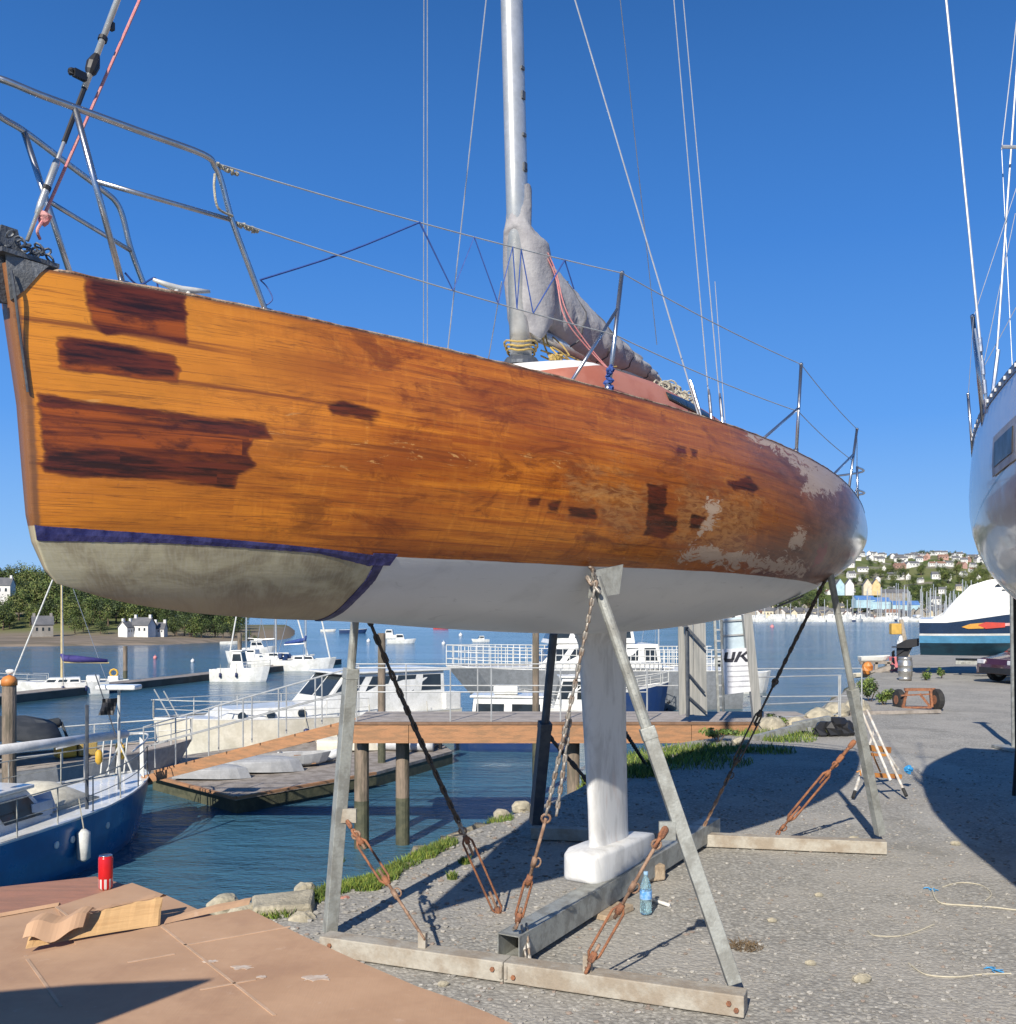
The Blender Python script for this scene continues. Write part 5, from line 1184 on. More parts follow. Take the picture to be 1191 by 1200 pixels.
# ---- sailing boat with the charcoal canopy, behind
b_ = boat('sailing_boat', 'grey hulled sailing boat under a charcoal canopy behind the blue motorsailer', 'sailing boat', (-15.2, 21.5), 40)
rows = put_hull(b_, 8.0, 2.8, .75, .5, M('grey hull paint', (.30, .31, .32), .5), antifoul, deckwood)
mb = MB(); rws = []
for i in range(9): u = i / 8; x = .6 + 4.4 * u; h = 1.0 + .25 * math.sin(u * math.pi); rws.append([(x, y, .8 + h * math.cos(y / 1.25 * 1.1) ** .7 + .04 * math.sin(i * 2 + y * 3)) for y in (-1.25, -1.0, -.6, 0, .6, 1.0, 1.25)])
mb.loft([r + [(p[0], p[1] * .97, p[2] - .03) for p in r[::-1]] for r in rws]); part('canopy', canvas_d, b_, mb, smooth=True)
mb = MB(); p0, p1 = at(-60, 871, 24), at(72, 846, 25); mb.tube([p0, p0.lerp(p1, .5), p0.lerp(p1, .98), p1], [.14, .16, .12, .06], 8); mb.tube([p1, p1 + Vector((.35, 0, -.9))], .035, 5); part('boom_cover', canvas_d, b_, mb, world=True, smooth=True)
for x, c_ in ((5.3, yellow), (5.8, rope_y)): mb = MB(); mb.box((x, -.3, 1.05), (.45, .4, .35)); part('deck_box', c_, b_, mb, bevel=.04)
rails(b_, rows, 4, 14, .6, .018)
# ---- mooring pile with orange cap
def pile(label, px, ytop, d, wpx, cap=None, group=None, name='mooring_pile', wet=.5):
    t_ = at(px, ytop, d); r = wpx / 2 * d / FPX; root = thing(name, label, 'pile', (t_.x, t_.y, WATER - .8), group=group); H_ = t_.z - WATER + .8
    mb = MB(); mb.tube([(0, 0, .8 + wet), (0, 0, H_ * .6 + .4), (0, 0, H_)], r, 14); part('pile_shaft', pile_m, root, mb, smooth=False)
    mb = MB(); mb.tube([(0, 0, 0), (0, 0, .8 + wet)], r * 1.02, 14); part('pile_foot', pile_wet, root, mb)
    if cap: mb = MB(); mb.lathe((0, 0, H_ + .003), [(r * 1.12, -.12), (r * 1.12, .0), (r * .8, r * .45), (r * .1, r * .75)], 14); part('pile_cap', cap, root, mb, smooth=True)
    return root
pile('tall brown mooring pile with a domed orange cap at the far left', 11, 797, 22, 16, orange)
c = at(12, 787, 22); stone_thing('gull', 'small white gull standing on the orange pile cap', 'gull', (c.x, c.y, c.z), .07, white_gel, 2, squash=(1.5, .8, .8), j=.1)
# ---- jetty, gangway
JD = 18.6; jz = .07
jetty = thing('jetty', 'timber sided jetty with pale decking crossing behind the keel', 'jetty', (0, JD, jz))
xl, xr = (413 - 595.5) / FPX * JD, 5.9
mb = MB(); mb.box(((xl + xr) / 2, JD + .95, jz - .03), (xr - xl, 1.9, .06)); q = random.Random(2)
deckj = part('decking', deckwood, jetty, mb, world=True)
for i, (xa, xb) in enumerate(((xl, -1.85), (-1.84, 1.0), (1.01, 3.4), (3.41, xr))): mb = MB(); mb.box(((xa + xb) / 2, JD - .03, jz - .22), (xb - xa, .08, .34)); part('fascia_board', timber, jetty, mb, world=True)
mb = MB(); mb.box(((xl + xr) / 2, JD - .06, jz - .02), (xr - xl, .06, .05)); part('edge_strip', M('dark edge strip', (.22, .13, .08), .8), jetty, mb, world=True)
mb = MB(); mb.box(((xl + xr) / 2, JD + 1.85, jz - .22), (xr - xl, .08, .34)); part('fascia_board', timber, jetty, mb, world=True)
for px, d, w_ in ((424, 18.9, 17), (472, 19.2, 16), (672, 19.0, 15)):
    x = (px - 595.5) / FPX * d; mb = MB(); r = w_ / 2 * d / FPX; mb.tube([(x, d, WATER + .9), (x, d, jz - .07)], r, 14); pp = part('jetty_post', pile_m, jetty, mb, world=True); mb = MB(); mb.tube([(x, d, WATER - 1), (x, d, WATER + .9)], r * 1.02, 14); part('post_foot', pile_wet, pp, mb, world=True)
def railing(parent, pts, h, nposts_at, lv=(1.0, .62, .18), r=.015, mat=galv, name='railing'):
    mb = MB()
    for k in lv: mb.tube([p + Vector((0, 0, h * k)) for p in pts], r * .85, 6)
    for p in nposts_at: mb.tube([p, p + Vector((0, 0, h))], r, 6)
    return part(name, mat, parent, mb, world=True)
gpale = M('pale galvanised rail', (.50, .51, .50), .45, .3, scale=6)
for yy in (JD + .06, JD + 1.8):
    xs = [((px - 595.5) / FPX * yy) for px in ((418, 528, 576, 657) if yy < JD + 1 else (413, 476, 560, 640, 720))]
    pts = [Vector((x, yy, jz)) for x in (xs[0], 2.6 if yy < JD + 1 else 3.6)]
    railing(jetty, pts, .98 if yy > JD + 1 else 1.0, [Vector((x, yy, jz)) for x in xs + [2.6 if yy < JD + 1 else 3.6]], gpale and (1.0, .55), mat=gpale)
# right part of the railing towards the land
e0 = Vector((4.75, JD + .3, .02)); e1 = at(985, 832, 19.8); e1.z = .0
railing(jetty, [e0, e1], .86, [e0.lerp(e1, .98), e1], (1.0, .40, .10), mat=gpale)
e2 = at(1010, 832, 20.6); e2.z = 0; railing(jetty, [Vector((4.9, JD + 1.8, 0)), e2], .95, [e2], (1.0, .40), mat=gpale)
# gangway down to the pontoon
gw = thing('gangway', 'orange brown timber sided gangway sloping down to the dinghy pontoon', 'gangway', at(418, 848, JD))
gA = at(414, 842, JD); gB = at(168, 906, 20.6); 
for off in (Vector((0, 0, 0)), Vector((0, .72, 0))): mb = MB(); mb.bar(gA + off - Vector((0, 0, .14)), gB + off - Vector((0, 0, .14)), .07, .17); part('side_beam', timber, gw, mb, world=True)
mb = MB(); mb.bar((gA + Vector((0, .36, -.20))), (gB + Vector((0, .36, -.20))), .64, .05); part('walkway', deckwood, gw, mb, world=True)
for off in (Vector((0, .02, 0)), Vector((0, .70, 0))):
    pts = [gA + off, gB + off]; n = 6; railing(gw, pts, .95, [pts[0].lerp(pts[1], k / n) for k in range(n + 1)], (1.0, .55), mat=gpale)
# ---- jetty gate with panels and the sail maker's sign
gate = thing('jetty_gate', 'grey metal jetty gate with a leaning panel and a white UK sign', 'gate', at(845, 836, 18.4))
def quadp(name, mat, parent, pts, d, th=.06):
    P = [at(a, b, d) for a, b in pts]; mb = MB(); mb.loft([P, [p + Vector((0, th, 0)) for p in P]]); return part(name, mat, parent, mb, world=True)
gpan = M('ribbed grey panel', (.36, .35, .32), .6, .2, col2=(.26, .26, .24), scale=3, stretch=(12, 1, .4))
for a, b in ((795, 802), (803, 812), (813, 827)): quadp('gate_panel', gpan, gate, [(a, 730), (b, 730), (b + 2, 836 + (b - 800) * .1), (a + 1, 838)], 18.5, .05 + (a % 3) * .004)
mb = MB(); mb.bar(at(805, 735, 18.35), at(826, 758, 18.35), .04); mb.box(at(803, 731, 18.3), (.09, .06, .12)); mb.tube([at(806, 788, 18.4), at(826, 812, 18.4)], .018, 5); mb.tube([at(806, 815, 18.4), at(828, 835, 18.4)], .018, 5); mb.tube([at(805, 735, 18.4), at(806, 840, 18.4)], .028, 6); part('gate_brace', galvd, gate, mb, world=True)
quadp('sign_glass', M('pale sky glass', (.55, .66, .72), .12, 0, scale=2), gate, [(843, 726), (874, 722), (878, 760), (845, 762)], 18.62, .02)
for (a, b), (c2, d2) in (((837.5, 726), (842, 834)), ((845.5, 726), (848, 834))): mb = MB(); mb.bar(at(a, b, 18.55), at(c2, d2, 18.55), .045); part('gate_upright', galv, gate, mb, world=True)
mb = MB()
for k in range(8): y = 738 + 13 * k; mb.bar(at(838.5 + k * .3, y, 18.55), at(846 + k * .3, y, 18.55), .03)
for y in (728, 745, 762): mb.bar(at(846, y, 18.6), at(876 + (y - 728) * .1, y - 2, 18.6), .03)
part('gate_rung', gpale, gate, mb, world=True)
sb = quadp('sign_board', M('white sign board', (.72, .72, .73), .4, 0, col2=(.62, .62, .64), scale=2), gate, [(846, 761), (879, 759), (882, 810), (850, 814)], 18.45, .03)
ink = M('charcoal sign ink', (.03, .03, .04), .5)
def signp(pts): P = [at(a, b, 18.44) for a, b in pts]; mb = MB(); mb.loft([P, [p + Vector((0, .006, 0)) for p in P]]); return mb
mb = MB()
for s_ in ([(850.0, 764.5), (853.6, 764.2), (852.0, 773), (848.4, 773)], [(848.3, 772.0), (860.4, 771.8), (859.0, 775.8), (849.6, 776)], [(858.7, 764), (862.4, 763.8), (860.6, 772.8), (857.0, 772.8)],
           [(866, 763.6), (870, 763.4), (864, 775.6), (860, 775.8)], [(874.5, 763.2), (879, 763), (871, 769.2), (866.5, 769.5)], [(867.5, 768.5), (871.5, 768), (878.5, 775.2), (873.8, 775.4)]):
    m = signp(s_); mb.add(m.v, m.f)
part('lettering', ink, sb, mb, world=True)
mb = MB()
for y in (780, 786, 792, 798, 804): m = signp([(852 + (y - 780) * .05, y), (879 + (y - 780) * .06, y - 1), (879.2 + (y - 780) * .06, y + .2), (852.2 + (y - 780) * .05, y + 1.2)]); mb.add(m.v, m.f)
part('small_print', M('pale grey print', (.55, .55, .56), .5), sb, mb, world=True)
mb = MB(); mb.bar(at(875, 720, 18.5), at(888, 846, 18.5), .16); part('gate_post', gpan, gate, mb, world=True)
# ---- dinghy pontoon
pon = thing('dinghy_pontoon', 'low grey timber pontoon crowded with tenders below the gangway', 'pontoon', (-5, 20, WATER))
zt = WATER + .38
def wz_(px, py, z=zt): return ground(px, py, z)
outl = [wz_(176, 908), wz_(276, 934), wz_(440, 905), wz_(530, 880), wz_(505, 862), wz_(380, 862), wz_(180, 890)]
mb = MB(); mb.prism([(p.x, p.y) for p in outl], WATER + .30, zt); part('decking', greytimber, pon, mb, world=True)
mb = MB(); mb.prism([(p.x * .995, p.y + .06) for p in outl], WATER - .2, WATER + .297); part('float', pile_wet, pon, mb, world=True)
mb = MB(); mb.bar(wz_(176, 909, zt + .03), wz_(276, 935, zt + .03), .10, .06); mb.bar(wz_(277, 935, zt + .03), wz_(440, 906, zt + .03), .10, .06); part('edge_board', timber, pon, mb, world=True)
def dinghy(label, px, py, L_, rz, mat, inflatable=False, upside=False, outboard=False, group='tenders lying on the dinghy pontoon', z=None, floor=None):
    g = wz_(px, py, zt if z is None else z); root = thing('dinghy', label, 'dinghy', (g.x, g.y, (zt if z is None else z) + .01), R(rz), group)
    if inflatable:
        mb = MB(); r = L_ * .065; w_ = L_ * .21; pts = [(0, w_, r), (L_ * .5, w_, r), (L_ * .8, w_ * .8, r * 1.2), (L_ * .95, w_ * .3, r * 1.7), (L_ * .97, 0, r * 1.8), (L_ * .95, -w_ * .3, r * 1.7), (L_ * .8, -w_ * .8, r * 1.2), (L_ * .5, -w_, r), (0, -w_, r)]
        mb.tube(arc3(pts, 4), r, 10); part('air_tube', mat, root, mb, smooth=True); mb = MB(); mb.box((L_ * .42, 0, r * .7), (L_ * .82, w_ * 1.8, .03)); mb.box((L_ * .04, 0, r * 1.5), (.04, w_ * 1.7, r * 2)); mb.box((L_ * .45, 0, r * 1.6), (.2, w_ * 1.9, .03)); part('floor', floor or greytimber, root, mb)
    else:
        rows = hull_rows(L_, L_ * .42, L_ * .12, L_ * .05, rise=.3, stern=.8, n=10)
        if upside: rows = [[(x, y, L_ * .15 - zz) for x, y, zz in r] for r in rows]
        else: rows = [[(x, y, zz + L_ * .05) for x, y, zz in r] for r in rows]
        mb = MB(); mb.loft(rows, closed=False); mb.add(rows[0], [tuple(range(len(rows[0])))]); part('hull', mat, root, mb, smooth=False)
        if not upside: mb = MB(); mb.box((L_ * .25, 0, L_ * .13), (L_ * .1, L_ * .36, .03)); mb.box((L_ * .6, 0, L_ * .13), (L_ * .1, L_ * .36, .03)); mb.box((L_ * .45, 0, L_ * .05), (L_ * .8, L_ * .28, .02)); part('thwart', timber, root, mb)
    if outboard:
        mb = MB(); mb.box((-.10, 0, .62), (.28, .26, .36)); mb.bar((-.10, 0, .5), (-.12, 0, -.15), .10, .14); part('outboard_motor', blackp, root, mb, bevel=.05)
    return root
grey_rub = M('light grey inflatable rubber', (.50, .51, .52), .6, 0, scale=4); dgrey = M('mid grey dinghy paint', (.36, .37, .38), .6, 0, scale=3)
dinghy('white tender with grey cover seen just left of the left prop', 325, 893, 1.7, 12, white_gel, True)
dinghy('upturned white dinghy beside the left prop on the pontoon', 372, 880, 2.0, 8, cream_gel, upside=True)
dinghy('light grey inflatable with black outboard at the right end of the pontoon', 512, 878, 2.4, 172, grey_rub, True, outboard=True)
dinghy('small grey upturned dinghy under the gangway', 255, 906, 2.0, 10, dgrey, upside=True)
dinghy('dark grey flat dinghy at the left end of the pontoon', 205, 913, 1.7, 5, dgrey, upside=True)
dinghy('pale tender between the two jetty posts', 432, 872, 1.8, 20, grey_rub, True)
dinghy('weathered cream tender seen through the gap beneath the gangway rails', 400, 868, 1.8, 165, cream_gel)
dinghy('grey hull dinghy beside the first jetty post', 300, 900, 1.8, 15, dgrey)
# ---- long pontoon with moored boats
pA, pB, pC = wp(-60, 831), wp(210, 800), wp(392, 778)
lp = thing('long_pontoon', 'long dark floating pontoon out in the river', 'pontoon', (pA.x, pA.y, WATER))
mb = MB(); mb.bar(pA + Vector((0, 0, .12)), pB + Vector((0, 0, .12)), 1.3, .5); mb.bar(pB + Vector((0, 0, .12)), pC + Vector((0, 0, .12)), 1.3, .499)
part('float', M('dark wet pontoon side', (.075, .065, .05), .8, 0, col2=(.13, .11, .09), scale=.8), lp, mb, world=True)
mb = MB(); mb.bar(pA + Vector((0, 0, .39)), pB + Vector((0, 0, .39)), 1.36, .04); mb.bar(pB + Vector((0, 0, .39)), pC + Vector((0, 0, .39)), 1.36, .039); part('decking', greytimber, lp, mb, world=True)
pile('slim dark pile behind the small white boat on the long pontoon', 147, 757, 66, 5); pile('dark pile between the white fishing boat and the sailing boats', 281, 742, 80, 5, wet=1); pile('pale pile rising behind the cabin of the cream motor yacht', 447.5, 742, 27, 9, wet=1.5); pile('brown pile in front of the ferry rails behind the jetty', 628, 742, 24, 8, wet=1.5)
b_ = boat('sailing_boat', 'white sailing boat with blue boom cover and yellow mast on the long pontoon', 'sailing boat', wp(128, 812)[:2], 202)
rows = put_hull(b_, 4.9, 1.8, .62, .3, white_far, white_far, white_far, rake=.1); cabin(b_, 1.4, 3.3, 1.1, .6, .30, white_far, rake_f=1.2, side_win=3, front_win=False, wz=(.3, .7)); mb = MB(); mb.box((.8, 0, .8), (.7, 1.1, .35)); part('cockpit_hood', white_far, b_, mb, bevel=.08)
sail_rig(b_, 2.35, .85, 6.6, 4.9, boom=.48, r=.06, mat=M('yellow mast', (.62, .50, .26), .5), cover=M('purple blue sail cover', (.06, .05, .22), .8), wr=.014); rails(b_, rows, 8, 14, .4, .012); fenders(b_, rows, (3, 6), fend_b, .3, .07)
b_ = boat('launch', 'small white launch with a yellow ring tied beside a slim pile', 'launch', wp(150, 803)[:2], 190); put_hull(b_, 1.6, .8, .3, .1, white_far, white_far, white_far); mb = MB(); mb.tube([(.8 + .22 * math.cos(a), .0, .75 + .22 * math.sin(a)) for a in [k * .785 for k in range(8)]], .06, 6, closed=True); part('life_ring', yellow, b_, mb); mb = MB(); mb.box((.8, 0, .42), (.6, .5, .3)); part('console', white_far, b_, mb, bevel=.05)
b_ = boat('fishing_boat', 'white fishing boat with small wheelhouse at the right of the long pontoon', 'fishing boat', wp(250, 798)[:2], -8); rows = put_hull(b_, 3.5, 1.5, .75, .3, white_far, white_far, white_far, rise=.3); cabin(b_, 1.3, 2.2, .9, .8, 1.1, white_far, rake_f=.2, side_win=1, roof=white_far); rails(b_, rows, 7, 14, .4, .014); fenders(b_, rows, (3, 7), fend_b, .3, .08)
b_ = boat('sailing_boat', 'white sailing boat moored nearest the dark pile at the pontoon end', 'sailing boat', wp(296, 783)[:2], 5); put_hull(b_, 4.4, 1.6, .8, .3, white_far, white_far, white_far); cabin(b_, 1.2, 3, 1, .8, .4, white_far); sail_rig(b_, 1.8, 1.1, 9, 4.4, r=.07, wr=.02); 
b_ = boat('sailing_boat', 'white sailing boat with slanting furled sail behind the fishing boat', 'sailing boat', wp(318, 778)[:2], 170); put_hull(b_, 3.8, 1.6, .8, .3, white_far, white_far, white_far); cabin(b_, 1.2, 3, 1, .8, .4, white_far); sail_rig(b_, 2.2, 1.1, 8, 3.8, r=.05, wr=.02)
b_ = boat('sailing_boat', 'sailing boat with a blue sail cover and dark clutter at the pontoon end', 'sailing boat', wp(322, 786)[:2], 4); rows = put_hull(b_, 4.2, 1.5, .75, .3, white_far, white_far, white_far); cabin(b_, 1.4, 3, 1, .7, .4, white_far); sail_rig(b_, 2.3, .9, 8.5, 4.2, r=.05, cover=M('royal blue canvas', (.03, .07, .26), .8), wr=.02)
mb = MB(); q = random.Random(3)
for k in range(8): mb.box((.2 + q.uniform(0, 1), q.uniform(-.5, .5), .9 + q.uniform(0, .25)), (.3, .25, .3), rz=q.uniform(0, 3))
part('deck_clutter', navy, b_, mb)
b_ = boat('motor_cruiser', 'small white cruiser behind the sailing boats at the pontoon end', 'motor cruiser', wp(284, 768)[:2], 10); put_hull(b_, 3.0, 1.4, .7, .2, white_far, white_far, white_far); cabin(b_, .8, 2.2, 1.1, .7, .7, white_far, roof=white_far)
# distant small craft and buoys
for lab, px, py, L_, hd, cabn in (('distant white launch left of the tall pale pile in the river', 398, 742, 5, 5, 0), ('distant white cabin boat in mid river, left one of the close pair', 454, 754, 3.6, 8, 1), ('distant white motor boat in mid river, right one of the close pair', 470, 748, 4.0, 175, 1), ('tiny distant red boat far off on the river', 508, 737, 3.5, 0, 0),
                                  ('distant small white boat between hull and ferry bow', 573, 752, 2.4, 200, 1), ('tiny boat off the low spit', 376, 740, 3, 0, 0), ('tiny white boat near the spit beach', 258, 755, 2.4, 10, 0)):
    b_ = boat('small_boat', lab, 'boat', wp(px, py)[:2], hd); s_ = redp if 'red' in lab else (navy if 'launch' in lab else white_far); put_hull(b_, L_, L_ * .35, L_ * .13, .2, s_, s_, white_far)
    if cabn: cabin(b_, L_ * .3, L_ * .65, L_ * .25, L_ * .13, L_ * .22, white_far, rake_f=.3, side_win=1)
bu_w = M('white buoy', (.75, .75, .75), .5); bu_p = M('pink buoy', (.70, .25, .25), .5)
for lab, px, py, m in (('pink mooring buoy in front of the mud beach', 182, 772, 1), ('white mooring buoy right of the pink one', 226, 776, 0), ('white buoy close to the sailing boats', 432, 752, 0), ('small white buoy near the left prop', 415, 768, 0), ('white buoy in mid river beyond the chain', 540, 745, 0), ('tiny pale buoy right of the mid river boats', 520, 755, 0), ('pink buoy near the distant shore', 905, 735, 1)):
    g = wp(px, py); mb = MB(); mb.blob((g.x, g.y, WATER + .1), 2.4 * g.y / FPX, n=8, j=.0); mb.tube([(g.x, g.y, WATER), (g.x, g.y, WATER + .1 + 3.6 * g.y / FPX)], .3 * g.y / FPX, 5); tag(mb.build('buoy', bu_p if m else bu_w, origin=(g.x, g.y, WATER), smooth=True), lab, 'buoy')
# ---- boats behind the jetty
b_ = boat('ferry', 'big white ferry with railed upper deck behind the jetty', 'ferry', (10.4, 47.4), 188); rows = put_hull(b_, 11.5, 4.6, 1.75, .8, M('grey ferry hull', (.22, .235, .25), .5), navy, white_far, rise=.12, stern=.95, rake=.16, full=.7)
cabin(b_, 3.6, 9.4, 3.0, 1.8, 1.15, white_far, rake_f=.9, side_win=6, wz=(.35, .85), name='saloon'); cabin(b_, 4.8, 8.8, 2.4, 2.98, 1.0, white_far, rake_f=.5, side_win=4, roof=white_far, wz=(.25, .9), name='wheelhouse')
mb = MB(); rr = [Vector(r[0]) for r in rows] + [Vector(r[-1]) for r in rows[::-1]]
for k in (.35, .7, 1.0): mb.tube([p + Vector((0, 0, .95 * k)) for p in rr], .022, 4)
for i in range(len(rr) - 1):
    for k in range(4): p = rr[i].lerp(rr[i + 1], k / 4); mb.tube([p, p + Vector((0, 0, .95))], .02, 4)
part('guard_rail', white_far, b_, mb)
b_ = boat('workboat', 'navy hulled workboat with low white cabin moored behind the jetty', 'workboat', wp(662, 878)[:2], 176); rows = put_hull(b_, 3.6, 1.6, .75, .5, navy, navy, white_gel, stripe=navy, rise=.15, stern=.95, rake=.0, full=.8); cabin(b_, .6, 3.0, 1.5, .75, .95, white_gel, rake_f=.1, rake_b=.05, side_win=2, roof=white_gel, wz=(.3, .8))
mb = MB(); mb.box((1.9, 0, 1.92), (.8, .5, .28)); part('roof_box', white_gel, b_, mb, bevel=.05)
b_ = boat('cabin_cruiser', 'white cabin cruiser with tall dark windows just left of the keel', 'cabin cruiser', wp(712, 862)[:2], 182); rows = put_hull(b_, 3.3, 1.6, .95, .4, white_gel, navy, white_gel); cabin(b_, .5, 2.0, 1.3, .95, 1.15, white_gel, rake_f=.3, side_win=2, roof=white_gel, wz=(.35, .9)); rails(b_, rows, 7, 14, .5, .014)
b_ = boat('cabin_cruiser', 'white cruiser with navy bow between the keel and the jetty gate', 'cabin cruiser', wp(690, 838)[:2], 3); rows = put_hull(b_, 3.2, 1.5, 1.0, .4, navy, navy, white_gel, rise=.4); cabin(b_, .2, 1.6, 1.3, 1.0, 1.0, white_gel, rake_f=.5, roof=white_gel); rails(b_, rows, 6, 14, .45, .014)
b_ = boat('fishing_boat', 'white boat with a red life ring seen stern on behind the jetty', 'fishing boat', wp(781, 832)[:2], 92); rows = put_hull(b_, 5, 1.25, .85, .3, white_gel, antifoul, white_gel, stern=.95); cabin(b_, 1.0, 3.0, 1.05, .85, .95, white_gel, roof=white_gel, side_win=2)
mb = MB(); mb.tube([(.90, .24 * math.cos(a), 1.45 + .24 * math.sin(a)) for a in [k * .785 for k in range(8)]], .07, 6, closed=True); part('life_ring', redp, b_, mb); mb = MB(); mb.box((-.12, 0, .55), (.22, .28, .5)); mb.bar((-.12, 0, .3), (-.12, 0, -.2), .1, .1); part('outboard_motor', blackp, b_, mb, bevel=.04)
b_ = boat('sailing_boat', 'sailing boat with a slanting mast stay behind the red ring boat', 'sailing boat', wp(745, 800)[:2], 12); put_hull(b_, 3.6, 1.4, .8, .3, white_far, white_far, white_far); cabin(b_, 1, 2.6, 1, .8, .4, white_far); sail_rig(b_, 1.5, 1, 8.5, 3.6, r=.04, wr=.014)
b_ = boat('cabin_cruiser', 'white cruiser showing between the two panels of the jetty gate', 'cabin cruiser', wp(822, 812)[:2], 5); put_hull(b_, 3.6, 1.6, .9, .3, white_gel, navy, white_gel); cabin(b_, .4, 2.0, 1.3, .9, 1.05, white_gel, roof=white_gel)
b_ = boat('motor_cruiser', 'white open cruiser low behind the right side of the keel', 'motor cruiser', wp(722, 818)[:2], -5); put_hull(b_, 4.0, 1.6, .9, .3, white_gel, bluehull, white_gel); cabin(b_, .4, 2.4, 1.3, .9, .9, white_gel, roof=white_gel)
# ================================================================ things along the shore, right
# sawhorse
g = ground(1032, 918); sh = thing('sawhorse', 'folding white and orange metal sawhorse standing beside the far right prop', 'sawhorse', g)
wtube = M('scuffed white tube', (.66, .64, .58), .5, .1, col2=(.45, .40, .34), scale=12); otube = M('rusty orange tube', (.55, .24, .05), .6, .1, col2=(.40, .16, .05), scale=12)
def seg(name, mat, a, b, r, d0=11.9, d1=None, parent=sh, foot=False):
    A, B = at(a[0], a[1], d0), at(b[0], b[1], d0 if d1 is None else d1); mb = MB(); mb.tube([A, B], r, 8); p = part(name, mat, parent, mb, world=True)
    if foot: d = (B - A).normalized(); mb = MB(); mb.tube([B - d * .09, B + d * .01], r * 1.25, 8); part('rubber_foot', rubber, p, mb, world=True)
    return p
seg('leg', wtube, (1010, 834), (1044, 915), .016, 11.5, 11.0); seg('leg', wtube, (1016, 832), (1062, 932), .016, 12.1, 11.3, foot=True)
seg('leg', wtube, (1024, 858), (1000, 934), .017, 12.0, 11.3, foot=True); seg('leg', wtube, (1030, 868), (1053, 902), .016, 12.3, 12.4)
mb = MB(); mb.bar(at(1015, 876, 11.6), at(1043, 879, 11.9), .035, .07); mb.bar(at(1020, 908, 11.4), at(1056, 910, 11.6), .03, .05); mb.bar(at(1015, 884, 11.6), at(1041, 885, 11.7), .02, .03); part('crossbar', otube, sh, mb, world=True)
mb = MB(); mb.tube([at(1022, 882, 11.5), at(1032, 905, 11.5)], .010, 6); mb.tube([at(1004, 905, 11.4), at(1008, 903, 11.4), at(1009, 909, 11.4)], .010, 5); part('strut', otube, sh, mb, world=True)
c = at(1065, 904, 11.9); mb = MB()
for k in range(6): mb.blob(c + Vector((rnd.uniform(-.04, .04), rnd.uniform(-.03, .03), rnd.uniform(-.03, .05))), .035, seed=k, j=.3, n=7)
cupm = M('bright blue plastic', (.04, .30, .62), .5); tag(mb.build('spray_gun', cupm, origin=c), 'small bright blue plastic tool hanging on the sawhorse end', 'spray gun')
# axle frame
ax = ground(1076, 831); axf = thing('trailer_axle', 'small rusty axle frame with two black tyres lying on the gravel', 'trailer frame', ax)
D_ax = ax.y; s_ = D_ax / FPX
for px, w_, dd in ((1054, 8, .3), (1099, 10, -.15)):
    c = at(px, 820, D_ax + dd); mb = MB(); mb.lathe(c - Vector((.07, 0, 0)), [(.10, 0), (.20, .01), (.235, .04), (.235, .10), (.20, .13), (.10, .14)], 18, axis=Vector((1, .1, 0))); tyre = part('wheel', rubber, axf, mb, world=True, smooth=False); mb = MB(); mb.lathe(c - Vector((.075, 0, 0)), [(.10, 0), (.10, .15)], 12, axis=Vector((1, .1, 0))); part('rim', rust, tyre, mb, world=True)
mb = MB(); A, B = at(1060, 808, D_ax), at(1096, 808, D_ax); Cc, Dd = at(1058, 829, D_ax + .1), at(1092, 829, D_ax - .1)
mb.bar(A, B, .06, .06); mb.bar(Cc, Dd, .05, .04); mb.bar(A + Vector((.06, 0, 0)), Cc, .05, .06); mb.bar(B - Vector((.10, 0, 0)), Dd, .05, .06); mb.bar(at(1078, 813, D_ax), at(1090, 828, D_ax - .1), .035, .05); mb.bar(at(1056, 815, D_ax), at(1100, 813, D_ax), .03, .03); part('axle_frame', rust, axf, mb, world=True)
# timber lying at the edge, boat trailer frame under the hull in the distance
g = ground(960, 862); tr = thing('launching_trolley', 'old low launching trolley of grey beams lying by the shore under the hull', 'trolley', g)
mb = MB(); mb.bar(at(885, 866, 16.6), at(968, 844, 17.6), .10, .12); mb.bar(at(930, 850, 17.2), at(972, 842, 17.6), .08, .10); mb.bar(at(948, 852, 17.0), at(950, 862, 17.0), .06, .06); part('beam', galv, tr, mb, world=True)
mb = MB()
for px, py in ((962, 856), (975, 856), (990, 855), (982, 851)): c = at(px, py, 17.0); mb.blob(c, .16, seed=px, j=.3, n=8)
part('tarpaulin_bundle', blackp, tr, mb, world=True)
g = ground(1040, 838); mb = MB(); mb.bar(g + Vector((-.9, 0, .04)), g + Vector((1.2, .3, .05)), .12, .07); tag(mb.build('plank', greytimber, origin=g), 'grey plank lying on the gravel in front of the shrubs', 'plank')
# keg
g = ground(1061, 797); keg = thing('beer_keg', 'dented silver metal keg standing at the end of the sea wall', 'keg', g); r_ = 8 * g.y / FPX; h_ = 27 * g.y / FPX
mb = MB(); mb.lathe((0, 0, 0), [(r_ * .9, 0), (r_ * .92, h_ * .1), (r_ * .86, h_ * .12), (r_, h_ * .2), (r_, h_ * .36), (r_ * 1.05, h_ * .38), (r_ * 1.05, h_ * .42), (r_, h_ * .44), (r_, h_ * .6), (r_ * 1.05, h_ * .62), (r_ * 1.05, h_ * .66), (r_, h_ * .68), (r_, h_ * .82), (r_ * .86, h_ * .9), (r_ * .92, h_ * .92), (r_ * .92, h_)], 24); part('keg_body', M('brushed keg steel', (.50, .49, .46), .35, .7, col2=(.34, .31, .27), scale=4), keg, mb, smooth=True)
mb = MB(); mb.lathe((0, 0, h_ * .93), [(r_ * .8, 0), (r_ * .8, .01)], 20); part('keg_top', galvd, keg, mb)
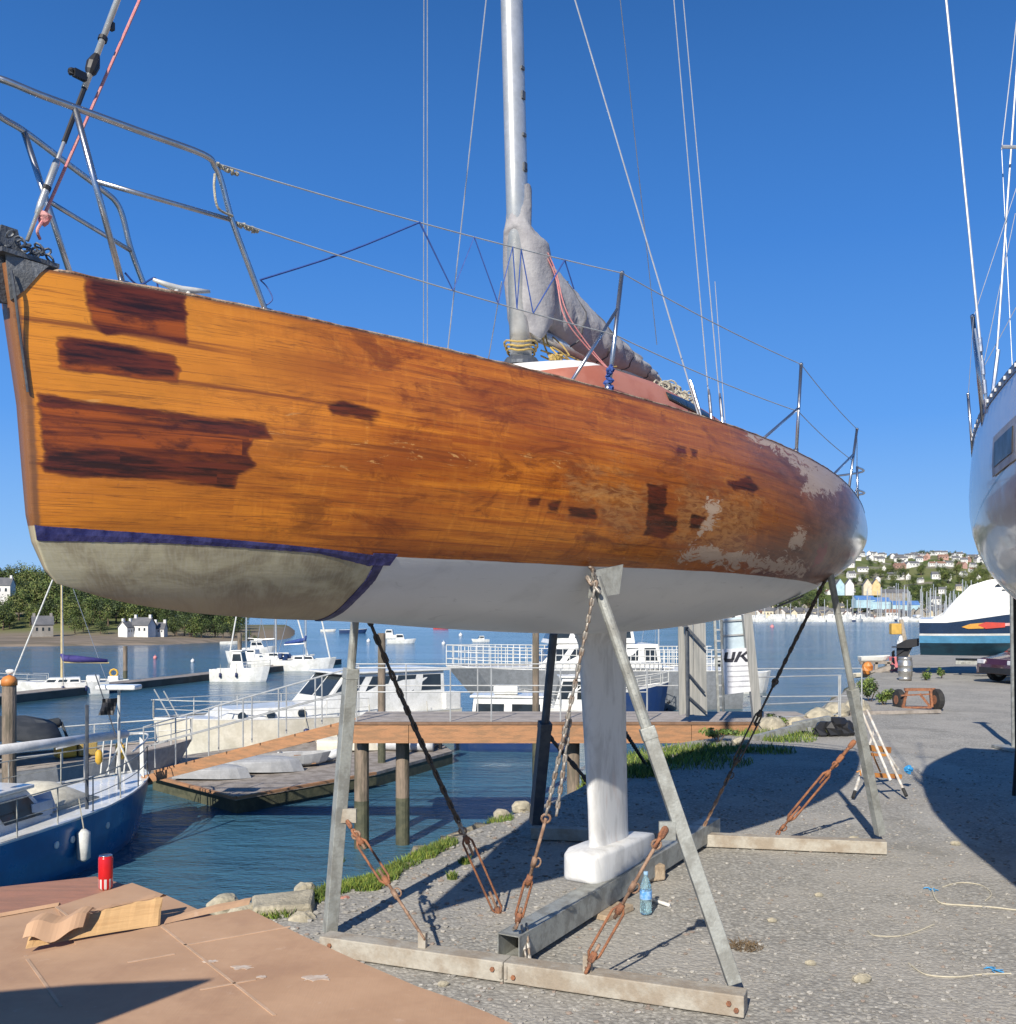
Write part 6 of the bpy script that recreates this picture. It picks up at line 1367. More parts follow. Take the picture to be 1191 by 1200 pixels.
# driftwood mark post
g = ground(1058, 776); d = g.y; po = thing('navigation_post', 'grey driftwood post carrying a yellow box at the end of the sea wall', 'post', g)
mb = MB(); mb.tube([at(1062, 776, d), at(1060, 750, d), at(1056, 726, d)], [.12, .11, .09], 8); mb.tube([at(1053, 776, d), at(1055, 752, d + .1)], .06, 6); mb.tube([at(1066, 772, d), at(1058, 740, d + .1)], .05, 6); part('post_shaft', M('bleached driftwood', (.40, .35, .28), .9, 0, col2=(.27, .23, .18), scale=6, bump=.4), po, mb, world=True)
mb = MB(); mb.box(at(1049.5, 737, d - .15), (.42, .30, .45)); part('yellow_box', M('ochre box', (.62, .38, .08), .6), po, mb, world=True, bevel=.03); mb = MB(); mb.blob(at(1055.5, 752, d - .2), .17, j=.3, squash=(.7, .7, 1.5)); part('white_bag', white_far, po, mb, world=True)
g = ground(1050, 786); mb = MB(); mb.prism([(-.18, -.15), (.18, -.15), (.2, .15), (-.2, .15)], 0, .5); mb.v = [tuple(Vector(v) + g) for v in mb.v]; tag(mb.build('crate', M('faded pink plastic', (.60, .18, .20), .6), origin=g, bevel=.03), 'faded pink plastic crate standing left of the keg', 'crate')
# hauled-out small boats
def shore_dinghy(label, px, py, Lp, rz, mat, z, upside=False):
    d = 35.5; g = at(px, py, d); L_ = Lp * d / FPX; root = thing('dinghy', label, 'dinghy', (g.x, g.y, g.z), R(rz)); rows = hull_rows(L_, L_ * .4, L_ * .13, L_ * .06, n=10, rake=.12); mb = MB(); mb.loft(rows, closed=False); mb.add(rows[0], [tuple(range(len(rows[0])))]); part('hull', mat, root, mb)
    mb = MB(); mb.loft([[(x, s * abs(y) * 1.03, zz - .02) for x, y, zz in [r[0]]] + [(r[0][0], s * abs(r[0][1]) * 1.06, r[0][2] + .02), (r[0][0], s * abs(r[0][1]) * .96, r[0][2] + .02)] for r in rows for s in [1]]); mb.box((L_ * .45, 0, L_ * .08), (L_ * .8, L_ * .3, .02)); part('gunwale', white_gel, root, mb); return root
shore_dinghy('white dinghy resting high across the rack on the sea wall', 1007.5, 774, 33, 5, white_gel, 0); shore_dinghy('low white punt pulled up beneath the white dinghy', 1001, 793, 26, 22, cream_gel, 0)
g = at(1017, 783, 35); mb = MB(); mb.blob(g, .20, j=.15, n=9, squash=(.9, .9, 1.2)); tag(mb.build('buoy', orange, origin=g), 'orange buoy lying on the low white punt', 'buoy')
g = ground(1040, 786); rk = thing('boat_rack', 'grey rough timber rack carrying the white dinghy on the sea wall', 'rack', g); mb = MB()
for px in (1012, 1026, 1040): mb.bar(at(px, 788, 35.4), at(px + 1, 776, 35.4), .10)
mb.bar(at(1008, 777, 35.4), at(1046, 776, 35.4), .10); mb.bar(at(1020, 789, 34.8), at(1048, 781, 34.8), .14); part('timber_frame', greytimber, rk, mb, world=True)
# ---- motor cruiser on its trailer
CD = 33.0; cs = CD / FPX; c0 = at(1077, 783, CD); cz = 0.55
cru = thing('motor_cruiser', 'white and dark blue motor cruiser with orange flash hauled out on a trailer', 'motor cruiser', (c0.x + .30, CD + .6, 0), R(-24))
navyc = M('cruiser dark blue', (.012, .035, .085), .25, 0, scale=2, coat=.3); skyb = M('cruiser sky blue', (.12, .38, .62), .3, 0, scale=2); teal = M('cruiser teal bottom', (.01, .14, .23), .6, 0, col2=(.02, .10, .17), scale=2)
Lc, Bc = 7.4, 2.5
def crow(x, zs):  # z relative
    u = x / Lc; b = Bc / 2 * (1 if u < .6 else math.cos((u - .6) / .4 * math.pi / 2) ** .7 + .01); return b
levels = [(.62, 1.38, 'w'), (.60, 1.10, 'w')]
zz = lambda k, u: {0: .10 - .0 * u, 1: .55, 2: .80, 3: .87, 4: 1.24 + .28 * min(1, max(0, (u - .12) / .25)), 5: 1.36 + .30 * min(1, max(0, (u - .10) / .22))}[k] + (.25 * u ** 2 if k > 0 else .25 * u ** 3)
mats = [teal, skyb, white_gel, navyc, white_gel]
mb = MB(); N = 18
for i in range(N):
    u0, u1 = i / N, (i + 1) / N
    for k in range(5):
        for s in (-1, 1):
            q = []
            for u, kk in ((u0, k), (u1, k), (u1, k + 1), (u0, k + 1)):
                b = crow(u * Lc, 0) * {0: .05, 1: .80, 2: .92, 3: .94, 4: 1.0, 5: .99}[kk]; q.append((u * Lc + (.25 * (kk / 5) * (u > .9)), s * b, cz + zz(kk, u) * .96))
            mb.cur = k; mb.add(q if s == -1 else q[::-1], [(0, 1, 2, 3)])
mb.cur = 3; tr_ = [(0, s * crow(0, 0) * {0: .05, 1: .80, 2: .92, 3: .94, 4: 1.0, 5: .99}[k], cz + zz(k, 0) * .96) for s, ks in ((-1, range(6)), (1, range(5, -1, -1))) for k in ks]; mb.add(tr_, [tuple(range(len(tr_)))[::-1]]); part('hull', mats, cru, mb)
mb = MB(); mb.loft([[(u * Lc, -crow(u * Lc, 0) * .97, cz + zz(5, u) * .96), (u * Lc, 0, cz + zz(5, u) * .96 + .05), (u * Lc, crow(u * Lc, 0) * .97, cz + zz(5, u) * .96)] for u in [i / 18 for i in range(19)]], cap=False, closed=False); part('deck', white_gel, cru, mb)
# topsides moulding rising forward, screen
mb = MB(); rows = []
for x, h in ((.35, .02), (.7, .22), (1.1, .62), (1.5, .95), (2.0, 1.02), (3.2, 1.10), (4.2, 1.12), (5.4, .7), (6.6, .15)):
    u = x / Lc; zb = cz + zz(5, u) * .96 - .01; b = crow(x, 0) * .96; rows.append([(x, -b, zb), (x, -b * .93, zb + h * .6), (x, -b * .82, zb + h), (x, b * .82, zb + h), (x, b * .93, zb + h * .6), (x, b, zb)])
mb.loft(rows); sup = part('superstructure', white_gel, cru, mb, bevel=.04)
mb = MB(); q = [(2.2, -crow(2.2, 0) * .93, cz + 2.38), (4.2, -crow(4, 0) * .93, cz + 2.42), (3.9, -crow(4, 0) * .86, cz + 2.62), (2.6, -crow(2.2, 0) * .86, cz + 2.60)]; mb.loft([[Vector(p) + Vector((0, -.01, .0)) for p in q], [Vector(p) + Vector((0, .06, 0)) for p in q]]); part('window', dark_glass, sup, mb)
mb = MB(); rows = [(3.0, -1, 2.95), (3.7, -1, 3.1), (4.2, -1, 3.1), (3.6, -1, 2.75)]; mb.loft([[(x, -.9, cz + z) for x, _, z in rows], [(x, .9, cz + z) for x, _, z in rows]]); part('windscreen', M('smoked screen', (.10, .10, .10), .1), sup, mb)
fl_ = [(1.15, 1.36, 'o'), ]
def flash(name, mat, pts, off):
    q = []
    for x, z in pts: q.append((x, -crow(x, 0) * .975 - off, cz + z))
    mb = MB(); mb.loft([[Vector(p) for p in q], [Vector(p) + Vector((0, .03, 0)) for p in q]]); part(name, mat, cru, mb)
flash('stripe_flash', M('flash orange', (.62, .30, .04), .4), [(1.25, 1.06), (1.5, 1.16), (1.9, 1.20), (1.9, 1.02), (1.45, 1.0)], .012); flash('stripe_flash', M('flash red', (.55, .05, .03), .4), [(1.72, 1.13), (1.95, 1.22), (2.5, 1.20), (2.5, 1.06), (1.95, 1.01)], .020); flash('stripe_flash', M('flash pale pink', (.62, .36, .34), .4), [(2.5, 1.19), (6.2, 1.40), (6.2, 1.34), (2.5, 1.10)], .016)
mb = MB(); mb.lathe((2.75, -crow(2.7, 0) * .98 - .01, cz + 1.20), [(.10, 0), (.08, .03)], 12, axis=Vector((0, -1, 0))); part('skin_fitting', white_gel, cru, mb)
mb = MB()
for x in (2.3, 2.42, 2.5, 2.58): mb.box((x, -crow(2.5, 0) * .985, cz + 1.50), (.05, .02, .05))
part('lettering', white_gel, cru, mb)
mb = MB(); mb.tube(arc3([(-.05, -1.15, cz + 1.40), (-.18, -.6, cz + 1.40), (-.2, .6, cz + 1.40), (-.05, 1.15, cz + 1.40)]), .05, 6); mb.box((-.12, 0, cz + 1.30), (.3, 2.2, .06)); part('swim_platform', white_gel, cru, mb)
mb = MB(); rows = [[(-.15 - a, y, z) for y in (-.10, .10)] for a, z in ()]
mb.loft([[(-.05, -.2, .95), (-.05, .2, .95), (-.05, .2, 1.2), (-.05, -.2, 1.2)], [(-.45, -.14, .85), (-.45, .14, .85), (-.45, .14, 1.15), (-.45, -.14, 1.15)], [(-.75, -.08, .60), (-.75, .08, .60), (-.75, .08, .98), (-.75, -.08, .98)]])
mb.loft([[(-.25, -.05, .9), (-.75, -.05, .9), (-.75, .05, .9), (-.25, .05, .9)], [(-.45, -.04, .45), (-.75, -.04, .45), (-.75, .04, .45), (-.45, .04, .45)], [(-.5, -.02, .22), (-.68, -.02, .22), (-.68, .02, .22), (-.5, .02, .22)]])
mb.box((-.62, 0, .90), (.55, .5, .03))
for k in range(4): a = k * math.pi / 2 + .4; mb.loft([[(-.82, .04 * math.cos(a), .55 + .04 * math.sin(a)), (-.9, .03 * math.cos(a + .5), .55 + .03 * math.sin(a + .5)), (-.86, .04 * math.cos(a), .55)], [(-.80, .24 * math.cos(a - .2), .55 + .24 * math.sin(a - .2)), (-.90, .24 * math.cos(a + .4), .55 + .24 * math.sin(a + .4)), (-.86, .25 * math.cos(a), .55 + .25 * math.sin(a))]])
part('outdrive', blackp, cru, mb)
tl = thing('boat_trailer', 'low grey trailer carrying the white and blue motor cruiser', 'trailer', (c0.x + 1.35, CD + .3, 0), R(-24))
mb = MB()
for y in (-.85, .85): mb.bar((0, y, .45), (6, y, .45), .10, .12)
for x in (.2, 2, 4): mb.bar((x, -.9, .42), (x, .9, .42), .08, .08)
mb.bar((.6, -1.2, .30), (2.2, -1.2, .62), .10, .10); mb.bar((1.4, -1.25, .28), (2.8, -1.25, .28), .14, .12); part('frame', galv, tl, mb)
for x in (2.2, 3.0):
    for y in (-1.05, 1.05): mb = MB(); mb.lathe((x, y - .1, .30), [(.15, 0), (.30, .02), (.30, .18), (.15, .2)], 18, axis=Vector((0, 1, 0))); part('wheel', rubber, tl, mb)
mb = MB(); mb.slab([(1.2, -1.0, .47), (2.2, -1.0, .47), (2.2, -.6, .60), (1.2, -.6, .60)], .04); mb.slab([(1.9, -1.28, .30), (2.2, -1.28, .55), (2.7, -1.28, .58), (3.0, -1.28, .32)], .03); part('mudguard', alu_w, tl, mb)
# car
g = ground(1166, 801); car = thing('parked_car', 'dark maroon car parked in front of the motor cruiser at the right edge', 'car', (g.x, g.y, 0), R(14)); carm = M('dark maroon car paint', (.05, .012, .018), .25, 0, col2=(.06, .016, .02), scale=1, coat=.8)
prof = [(0, .28), (.02, .55), (.12, .72), (.7, .82), (.95, .88), (1.65, 1.36), (2.0, 1.44), (3.2, 1.42), (3.9, 1.0), (4.25, .95), (4.32, .6), (4.3, .28)]
mb = MB(); rows = []
for y in (-.82, -.80, -.6, 0, .6, .80, .82): k = 1 if abs(y) < .81 else .0; rows.append([(x + (.0 if abs(y) < .7 else .03 * (1 if x < 2 else -1)), y * (1 - .16 * max(0, z - .85) / .6), z - (.03 if abs(y) > .81 else (.0 if abs(y) < .7 else .01))) for x, z in prof])
mb.loft(rows); part('body', carm, car, mb, bevel=.04)
mb = MB(); mb.loft([[(1.0, y, .915) for y in (-.66, .66)] + [(1.62, y, 1.37) for y in (.56, -.56)], [(.98, y, .93) for y in (-.66, .66)] + [(1.60, y, 1.385) for y in (.56, -.56)]]); part('windscreen', dark_glass, car, mb)
for s in (-1, 1): mb = MB(); mb.loft([[(1.25, s * .80, .92), (3.6, s * .80, .92), (3.1, s * .725, 1.34), (1.8, s * .725, 1.34)], [(1.25, s * .79, .92), (3.6, s * .79, .92), (3.1, s * .70, 1.34), (1.8, s * .70, 1.34)]]); part('side_window', dark_glass, car, mb)
for x in (.8, 3.45):
    for s in (-1, 1): mb = MB(); mb.lathe((x, s * .86 - .1, .32), [(.2, 0), (.32, .02), (.32, .18), (.2, .2)], 20, axis=Vector((0, 1, 0))); wh = part('wheel', rubber, car, mb); mb = MB(); mb.lathe((x, s * .86 - .105, .32), [(.19, 0), (.19, .21)], 14, axis=Vector((0, 1, 0))); part('rim', galv, wh, mb)
for s in (-1, 1): mb = MB(); mb.box((.07, s * .62, .62), (.12, .30, .13)); part('headlight', M('clear lamp glass', (.60, .60, .62), .1), car, mb, bevel=.02)
mb = MB(); mb.box((.02, 0, .38), (.06, 1.3, .16)); part('grille', blackp, car, mb)
# ================================================================ neighbour yacht at the right edge
NB = 1.12; NX, NY = 2.454, 2.701; NZ = 0.0
nb = thing('glossy_yacht', 'glossy white yacht hull propped up close by at the right edge', 'yacht', (NX, NY, 0), NB)
def nhp(X, V, off=0, side=1): p = hp(X, V, off, side); return Vector((p.x * .968, p.y * .872, (p.z - 2.0) * 1.228 + 1.914))
t = NT('glossy pale hull'); n = t.noise(t.obj(), 3, 4); sx = t.n('SeparateXYZ', {0: t.obj()}); z = sx.outputs[2]
c = t.mix(t.smooth(t.math('ABSOLUTE', t.math('SUBTRACT', z, t.math('SUBTRACT', 3.50, t.math('MULTIPLY', sx.outputs[0], .15)))), .007, .011, 1, 0), (.62, .62, .62), (.07, .07, .08))
t.set(col=c, rough=.22, coat=.45, crough=.06, spec=.5); t.bump(t.noise(t.obj(), 1.6, 3), .35, .05); glossm = t.m
mb = MB()
for side in (-1, 1):
    rows = [[nhp(X, (float(spl(X / LOA, Tk, ZS)) - float(spl(X / LOA, KT, KZ))) * qv, 0, side) for qv in [0, .03, .08, .15, .25, .35, .45, .55, .65, .72, .78, .84, .89, .93, .96, .98, .995, 1]] for X in np.linspace(.0, 8.9, 60)]
    if side == 1: rows = [r[::-1] for r in rows]
    mb.loft(rows, cap=False, closed=False)
tr_ = [nhp(8.9, (3.14 - 2.47) * qv, 0, -1) for qv in [0, .25, .5, .75, .9, 1]] + [nhp(8.9, (3.14 - 2.47) * qv, 0, 1) for qv in [.9, .75, .5, .25, 0]]
mb.add(tr_, [tuple(range(len(tr_)))]); part('hull', glossm, nb, mb, smooth=True)
mb = MB(); mb.loft([[(nhp(X, 0, 0, 1).x, nhp(X, 0, 0, 1).y * k / 4, nhp(X, 0, 0, 1).z - .01 + .05 * (1 - (k / 4) ** 2)) for k in range(-4, 5)] for X in np.linspace(.02, 8.88, 40)], cap=False, closed=False); part('deck', deck_m, nb, mb)
mb = MB(); rows = []
for X in np.linspace(.05, 8.85, 70): p = nhp(X, 0, 0, 1); rows.append([p + Vector((0, .006, -.01)), p + Vector((0, .006, .05)), p + Vector((0, -.03, .055)), p + Vector((0, -.03, -.01))])
mb.loft(rows); rl = part('toe_rail', M('grey perforated toe rail', (.22, .24, .28), .45, .4, scale=20), nb, mb)
mb = MB()
for X in np.linspace(2.0, 8.5, 44): p = nhp(X, 0, 0, 1); mb.box(p + Vector((0, .008, .022)), (.05, .012, .022))
part('rail_slot', M('bright rail slots', (.60, .62, .65), .4), rl, mb)
def npx(X, V, side=1):
    p = Matrix.Translation((NX, NY, 0)) @ Matrix.Rotation(NB, 4, 'Z') @ nhp(X, V, 0, side); return 595.5 + FPX * p.x / p.y, HOR - (p.z - EYE) / p.y * FPX
mb = MB(); rows = []
X0, X1, v0, v1 = 3.12, 3.64, .285, .41
mb.loft([[nhp(X, v, .004) for v in np.linspace(v0 - .04, v1 + .04, 5)] + [nhp(X, v, .012) for v in np.linspace(v1 + .04, v0 - .04, 5)] for X in np.linspace(X0 - .08, X1 + .08, 7)]); fr_ = part('window_frame', M('pale window frame', (.50, .47, .43), .4), nb, mb)
mb = MB(); mb.loft([[nhp(X, v, .013) for v in np.linspace(v0, v1, 5)] + [nhp(X, v, .018) for v in np.linspace(v1, v0, 5)] for X in np.linspace(X0, X1, 7)]); part('window', M('matt dark window', (.03, .025, .02), .35), fr_, mb)
MN = Matrix.Translation((NX, NY, 0)) @ Matrix.Rotation(NB, 4, 'Z'); NI = MN.inverted()
def non(px, py, y0):
    o = NI @ Vector((0, 0, EYE)); d = (NI @ at(px, py, 1.0)) - o; return o + d * ((y0 - o.y) / d.y)
for (b0, b1, r, X_) in (((1153, 486), (1140, 371), .016, 4.35), ((1140.5, 524), (1134.5, 462), .012, 5.3)):
    D0_ = (MN @ nhp(X_, 0)).y + .05; a, b = at(*b0, D0_), at(*b1, D0_); mb = MB(); mb.tube([a - Vector((0, 0, .08)), b], r, 8); mb.blob(b, r * 1.2, n=6); part('stanchion', steel, nb, mb, world=True, smooth=True)
mb = MB(); D0_ = (MN @ nhp(4.1, 0)).y + .1
for (bx, by, tx, ty, r) in ((1156, 475, 1108, -10, .009), (1165, 462, 1196, 20, .007), (1187, 440, 1174, 175, .003), (1174, 175, 1192, 20, .004), (1190, 250, 1150, 440, .0025), (1191, 360, 1152, 432, .0025), (1193, 215, 1141, 372, .0025), (1141, 372, 1135, 462, .002)):
    mb.tube([at(bx, by, D0_), at(tx, ty, D0_ + .2)], r, 6)
mb.tube([at(1174, 172, D0_), at(1215, 173, D0_)], .012, 6); part('rigging', wire_m, nb, mb, world=True)
mb = MB()
for f in (.0, .25, .5, .8): mb.tube([at(1157 - 9 * f, 484 - 90 * f, D0_), at(1155.5 - 9 * f, 468 - 90 * f, D0_)], .016, 8)
mb.tube([at(1158, 480, D0_), at(1143, 385, D0_)], .010, 6); mb.tube([at(1163, 465, D0_), at(1170, 410, D0_)], .014, 6); part('bottle_screw', steel, nb, mb, world=True)
pr = thing('boat_prop', 'grey steel prop standing at the right edge beyond the glossy yacht', 'prop', ground(1191, 878)); mb = MB(); a = ground(1190, 878); mb.tube([a, a + Vector((-.03, -.0, 2.45))], .055, 10); part('tube', galv, pr, mb, world=True); mb = MB(); mb.box(a + Vector((0, 0, .02)), (.5, .5, .04)); part('base_plate', galv, pr, mb, world=True); mb = MB(); mb.box(a + Vector((-.03, 0, 2.46)), (.25, .25, .03)); part('head_plate', galv, pr, mb, world=True)
mb = MB(); mb.tube([at(1188, 938, 11.6), at(1192, 880, 11.4), at(1190, 700, 10.4)], .022, 6); tag(mb.build('black_hose', rubber, origin=at(1188, 938, 11.6)), 'black hose hanging down from the glossy yacht at the right edge', 'hose')
ksup = thing('keel_block', 'timber keel blocks stacked under the glossy yacht beyond the right edge', 'keel block', tuple(MN @ Vector((4.9, 0, 0)))); mb = MB(); mb.box((0, 0, .12), (.9, .4, .22)); mb.box((0, 0, .35), (.4, .8, .22)); part('baulk', timber, ksup, mb, bevel=.01)
mb = MB(); mb.loft([[(x + .4 * k, y, z) for x, y in ((4.2, 0), (4.5, -.09), (5.2, -.08), (5.5, 0), (5.2, .08), (4.5, .09))] for z, k in ((.47, .1), (2.15, 0))]); part('keel_fin', keel_m.m, nb, mb)
# ================================================================ far shores
hillm = NT('hillside fields'); v = hillm.obj(); n = hillm.noise(v, .02, 5, .65); c = hillm.mix(hillm.smooth(n, .40, .60), (.085, .12, .035), (.16, .17, .07)); c = hillm.mix(hillm.smooth(hillm.noise(v, .06, 4), .52, .62, 0, .8), c, (.22, .20, .17)); hz_ = hillm.n('SeparateXYZ', {0: v}).outputs[2]; c = hillm.mix(hillm.smooth(hillm.math('ADD', hz_, hillm.math('MULTIPLY', n, .8)), -1.2, -.2), (.22, .18, .13), c); hillm.set(col=c, rough=.95, spec=.1)
mudm = NT('mud and shingle beach'); v = mudm.obj(); n = mudm.noise(mudm.map(v, (.3, 1.2, 1)), .5, 5, .6); mudm.set(col=mudm.mix(mudm.smooth(n, .4, .6), (.26, .21, .16), (.16, .135, .10)), rough=.9, spec=.15); mudm.bump(n, .4, .4)
def terrain(name, xs, ds, f, mat):
    rows = [[(x(d) if callable(x) else x, d, f(x(d) if callable(x) else x, d)) for x in xs] for d in ds]; mb = MB(); mb.loft(rows, cap=False, closed=False); return tag(mb.build(name, mat, smooth=True), kind='structure')
def sstep(a, b, x): t = min(1, max(0, (x - a) / (b - a))); return t * t * (3 - 2 * t)
# left headland: shore at about 125 m, ending in a low spit at px 345
def head_z(x, d):
    px = 595.5 + FPX * x / d; shore = 124 + 4 * math.sin(x * .12) + max(0, px - 200) * .16; k = sstep(shore - 3, shore + 6, d); end = sstep(360, 335, px) if px > 335 else 1
    z = WATER - 1.2 + k * 1.5 + sstep(shore + 4, shore + 40, d) * 1.0
    z += sstep(shore + 20, 215, d) * max(0, (9.0 - max(0, px + 40) * .030)) * (1 if px < 300 else 0)
    return WATER - 2 + (z - WATER + 2) * (end if px > 335 else 1)
terrain('headland', [(-150 + i * 2.2) for i in range(58)], [112 + k * 2.5 for k in range(44)], head_z, hillm.m)
terrain('mud_beach', [(-150 + i * 2.2) for i in range(58)], [112 + k * 1.2 for k in range(27)], lambda x, d: head_z(x, d) + .12 - .25 * sstep(140, 147, d + 0 * x), mudm.m)
# distant low hills and the right-hand town hill
farm = M('distant blue hills', (.14, .19, .20), .95, 0, col2=(.18, .22, .20), scale=.004)
terrain('distant_hills', [(-520 + i * 22) for i in range(44)], [900, 930, 960, 1000, 1060, 1140], lambda x, d: WATER - 1 + sstep(900, 1050, d) * (6 + 3.0 * math.sin(x * .012) + 2.2 * math.sin(x * .031 + 1)), farm)
def town_z(x, d):
    px = 595.5 + FPX * x / d; a = sstep(760, 1000, px); sh = 440 - 10 * math.sin(px * .03)
    return WATER - 1.5 + sstep(sh - 2, sh + 3, d) * 2.6 + (sstep(sh, 830, d) ** 1.15) * (20 + 27 * a + 1.5 * math.sin(px * .07)) * sstep(640, 860, px)
terrain('town_hill', [lambda d, k=k: d * (.05 + k * .0125) for k in range(50)], [430, 436, 440, 443, 450, 460, 475, 490, 510, 530, 555, 580, 610, 640, 670, 700, 730, 760, 790, 815, 835, 860], town_z, hillm.m)
# trees
treem = [M('tree leaf', (.075, .115, .025), .7, 0, col2=(.10, .145, .03), scale=.6), M('tree leaf light', (.14, .18, .04), .7, 0, col2=(.17, .19, .05), scale=.6), M('tree leaf dark', (.035, .058, .018), .7, 0, scale=.6)]
treed = [M('dark tree leaf', (.030, .050, .016), .7, 0, col2=(.045, .07, .02), scale=.6), treem[2], treem[0]]; treeo = [M('olive tree leaf', (.13, .13, .04), .7, 0, col2=(.10, .11, .03), scale=.6), treem[1], treem[0]]
def make_tree(seed, mats, h=7.0, n=1500, ls=.21, r=.46):
    root = thing('broadleaf_tree', 'tree', 'tree', (0, 0, 0)); q = random.Random(seed)
    mb = MB(); leaf_crown(mb, (0, 0, h * .54), h * r, n, ls, q, squash=1.05, clumps=20); part('crown', mats, root, mb)
    mb = MB(); mb.tube([(0, 0, -.6), (.1, 0, h * .3), (0, .1, h * .7)], [.22, .16, .06], 6)
    for k in range(4): a = q.uniform(0, 6.28); mb.tube([(0, 0, h * .3), (h * .2 * math.cos(a), h * .2 * math.sin(a), h * .6)], [.10, .03], 5)
    part('trunk', bark, root, mb); return root
protos = [make_tree(1, treem), make_tree(2, treed), make_tree(3, treem, r=.46), make_tree(4, treeo), make_tree(5, treed, r=.36)]; used = [False] * 5
def put_tree(px, d, s, kind, label, group):
    x = (px - 595.5) / FPX * d; z = (head_z(x, d) if px < 500 else town_z(x, d)) - .1
    if not used[kind]: o = protos[kind]; used[kind] = True; o.location = (x, d, z); o.rotation_euler.z = rnd.uniform(0, 6); o.scale = (s, s, s); o['label'] = label
    else: o = copy_tree(protos[kind], (x, d, z), rnd.uniform(0, 6.28), s, label)
    o['group'] = group
kn_ = ['mid green leafy tree in the headland wood', 'dark green dense tree in the headland wood', 'broad bright green tree in the headland wood', 'olive brown tree in the headland wood', 'narrow dark tree in the headland wood']
q = random.Random(21)
for row, (d, n_, s) in enumerate([(150, 30, .55), (162, 34, .72), (176, 36, .85), (192, 34, .92), (208, 30, .95)]):
    for i in range(n_):
        px = -60 + (335 + (5 - row) * 5) * (i + q.uniform(-.3, .3)) / n_
        if row == 0 and (20 < px < 75 or 128 < px < 190): continue
        if px > 282: continue
        put_tree(px, d + q.uniform(-5, 5), s * q.uniform(.75, 1.2) * (1 if px < 235 else .8), q.choice([0, 0, 1, 2, 2, 3, 4] if px < 190 else [1, 1, 4, 0]), None, 'trees of the headland wood')
for o in COL.objects:
    if o.get('group') == 'trees of the headland wood': o['label'] = kn_[0]
for i in range(5):
    me_ = [c for c in protos[i].children if c.name.startswith('crown')][0].data
    for o in COL.objects:
        if o.get('group') == 'trees of the headland wood' and o.children and any(c.data is me_ for c in o.children if c.type == 'MESH'):
            px_ = 595.5 + FPX * o.location.x / o.location.y; o['label'] = kn_[i].replace('in the headland wood', ('in the front row' if o.location.y < 172 else 'in the back rows') + (' left of the grey stone house' if px_ < 40 else ' between the grey and the white house' if px_ < 130 else ' behind the white cottage' if px_ < 200 else ' towards the headland tip'))
for px, s, kd in ((88, .42, 0), (118, .36, 1), (205, .40, 0), (228, .42, 3), (290, .25, 1), (300, .2, 0), (222, .5, 1)): put_tree(px, 146, s, kd, None, 'small trees behind the mud beach'); 
for o in COL.objects:
    if o.get('group') == 'small trees behind the mud beach': o['label'] = 'small bushy tree growing right behind the mud beach'
# houses: walls, roof, chimney, windows
def house(name, label, wall, roofm, loc, L_, W_, h, rz, chim=2, win=True, group=None, cat='house', gable=.5):
    root = thing(name, label, cat, loc, rz, group)
    mb = MB(); mb.prism([(-L_/2, -W_/2), (L_/2, -W_/2), (L_/2, W_/2), (-L_/2, W_/2)], -1.5, h); mb.add([(-L_/2, -W_/2, h), (-L_/2, W_/2, h), (-L_/2, 0, h + W_ * gable)], [(0, 1, 2)]); mb.add([(L_/2, -W_/2, h), (L_/2, W_/2, h), (L_/2, 0, h + W_ * gable)], [(0, 2, 1)]); part('wall', wall, root, mb)
    mb = MB(); e = .12; t_ = .1
    for s in (-1, 1): mb.loft([[(-L_/2 - e, s * (W_/2 + e), h - e * gable * 2 * .5), (-L_/2 - e, 0, h + W_ * gable + .03), (-L_/2 - e, 0, h + W_ * gable + .03 + t_), (-L_/2 - e, s * (W_/2 + e), h - e * gable + t_)], [(L_/2 + e, s * (W_/2 + e), h - e * gable * 2 * .5), (L_/2 + e, 0, h + W_ * gable + .03), (L_/2 + e, 0, h + W_ * gable + .03 + t_), (L_/2 + e, s * (W_/2 + e), h - e * gable + t_)]])
    rf_ = part('roof', roofm, root, mb)
    for k in range(chim): mb = MB(); mb.box(((-1) ** k * L_ * .42, 0, h + W_ * gable + .15), (.35, .3, .7)); part('chimney', wall, rf_, mb)
    if win:
        for s in (-1, 1):
            for k in range(3): mb = MB(); mb.box(((k - 1) * L_ * .3, s * (W_ / 2 + .005), h * .62), (L_ * .10, .03, h * .28)); part('window', dark_glass, root, mb)
    return root
slate = M('grey slate roof', (.10, .105, .115), .8, 0, col2=(.14, .14, .15), scale=1); wallw = M('white house render', (.76, .75, .72), .8, 0, scale=.6); wallg = M('grey stone house wall', (.30, .28, .25), .85, 0, scale=1); wallc = M('cream house render', (.66, .58, .42), .8, 0, scale=.6); wallt = M('pink house render', (.50, .30, .25), .8, 0, scale=.6); terr = M('brown tile roof', (.26, .15, .11), .85, 0, scale=1); wallb = M('pale blue house render', (.42, .60, .66), .8, 0, scale=.6); roofb = M('blue metal roof', (.10, .22, .48), .5, 0, scale=1)
def hx(px, d): return (px - 595.5) / FPX * d
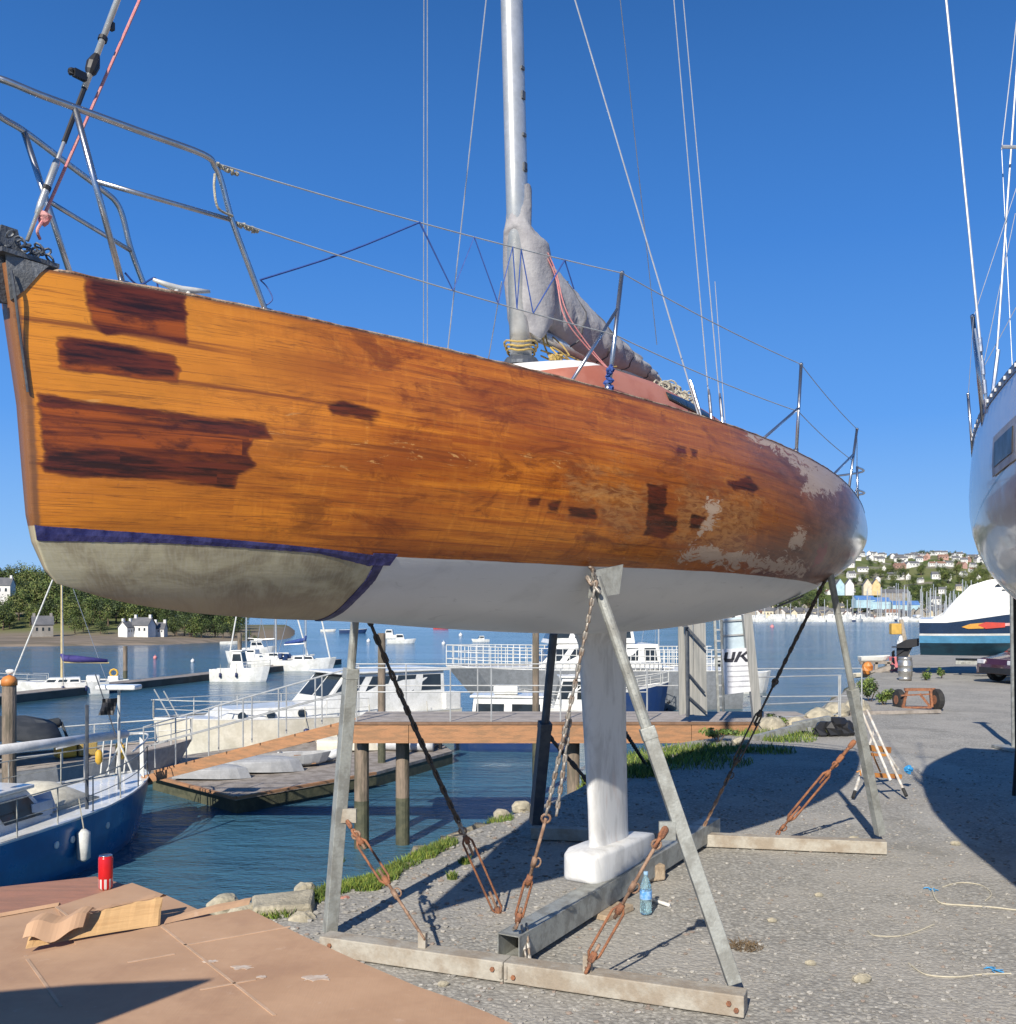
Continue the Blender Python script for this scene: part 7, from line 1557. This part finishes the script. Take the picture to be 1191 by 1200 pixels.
for lab, wall, px, d, zy, L_, W_, h, rz in (('grey stone house with slate roof among the headland trees', wallg, 50, 140, 746, 2.6, 2.2, 1.7, .5), ('white gabled cottage with two chimneys above the mud beach', wallw, 168, 142, 745, 2.7, 2.0, 1.5, -.2),
                                            ('small white lean-to cottage joined left of the gabled white one', wallw, 149, 141, 745, 1.7, 1.6, 1.15, 1.2), ('white house high among the trees at the far left', wallw, 3, 168, 700, 3.4, 2.4, 2.0, .1), ('low white cottage near the headland tip', wallw, 188, 144, 744, 1.6, 1.6, .9, 0)):
    x = hx(px, d); z = head_z(x, d); z = EYE + (HOR - zy) / FPX * d; house('house', lab, wall, slate, (x, d, z), L_, W_, h, rz)
def band(k, px, d): return f"{k} {'just above the far waterfront' if d < 500 else 'half way up the hillside' if d < 670 else 'near the far skyline'}, {'beside the wooden yacht stern' if px < 985 else 'above the marina sheds' if px < 1080 else 'above the motor cruiser'}"
def far_house(wall, roofm, L_, W_, h, gable=.45):
    mb = MB(); mb.prism([(-L_/2, -W_/2), (L_/2, -W_/2), (L_/2, W_/2), (-L_/2, W_/2)], -2, h); mb.add([(-L_/2, -W_/2, h), (-L_/2, W_/2, h), (-L_/2, 0, h + W_ * gable)], [(0, 1, 2)]); mb.add([(L_/2, -W_/2, h), (L_/2, W_/2, h), (L_/2, 0, h + W_ * gable)], [(0, 2, 1)])
    mb.cur = 1
    for s in (-1, 1): mb.add([(-L_/2 - .2, s * (W_/2 + .15), h - .1), (L_/2 + .2, s * (W_/2 + .15), h - .1), (L_/2 + .2, 0, h + W_ * gable + .08), (-L_/2 - .2, 0, h + W_ * gable + .08)], [(0, 1, 2, 3)])
    mb.cur = 2
    for k in range(3):
        for s in (-1, 1): mb.box(((k - 1) * L_ * .28, s * W_ / 2, h * .62), (L_ * .11, .06, h * .3))
    mb.cur = 0; mb.box((L_ * .42, 0, h + W_ * gable + .2), (.4, .4, .7))
    o = mb.build('house', [wall, roofm, dark_glass]); return o
HP = [(far_house(wallw, slate, 4.6, 3.2, 2.5), 'small white house with grey roof'), (far_house(wallc, slate, 4.2, 3.0, 2.6), 'small cream house with grey roof'), (far_house(wallt, terr, 7, 3.4, 2.2), 'long pinkish terrace with brown roof'), (far_house(wallg, slate, 5.0, 3.4, 2.4), 'small grey stone house'), (far_house(wallw, terr, 5.5, 3.0, 2.3), 'white house with brown roof'), (far_house(wallw, slate, 9, 3.2, 2.6), 'long white terrace')]
hu = [False] * 6
def put_house(px, d, kind, rz, s=1):
    o, lab = HP[kind]
    if hu[kind]: o = o.copy(); COL.objects.link(o)
    hu[kind] = True; x = hx(px, d); o.location = (x, d, town_z(x, d)); o.rotation_euler = (0, 0, rz); o.scale = (s, s, s); tag(o, band(lab, px, d), 'house', 'houses across the far town hillside')
q = random.Random(31)
for d, n_, k in ((446, 34, [0, 1, 3, 3, 4]), (454, 30, [3, 0, 1, 4]), (466, 26, [3, 3, 0, 4]), (482, 14, [0, 3, 1]), (530, 14, [1, 0, 3]), (590, 16, [0, 4, 1]), (640, 22, [0, 0, 5, 4]), (690, 26, [0, 5, 2, 4]), (735, 28, [0, 5, 2, 0]), (775, 30, [0, 0, 5, 3]), (812, 30, [0, 3, 5, 0])):
    for i in range(n_):
        px = 862 + 310 * (i + q.uniform(-.9, .9)) / n_; put_house(px, d + q.uniform(-16, 16) if d > 500 else d + q.uniform(-5, 5), q.choice(k), q.uniform(-.5, .5) + (1.57 if q.random() < .3 else 0), q.uniform(.75, 1.15))
for lab, wall, px, w_ in (('pale blue gabled house on the town waterfront', wallb, 984, 1), ('white gabled house right of the pale blue one', wallw, 995, 1), ('cream gabled house of the waterfront pair', wallc, 1016, 1), ('yellow gabled house, right one of the waterfront pair', M('yellow house render', (.70, .52, .26), .8, 0, scale=.6), 1026, 1)):
    d = 470; x = hx(px, d); house('house', lab, wall, slate, (x, d, EYE + (HOR - 694) / FPX * d), 3.6, 3.8, 3.4, 1.45, chim=0, win=False, gable=.75)
for lab, px, py, L_, rm in (('low blue roofed boatshed at the town marina', 1012, 706, 9, roofb), ('second blue boatshed right of the first at the marina', 1030, 708, 9, roofb), ('long blue roofed shed at the marina quay', 1060, 712, 12, roofb), ('grey roofed hall behind the marina sheds', 1048, 698, 12, slate)):
    d = 452 if rm is roofb else 478; house('boatshed', lab, wallb if rm is roofb else wallg, rm, (hx(px, d), d, EYE + (HOR - py) / FPX * d - 1), L_, 5, 2.2, q.uniform(-.2, .2), chim=0, win=False, cat='boatshed', gable=.35)
for i in range(230):
    d = q.choice([462, 488, 500, 512, 525, 545, 560, 585, 600, 620, 655, 665, 712, 755, 800]) + q.uniform(-8, 8); px = 862 + 305 * q.random(); put_tree(px, d, q.uniform(.7, 1.3) * (1.2 if 500 < d < 660 else .7), (kk_ := q.choice([0, 1, 2, 1, 3, 4])), band(('mid green tree', 'dense dark tree', 'broad bright green tree', 'olive brown tree', 'narrow dark tree')[kk_], px, d), 'trees on the far town hillside')
put_tree(1068, 470, 1.55, 2, 'big round bright green tree standing above the marina sheds', None)
for o in COL.objects:
    if o.get('group') is None and 'group' in o: del o['group']
# marina boats and masts
def marina_boat(L_, mast, mat, cab=True):
    root = thing('moored_boat', 'boat', 'boat'); mb = MB(); rows = hull_rows(L_, L_ * .33, L_ * .14, .3, n=7); mb.loft(rows, closed=False); mb.loft([[(r[0][0], r[0][1] * .97, r[0][2]), (r[0][0], -r[0][1] * .97, r[0][2])] for r in rows], cap=False, closed=False); part('hull', mat, root, mb)
    mb = MB(); mb.box((L_ * .42, 0, L_ * .2), (L_ * .4, L_ * .2, L_ * .14 if mast else L_ * .26)); part('cabin', white_far, root, mb, bevel=.05)
    if mast: mb = MB(); mb.tube([(L_ * .55, 0, L_ * .1), (L_ * .55, 0, mast)], .11, 5); mb.tube([(L_ * .55, -.5, mast * .6), (L_ * .55, .5, mast * .6)], .05, 4); part('mast', mast_m, root, mb)
    return root
MBs = [(marina_boat(5.5, 12, white_far), 'white sailing boat with bare mast in the far marina'), (marina_boat(4.5, 9, white_far), 'smaller white sailing boat with bare mast in the far marina'), (marina_boat(4.5, 0, white_far), 'white motor boat in the far marina'), (marina_boat(5, 10, navy), 'dark hulled sailing boat in the far marina')]
mu = [False] * 4
for i in range(170):
    k = q.choice([0, 0, 1, 1, 2, 2, 3]); px = q.uniform(868, 1175); d = q.choice([390, 400, 412, 422, 430]) + q.uniform(-3, 3) if px < 1090 else q.uniform(330, 430); o, lab = MBs[k]
    if px > 1010 and k == 2: k = 0; o, lab = MBs[0]
    if px < 1010 and k != 2 and q.random() < .75: k = 2; o, lab = MBs[2]
    if mu[k]: o = copy_tree(o, (0, 0, 0))
    mu[k] = True; o.location = (hx(px, d), d, WATER); o.rotation_euler = (0, 0, q.uniform(0, 6.28)); o.scale = (1.25, 1.25, q.uniform(.8, 1.35) if k != 2 else q.uniform(1.2, 2.0)); tag(o, lab + (' by the yacht stern' if px < 985 else ' before the blue sheds' if px < 1080 else ' behind the motor cruiser'), 'boat', 'boats moored in the far marina')

# unseen boat shape, added left behind the camera to cast a shadow over the cardboard
T_ = pl(282, 1151, ZP + .02) + Vector((-.56, -1.44, 1.0)) * 1.35
shadow_boat = thing('small_boat', 'unseen boat shape on posts, added to cast the shadow over the cardboard', 'boat', (T_.x - 4.4 * math.cos(R(27)), T_.y - 4.4 * math.sin(R(27)), 0), R(27))
rows = [[(x, y, z + T_.z - .42) for x, y, z in r] for r in hull_rows(4.0, .9, .32, .1, rise=.3, rake=.10)]
mb = MB(); mb.loft(rows, closed=True); part('hull', white_gel, shadow_boat, mb)
for x in (.6, 2.4):
    for y in (-.15, .15): mb = MB(); mb.bar((x, y, 0), (x, y, T_.z - .46), .09); part('post', timber, shadow_boat, mb)
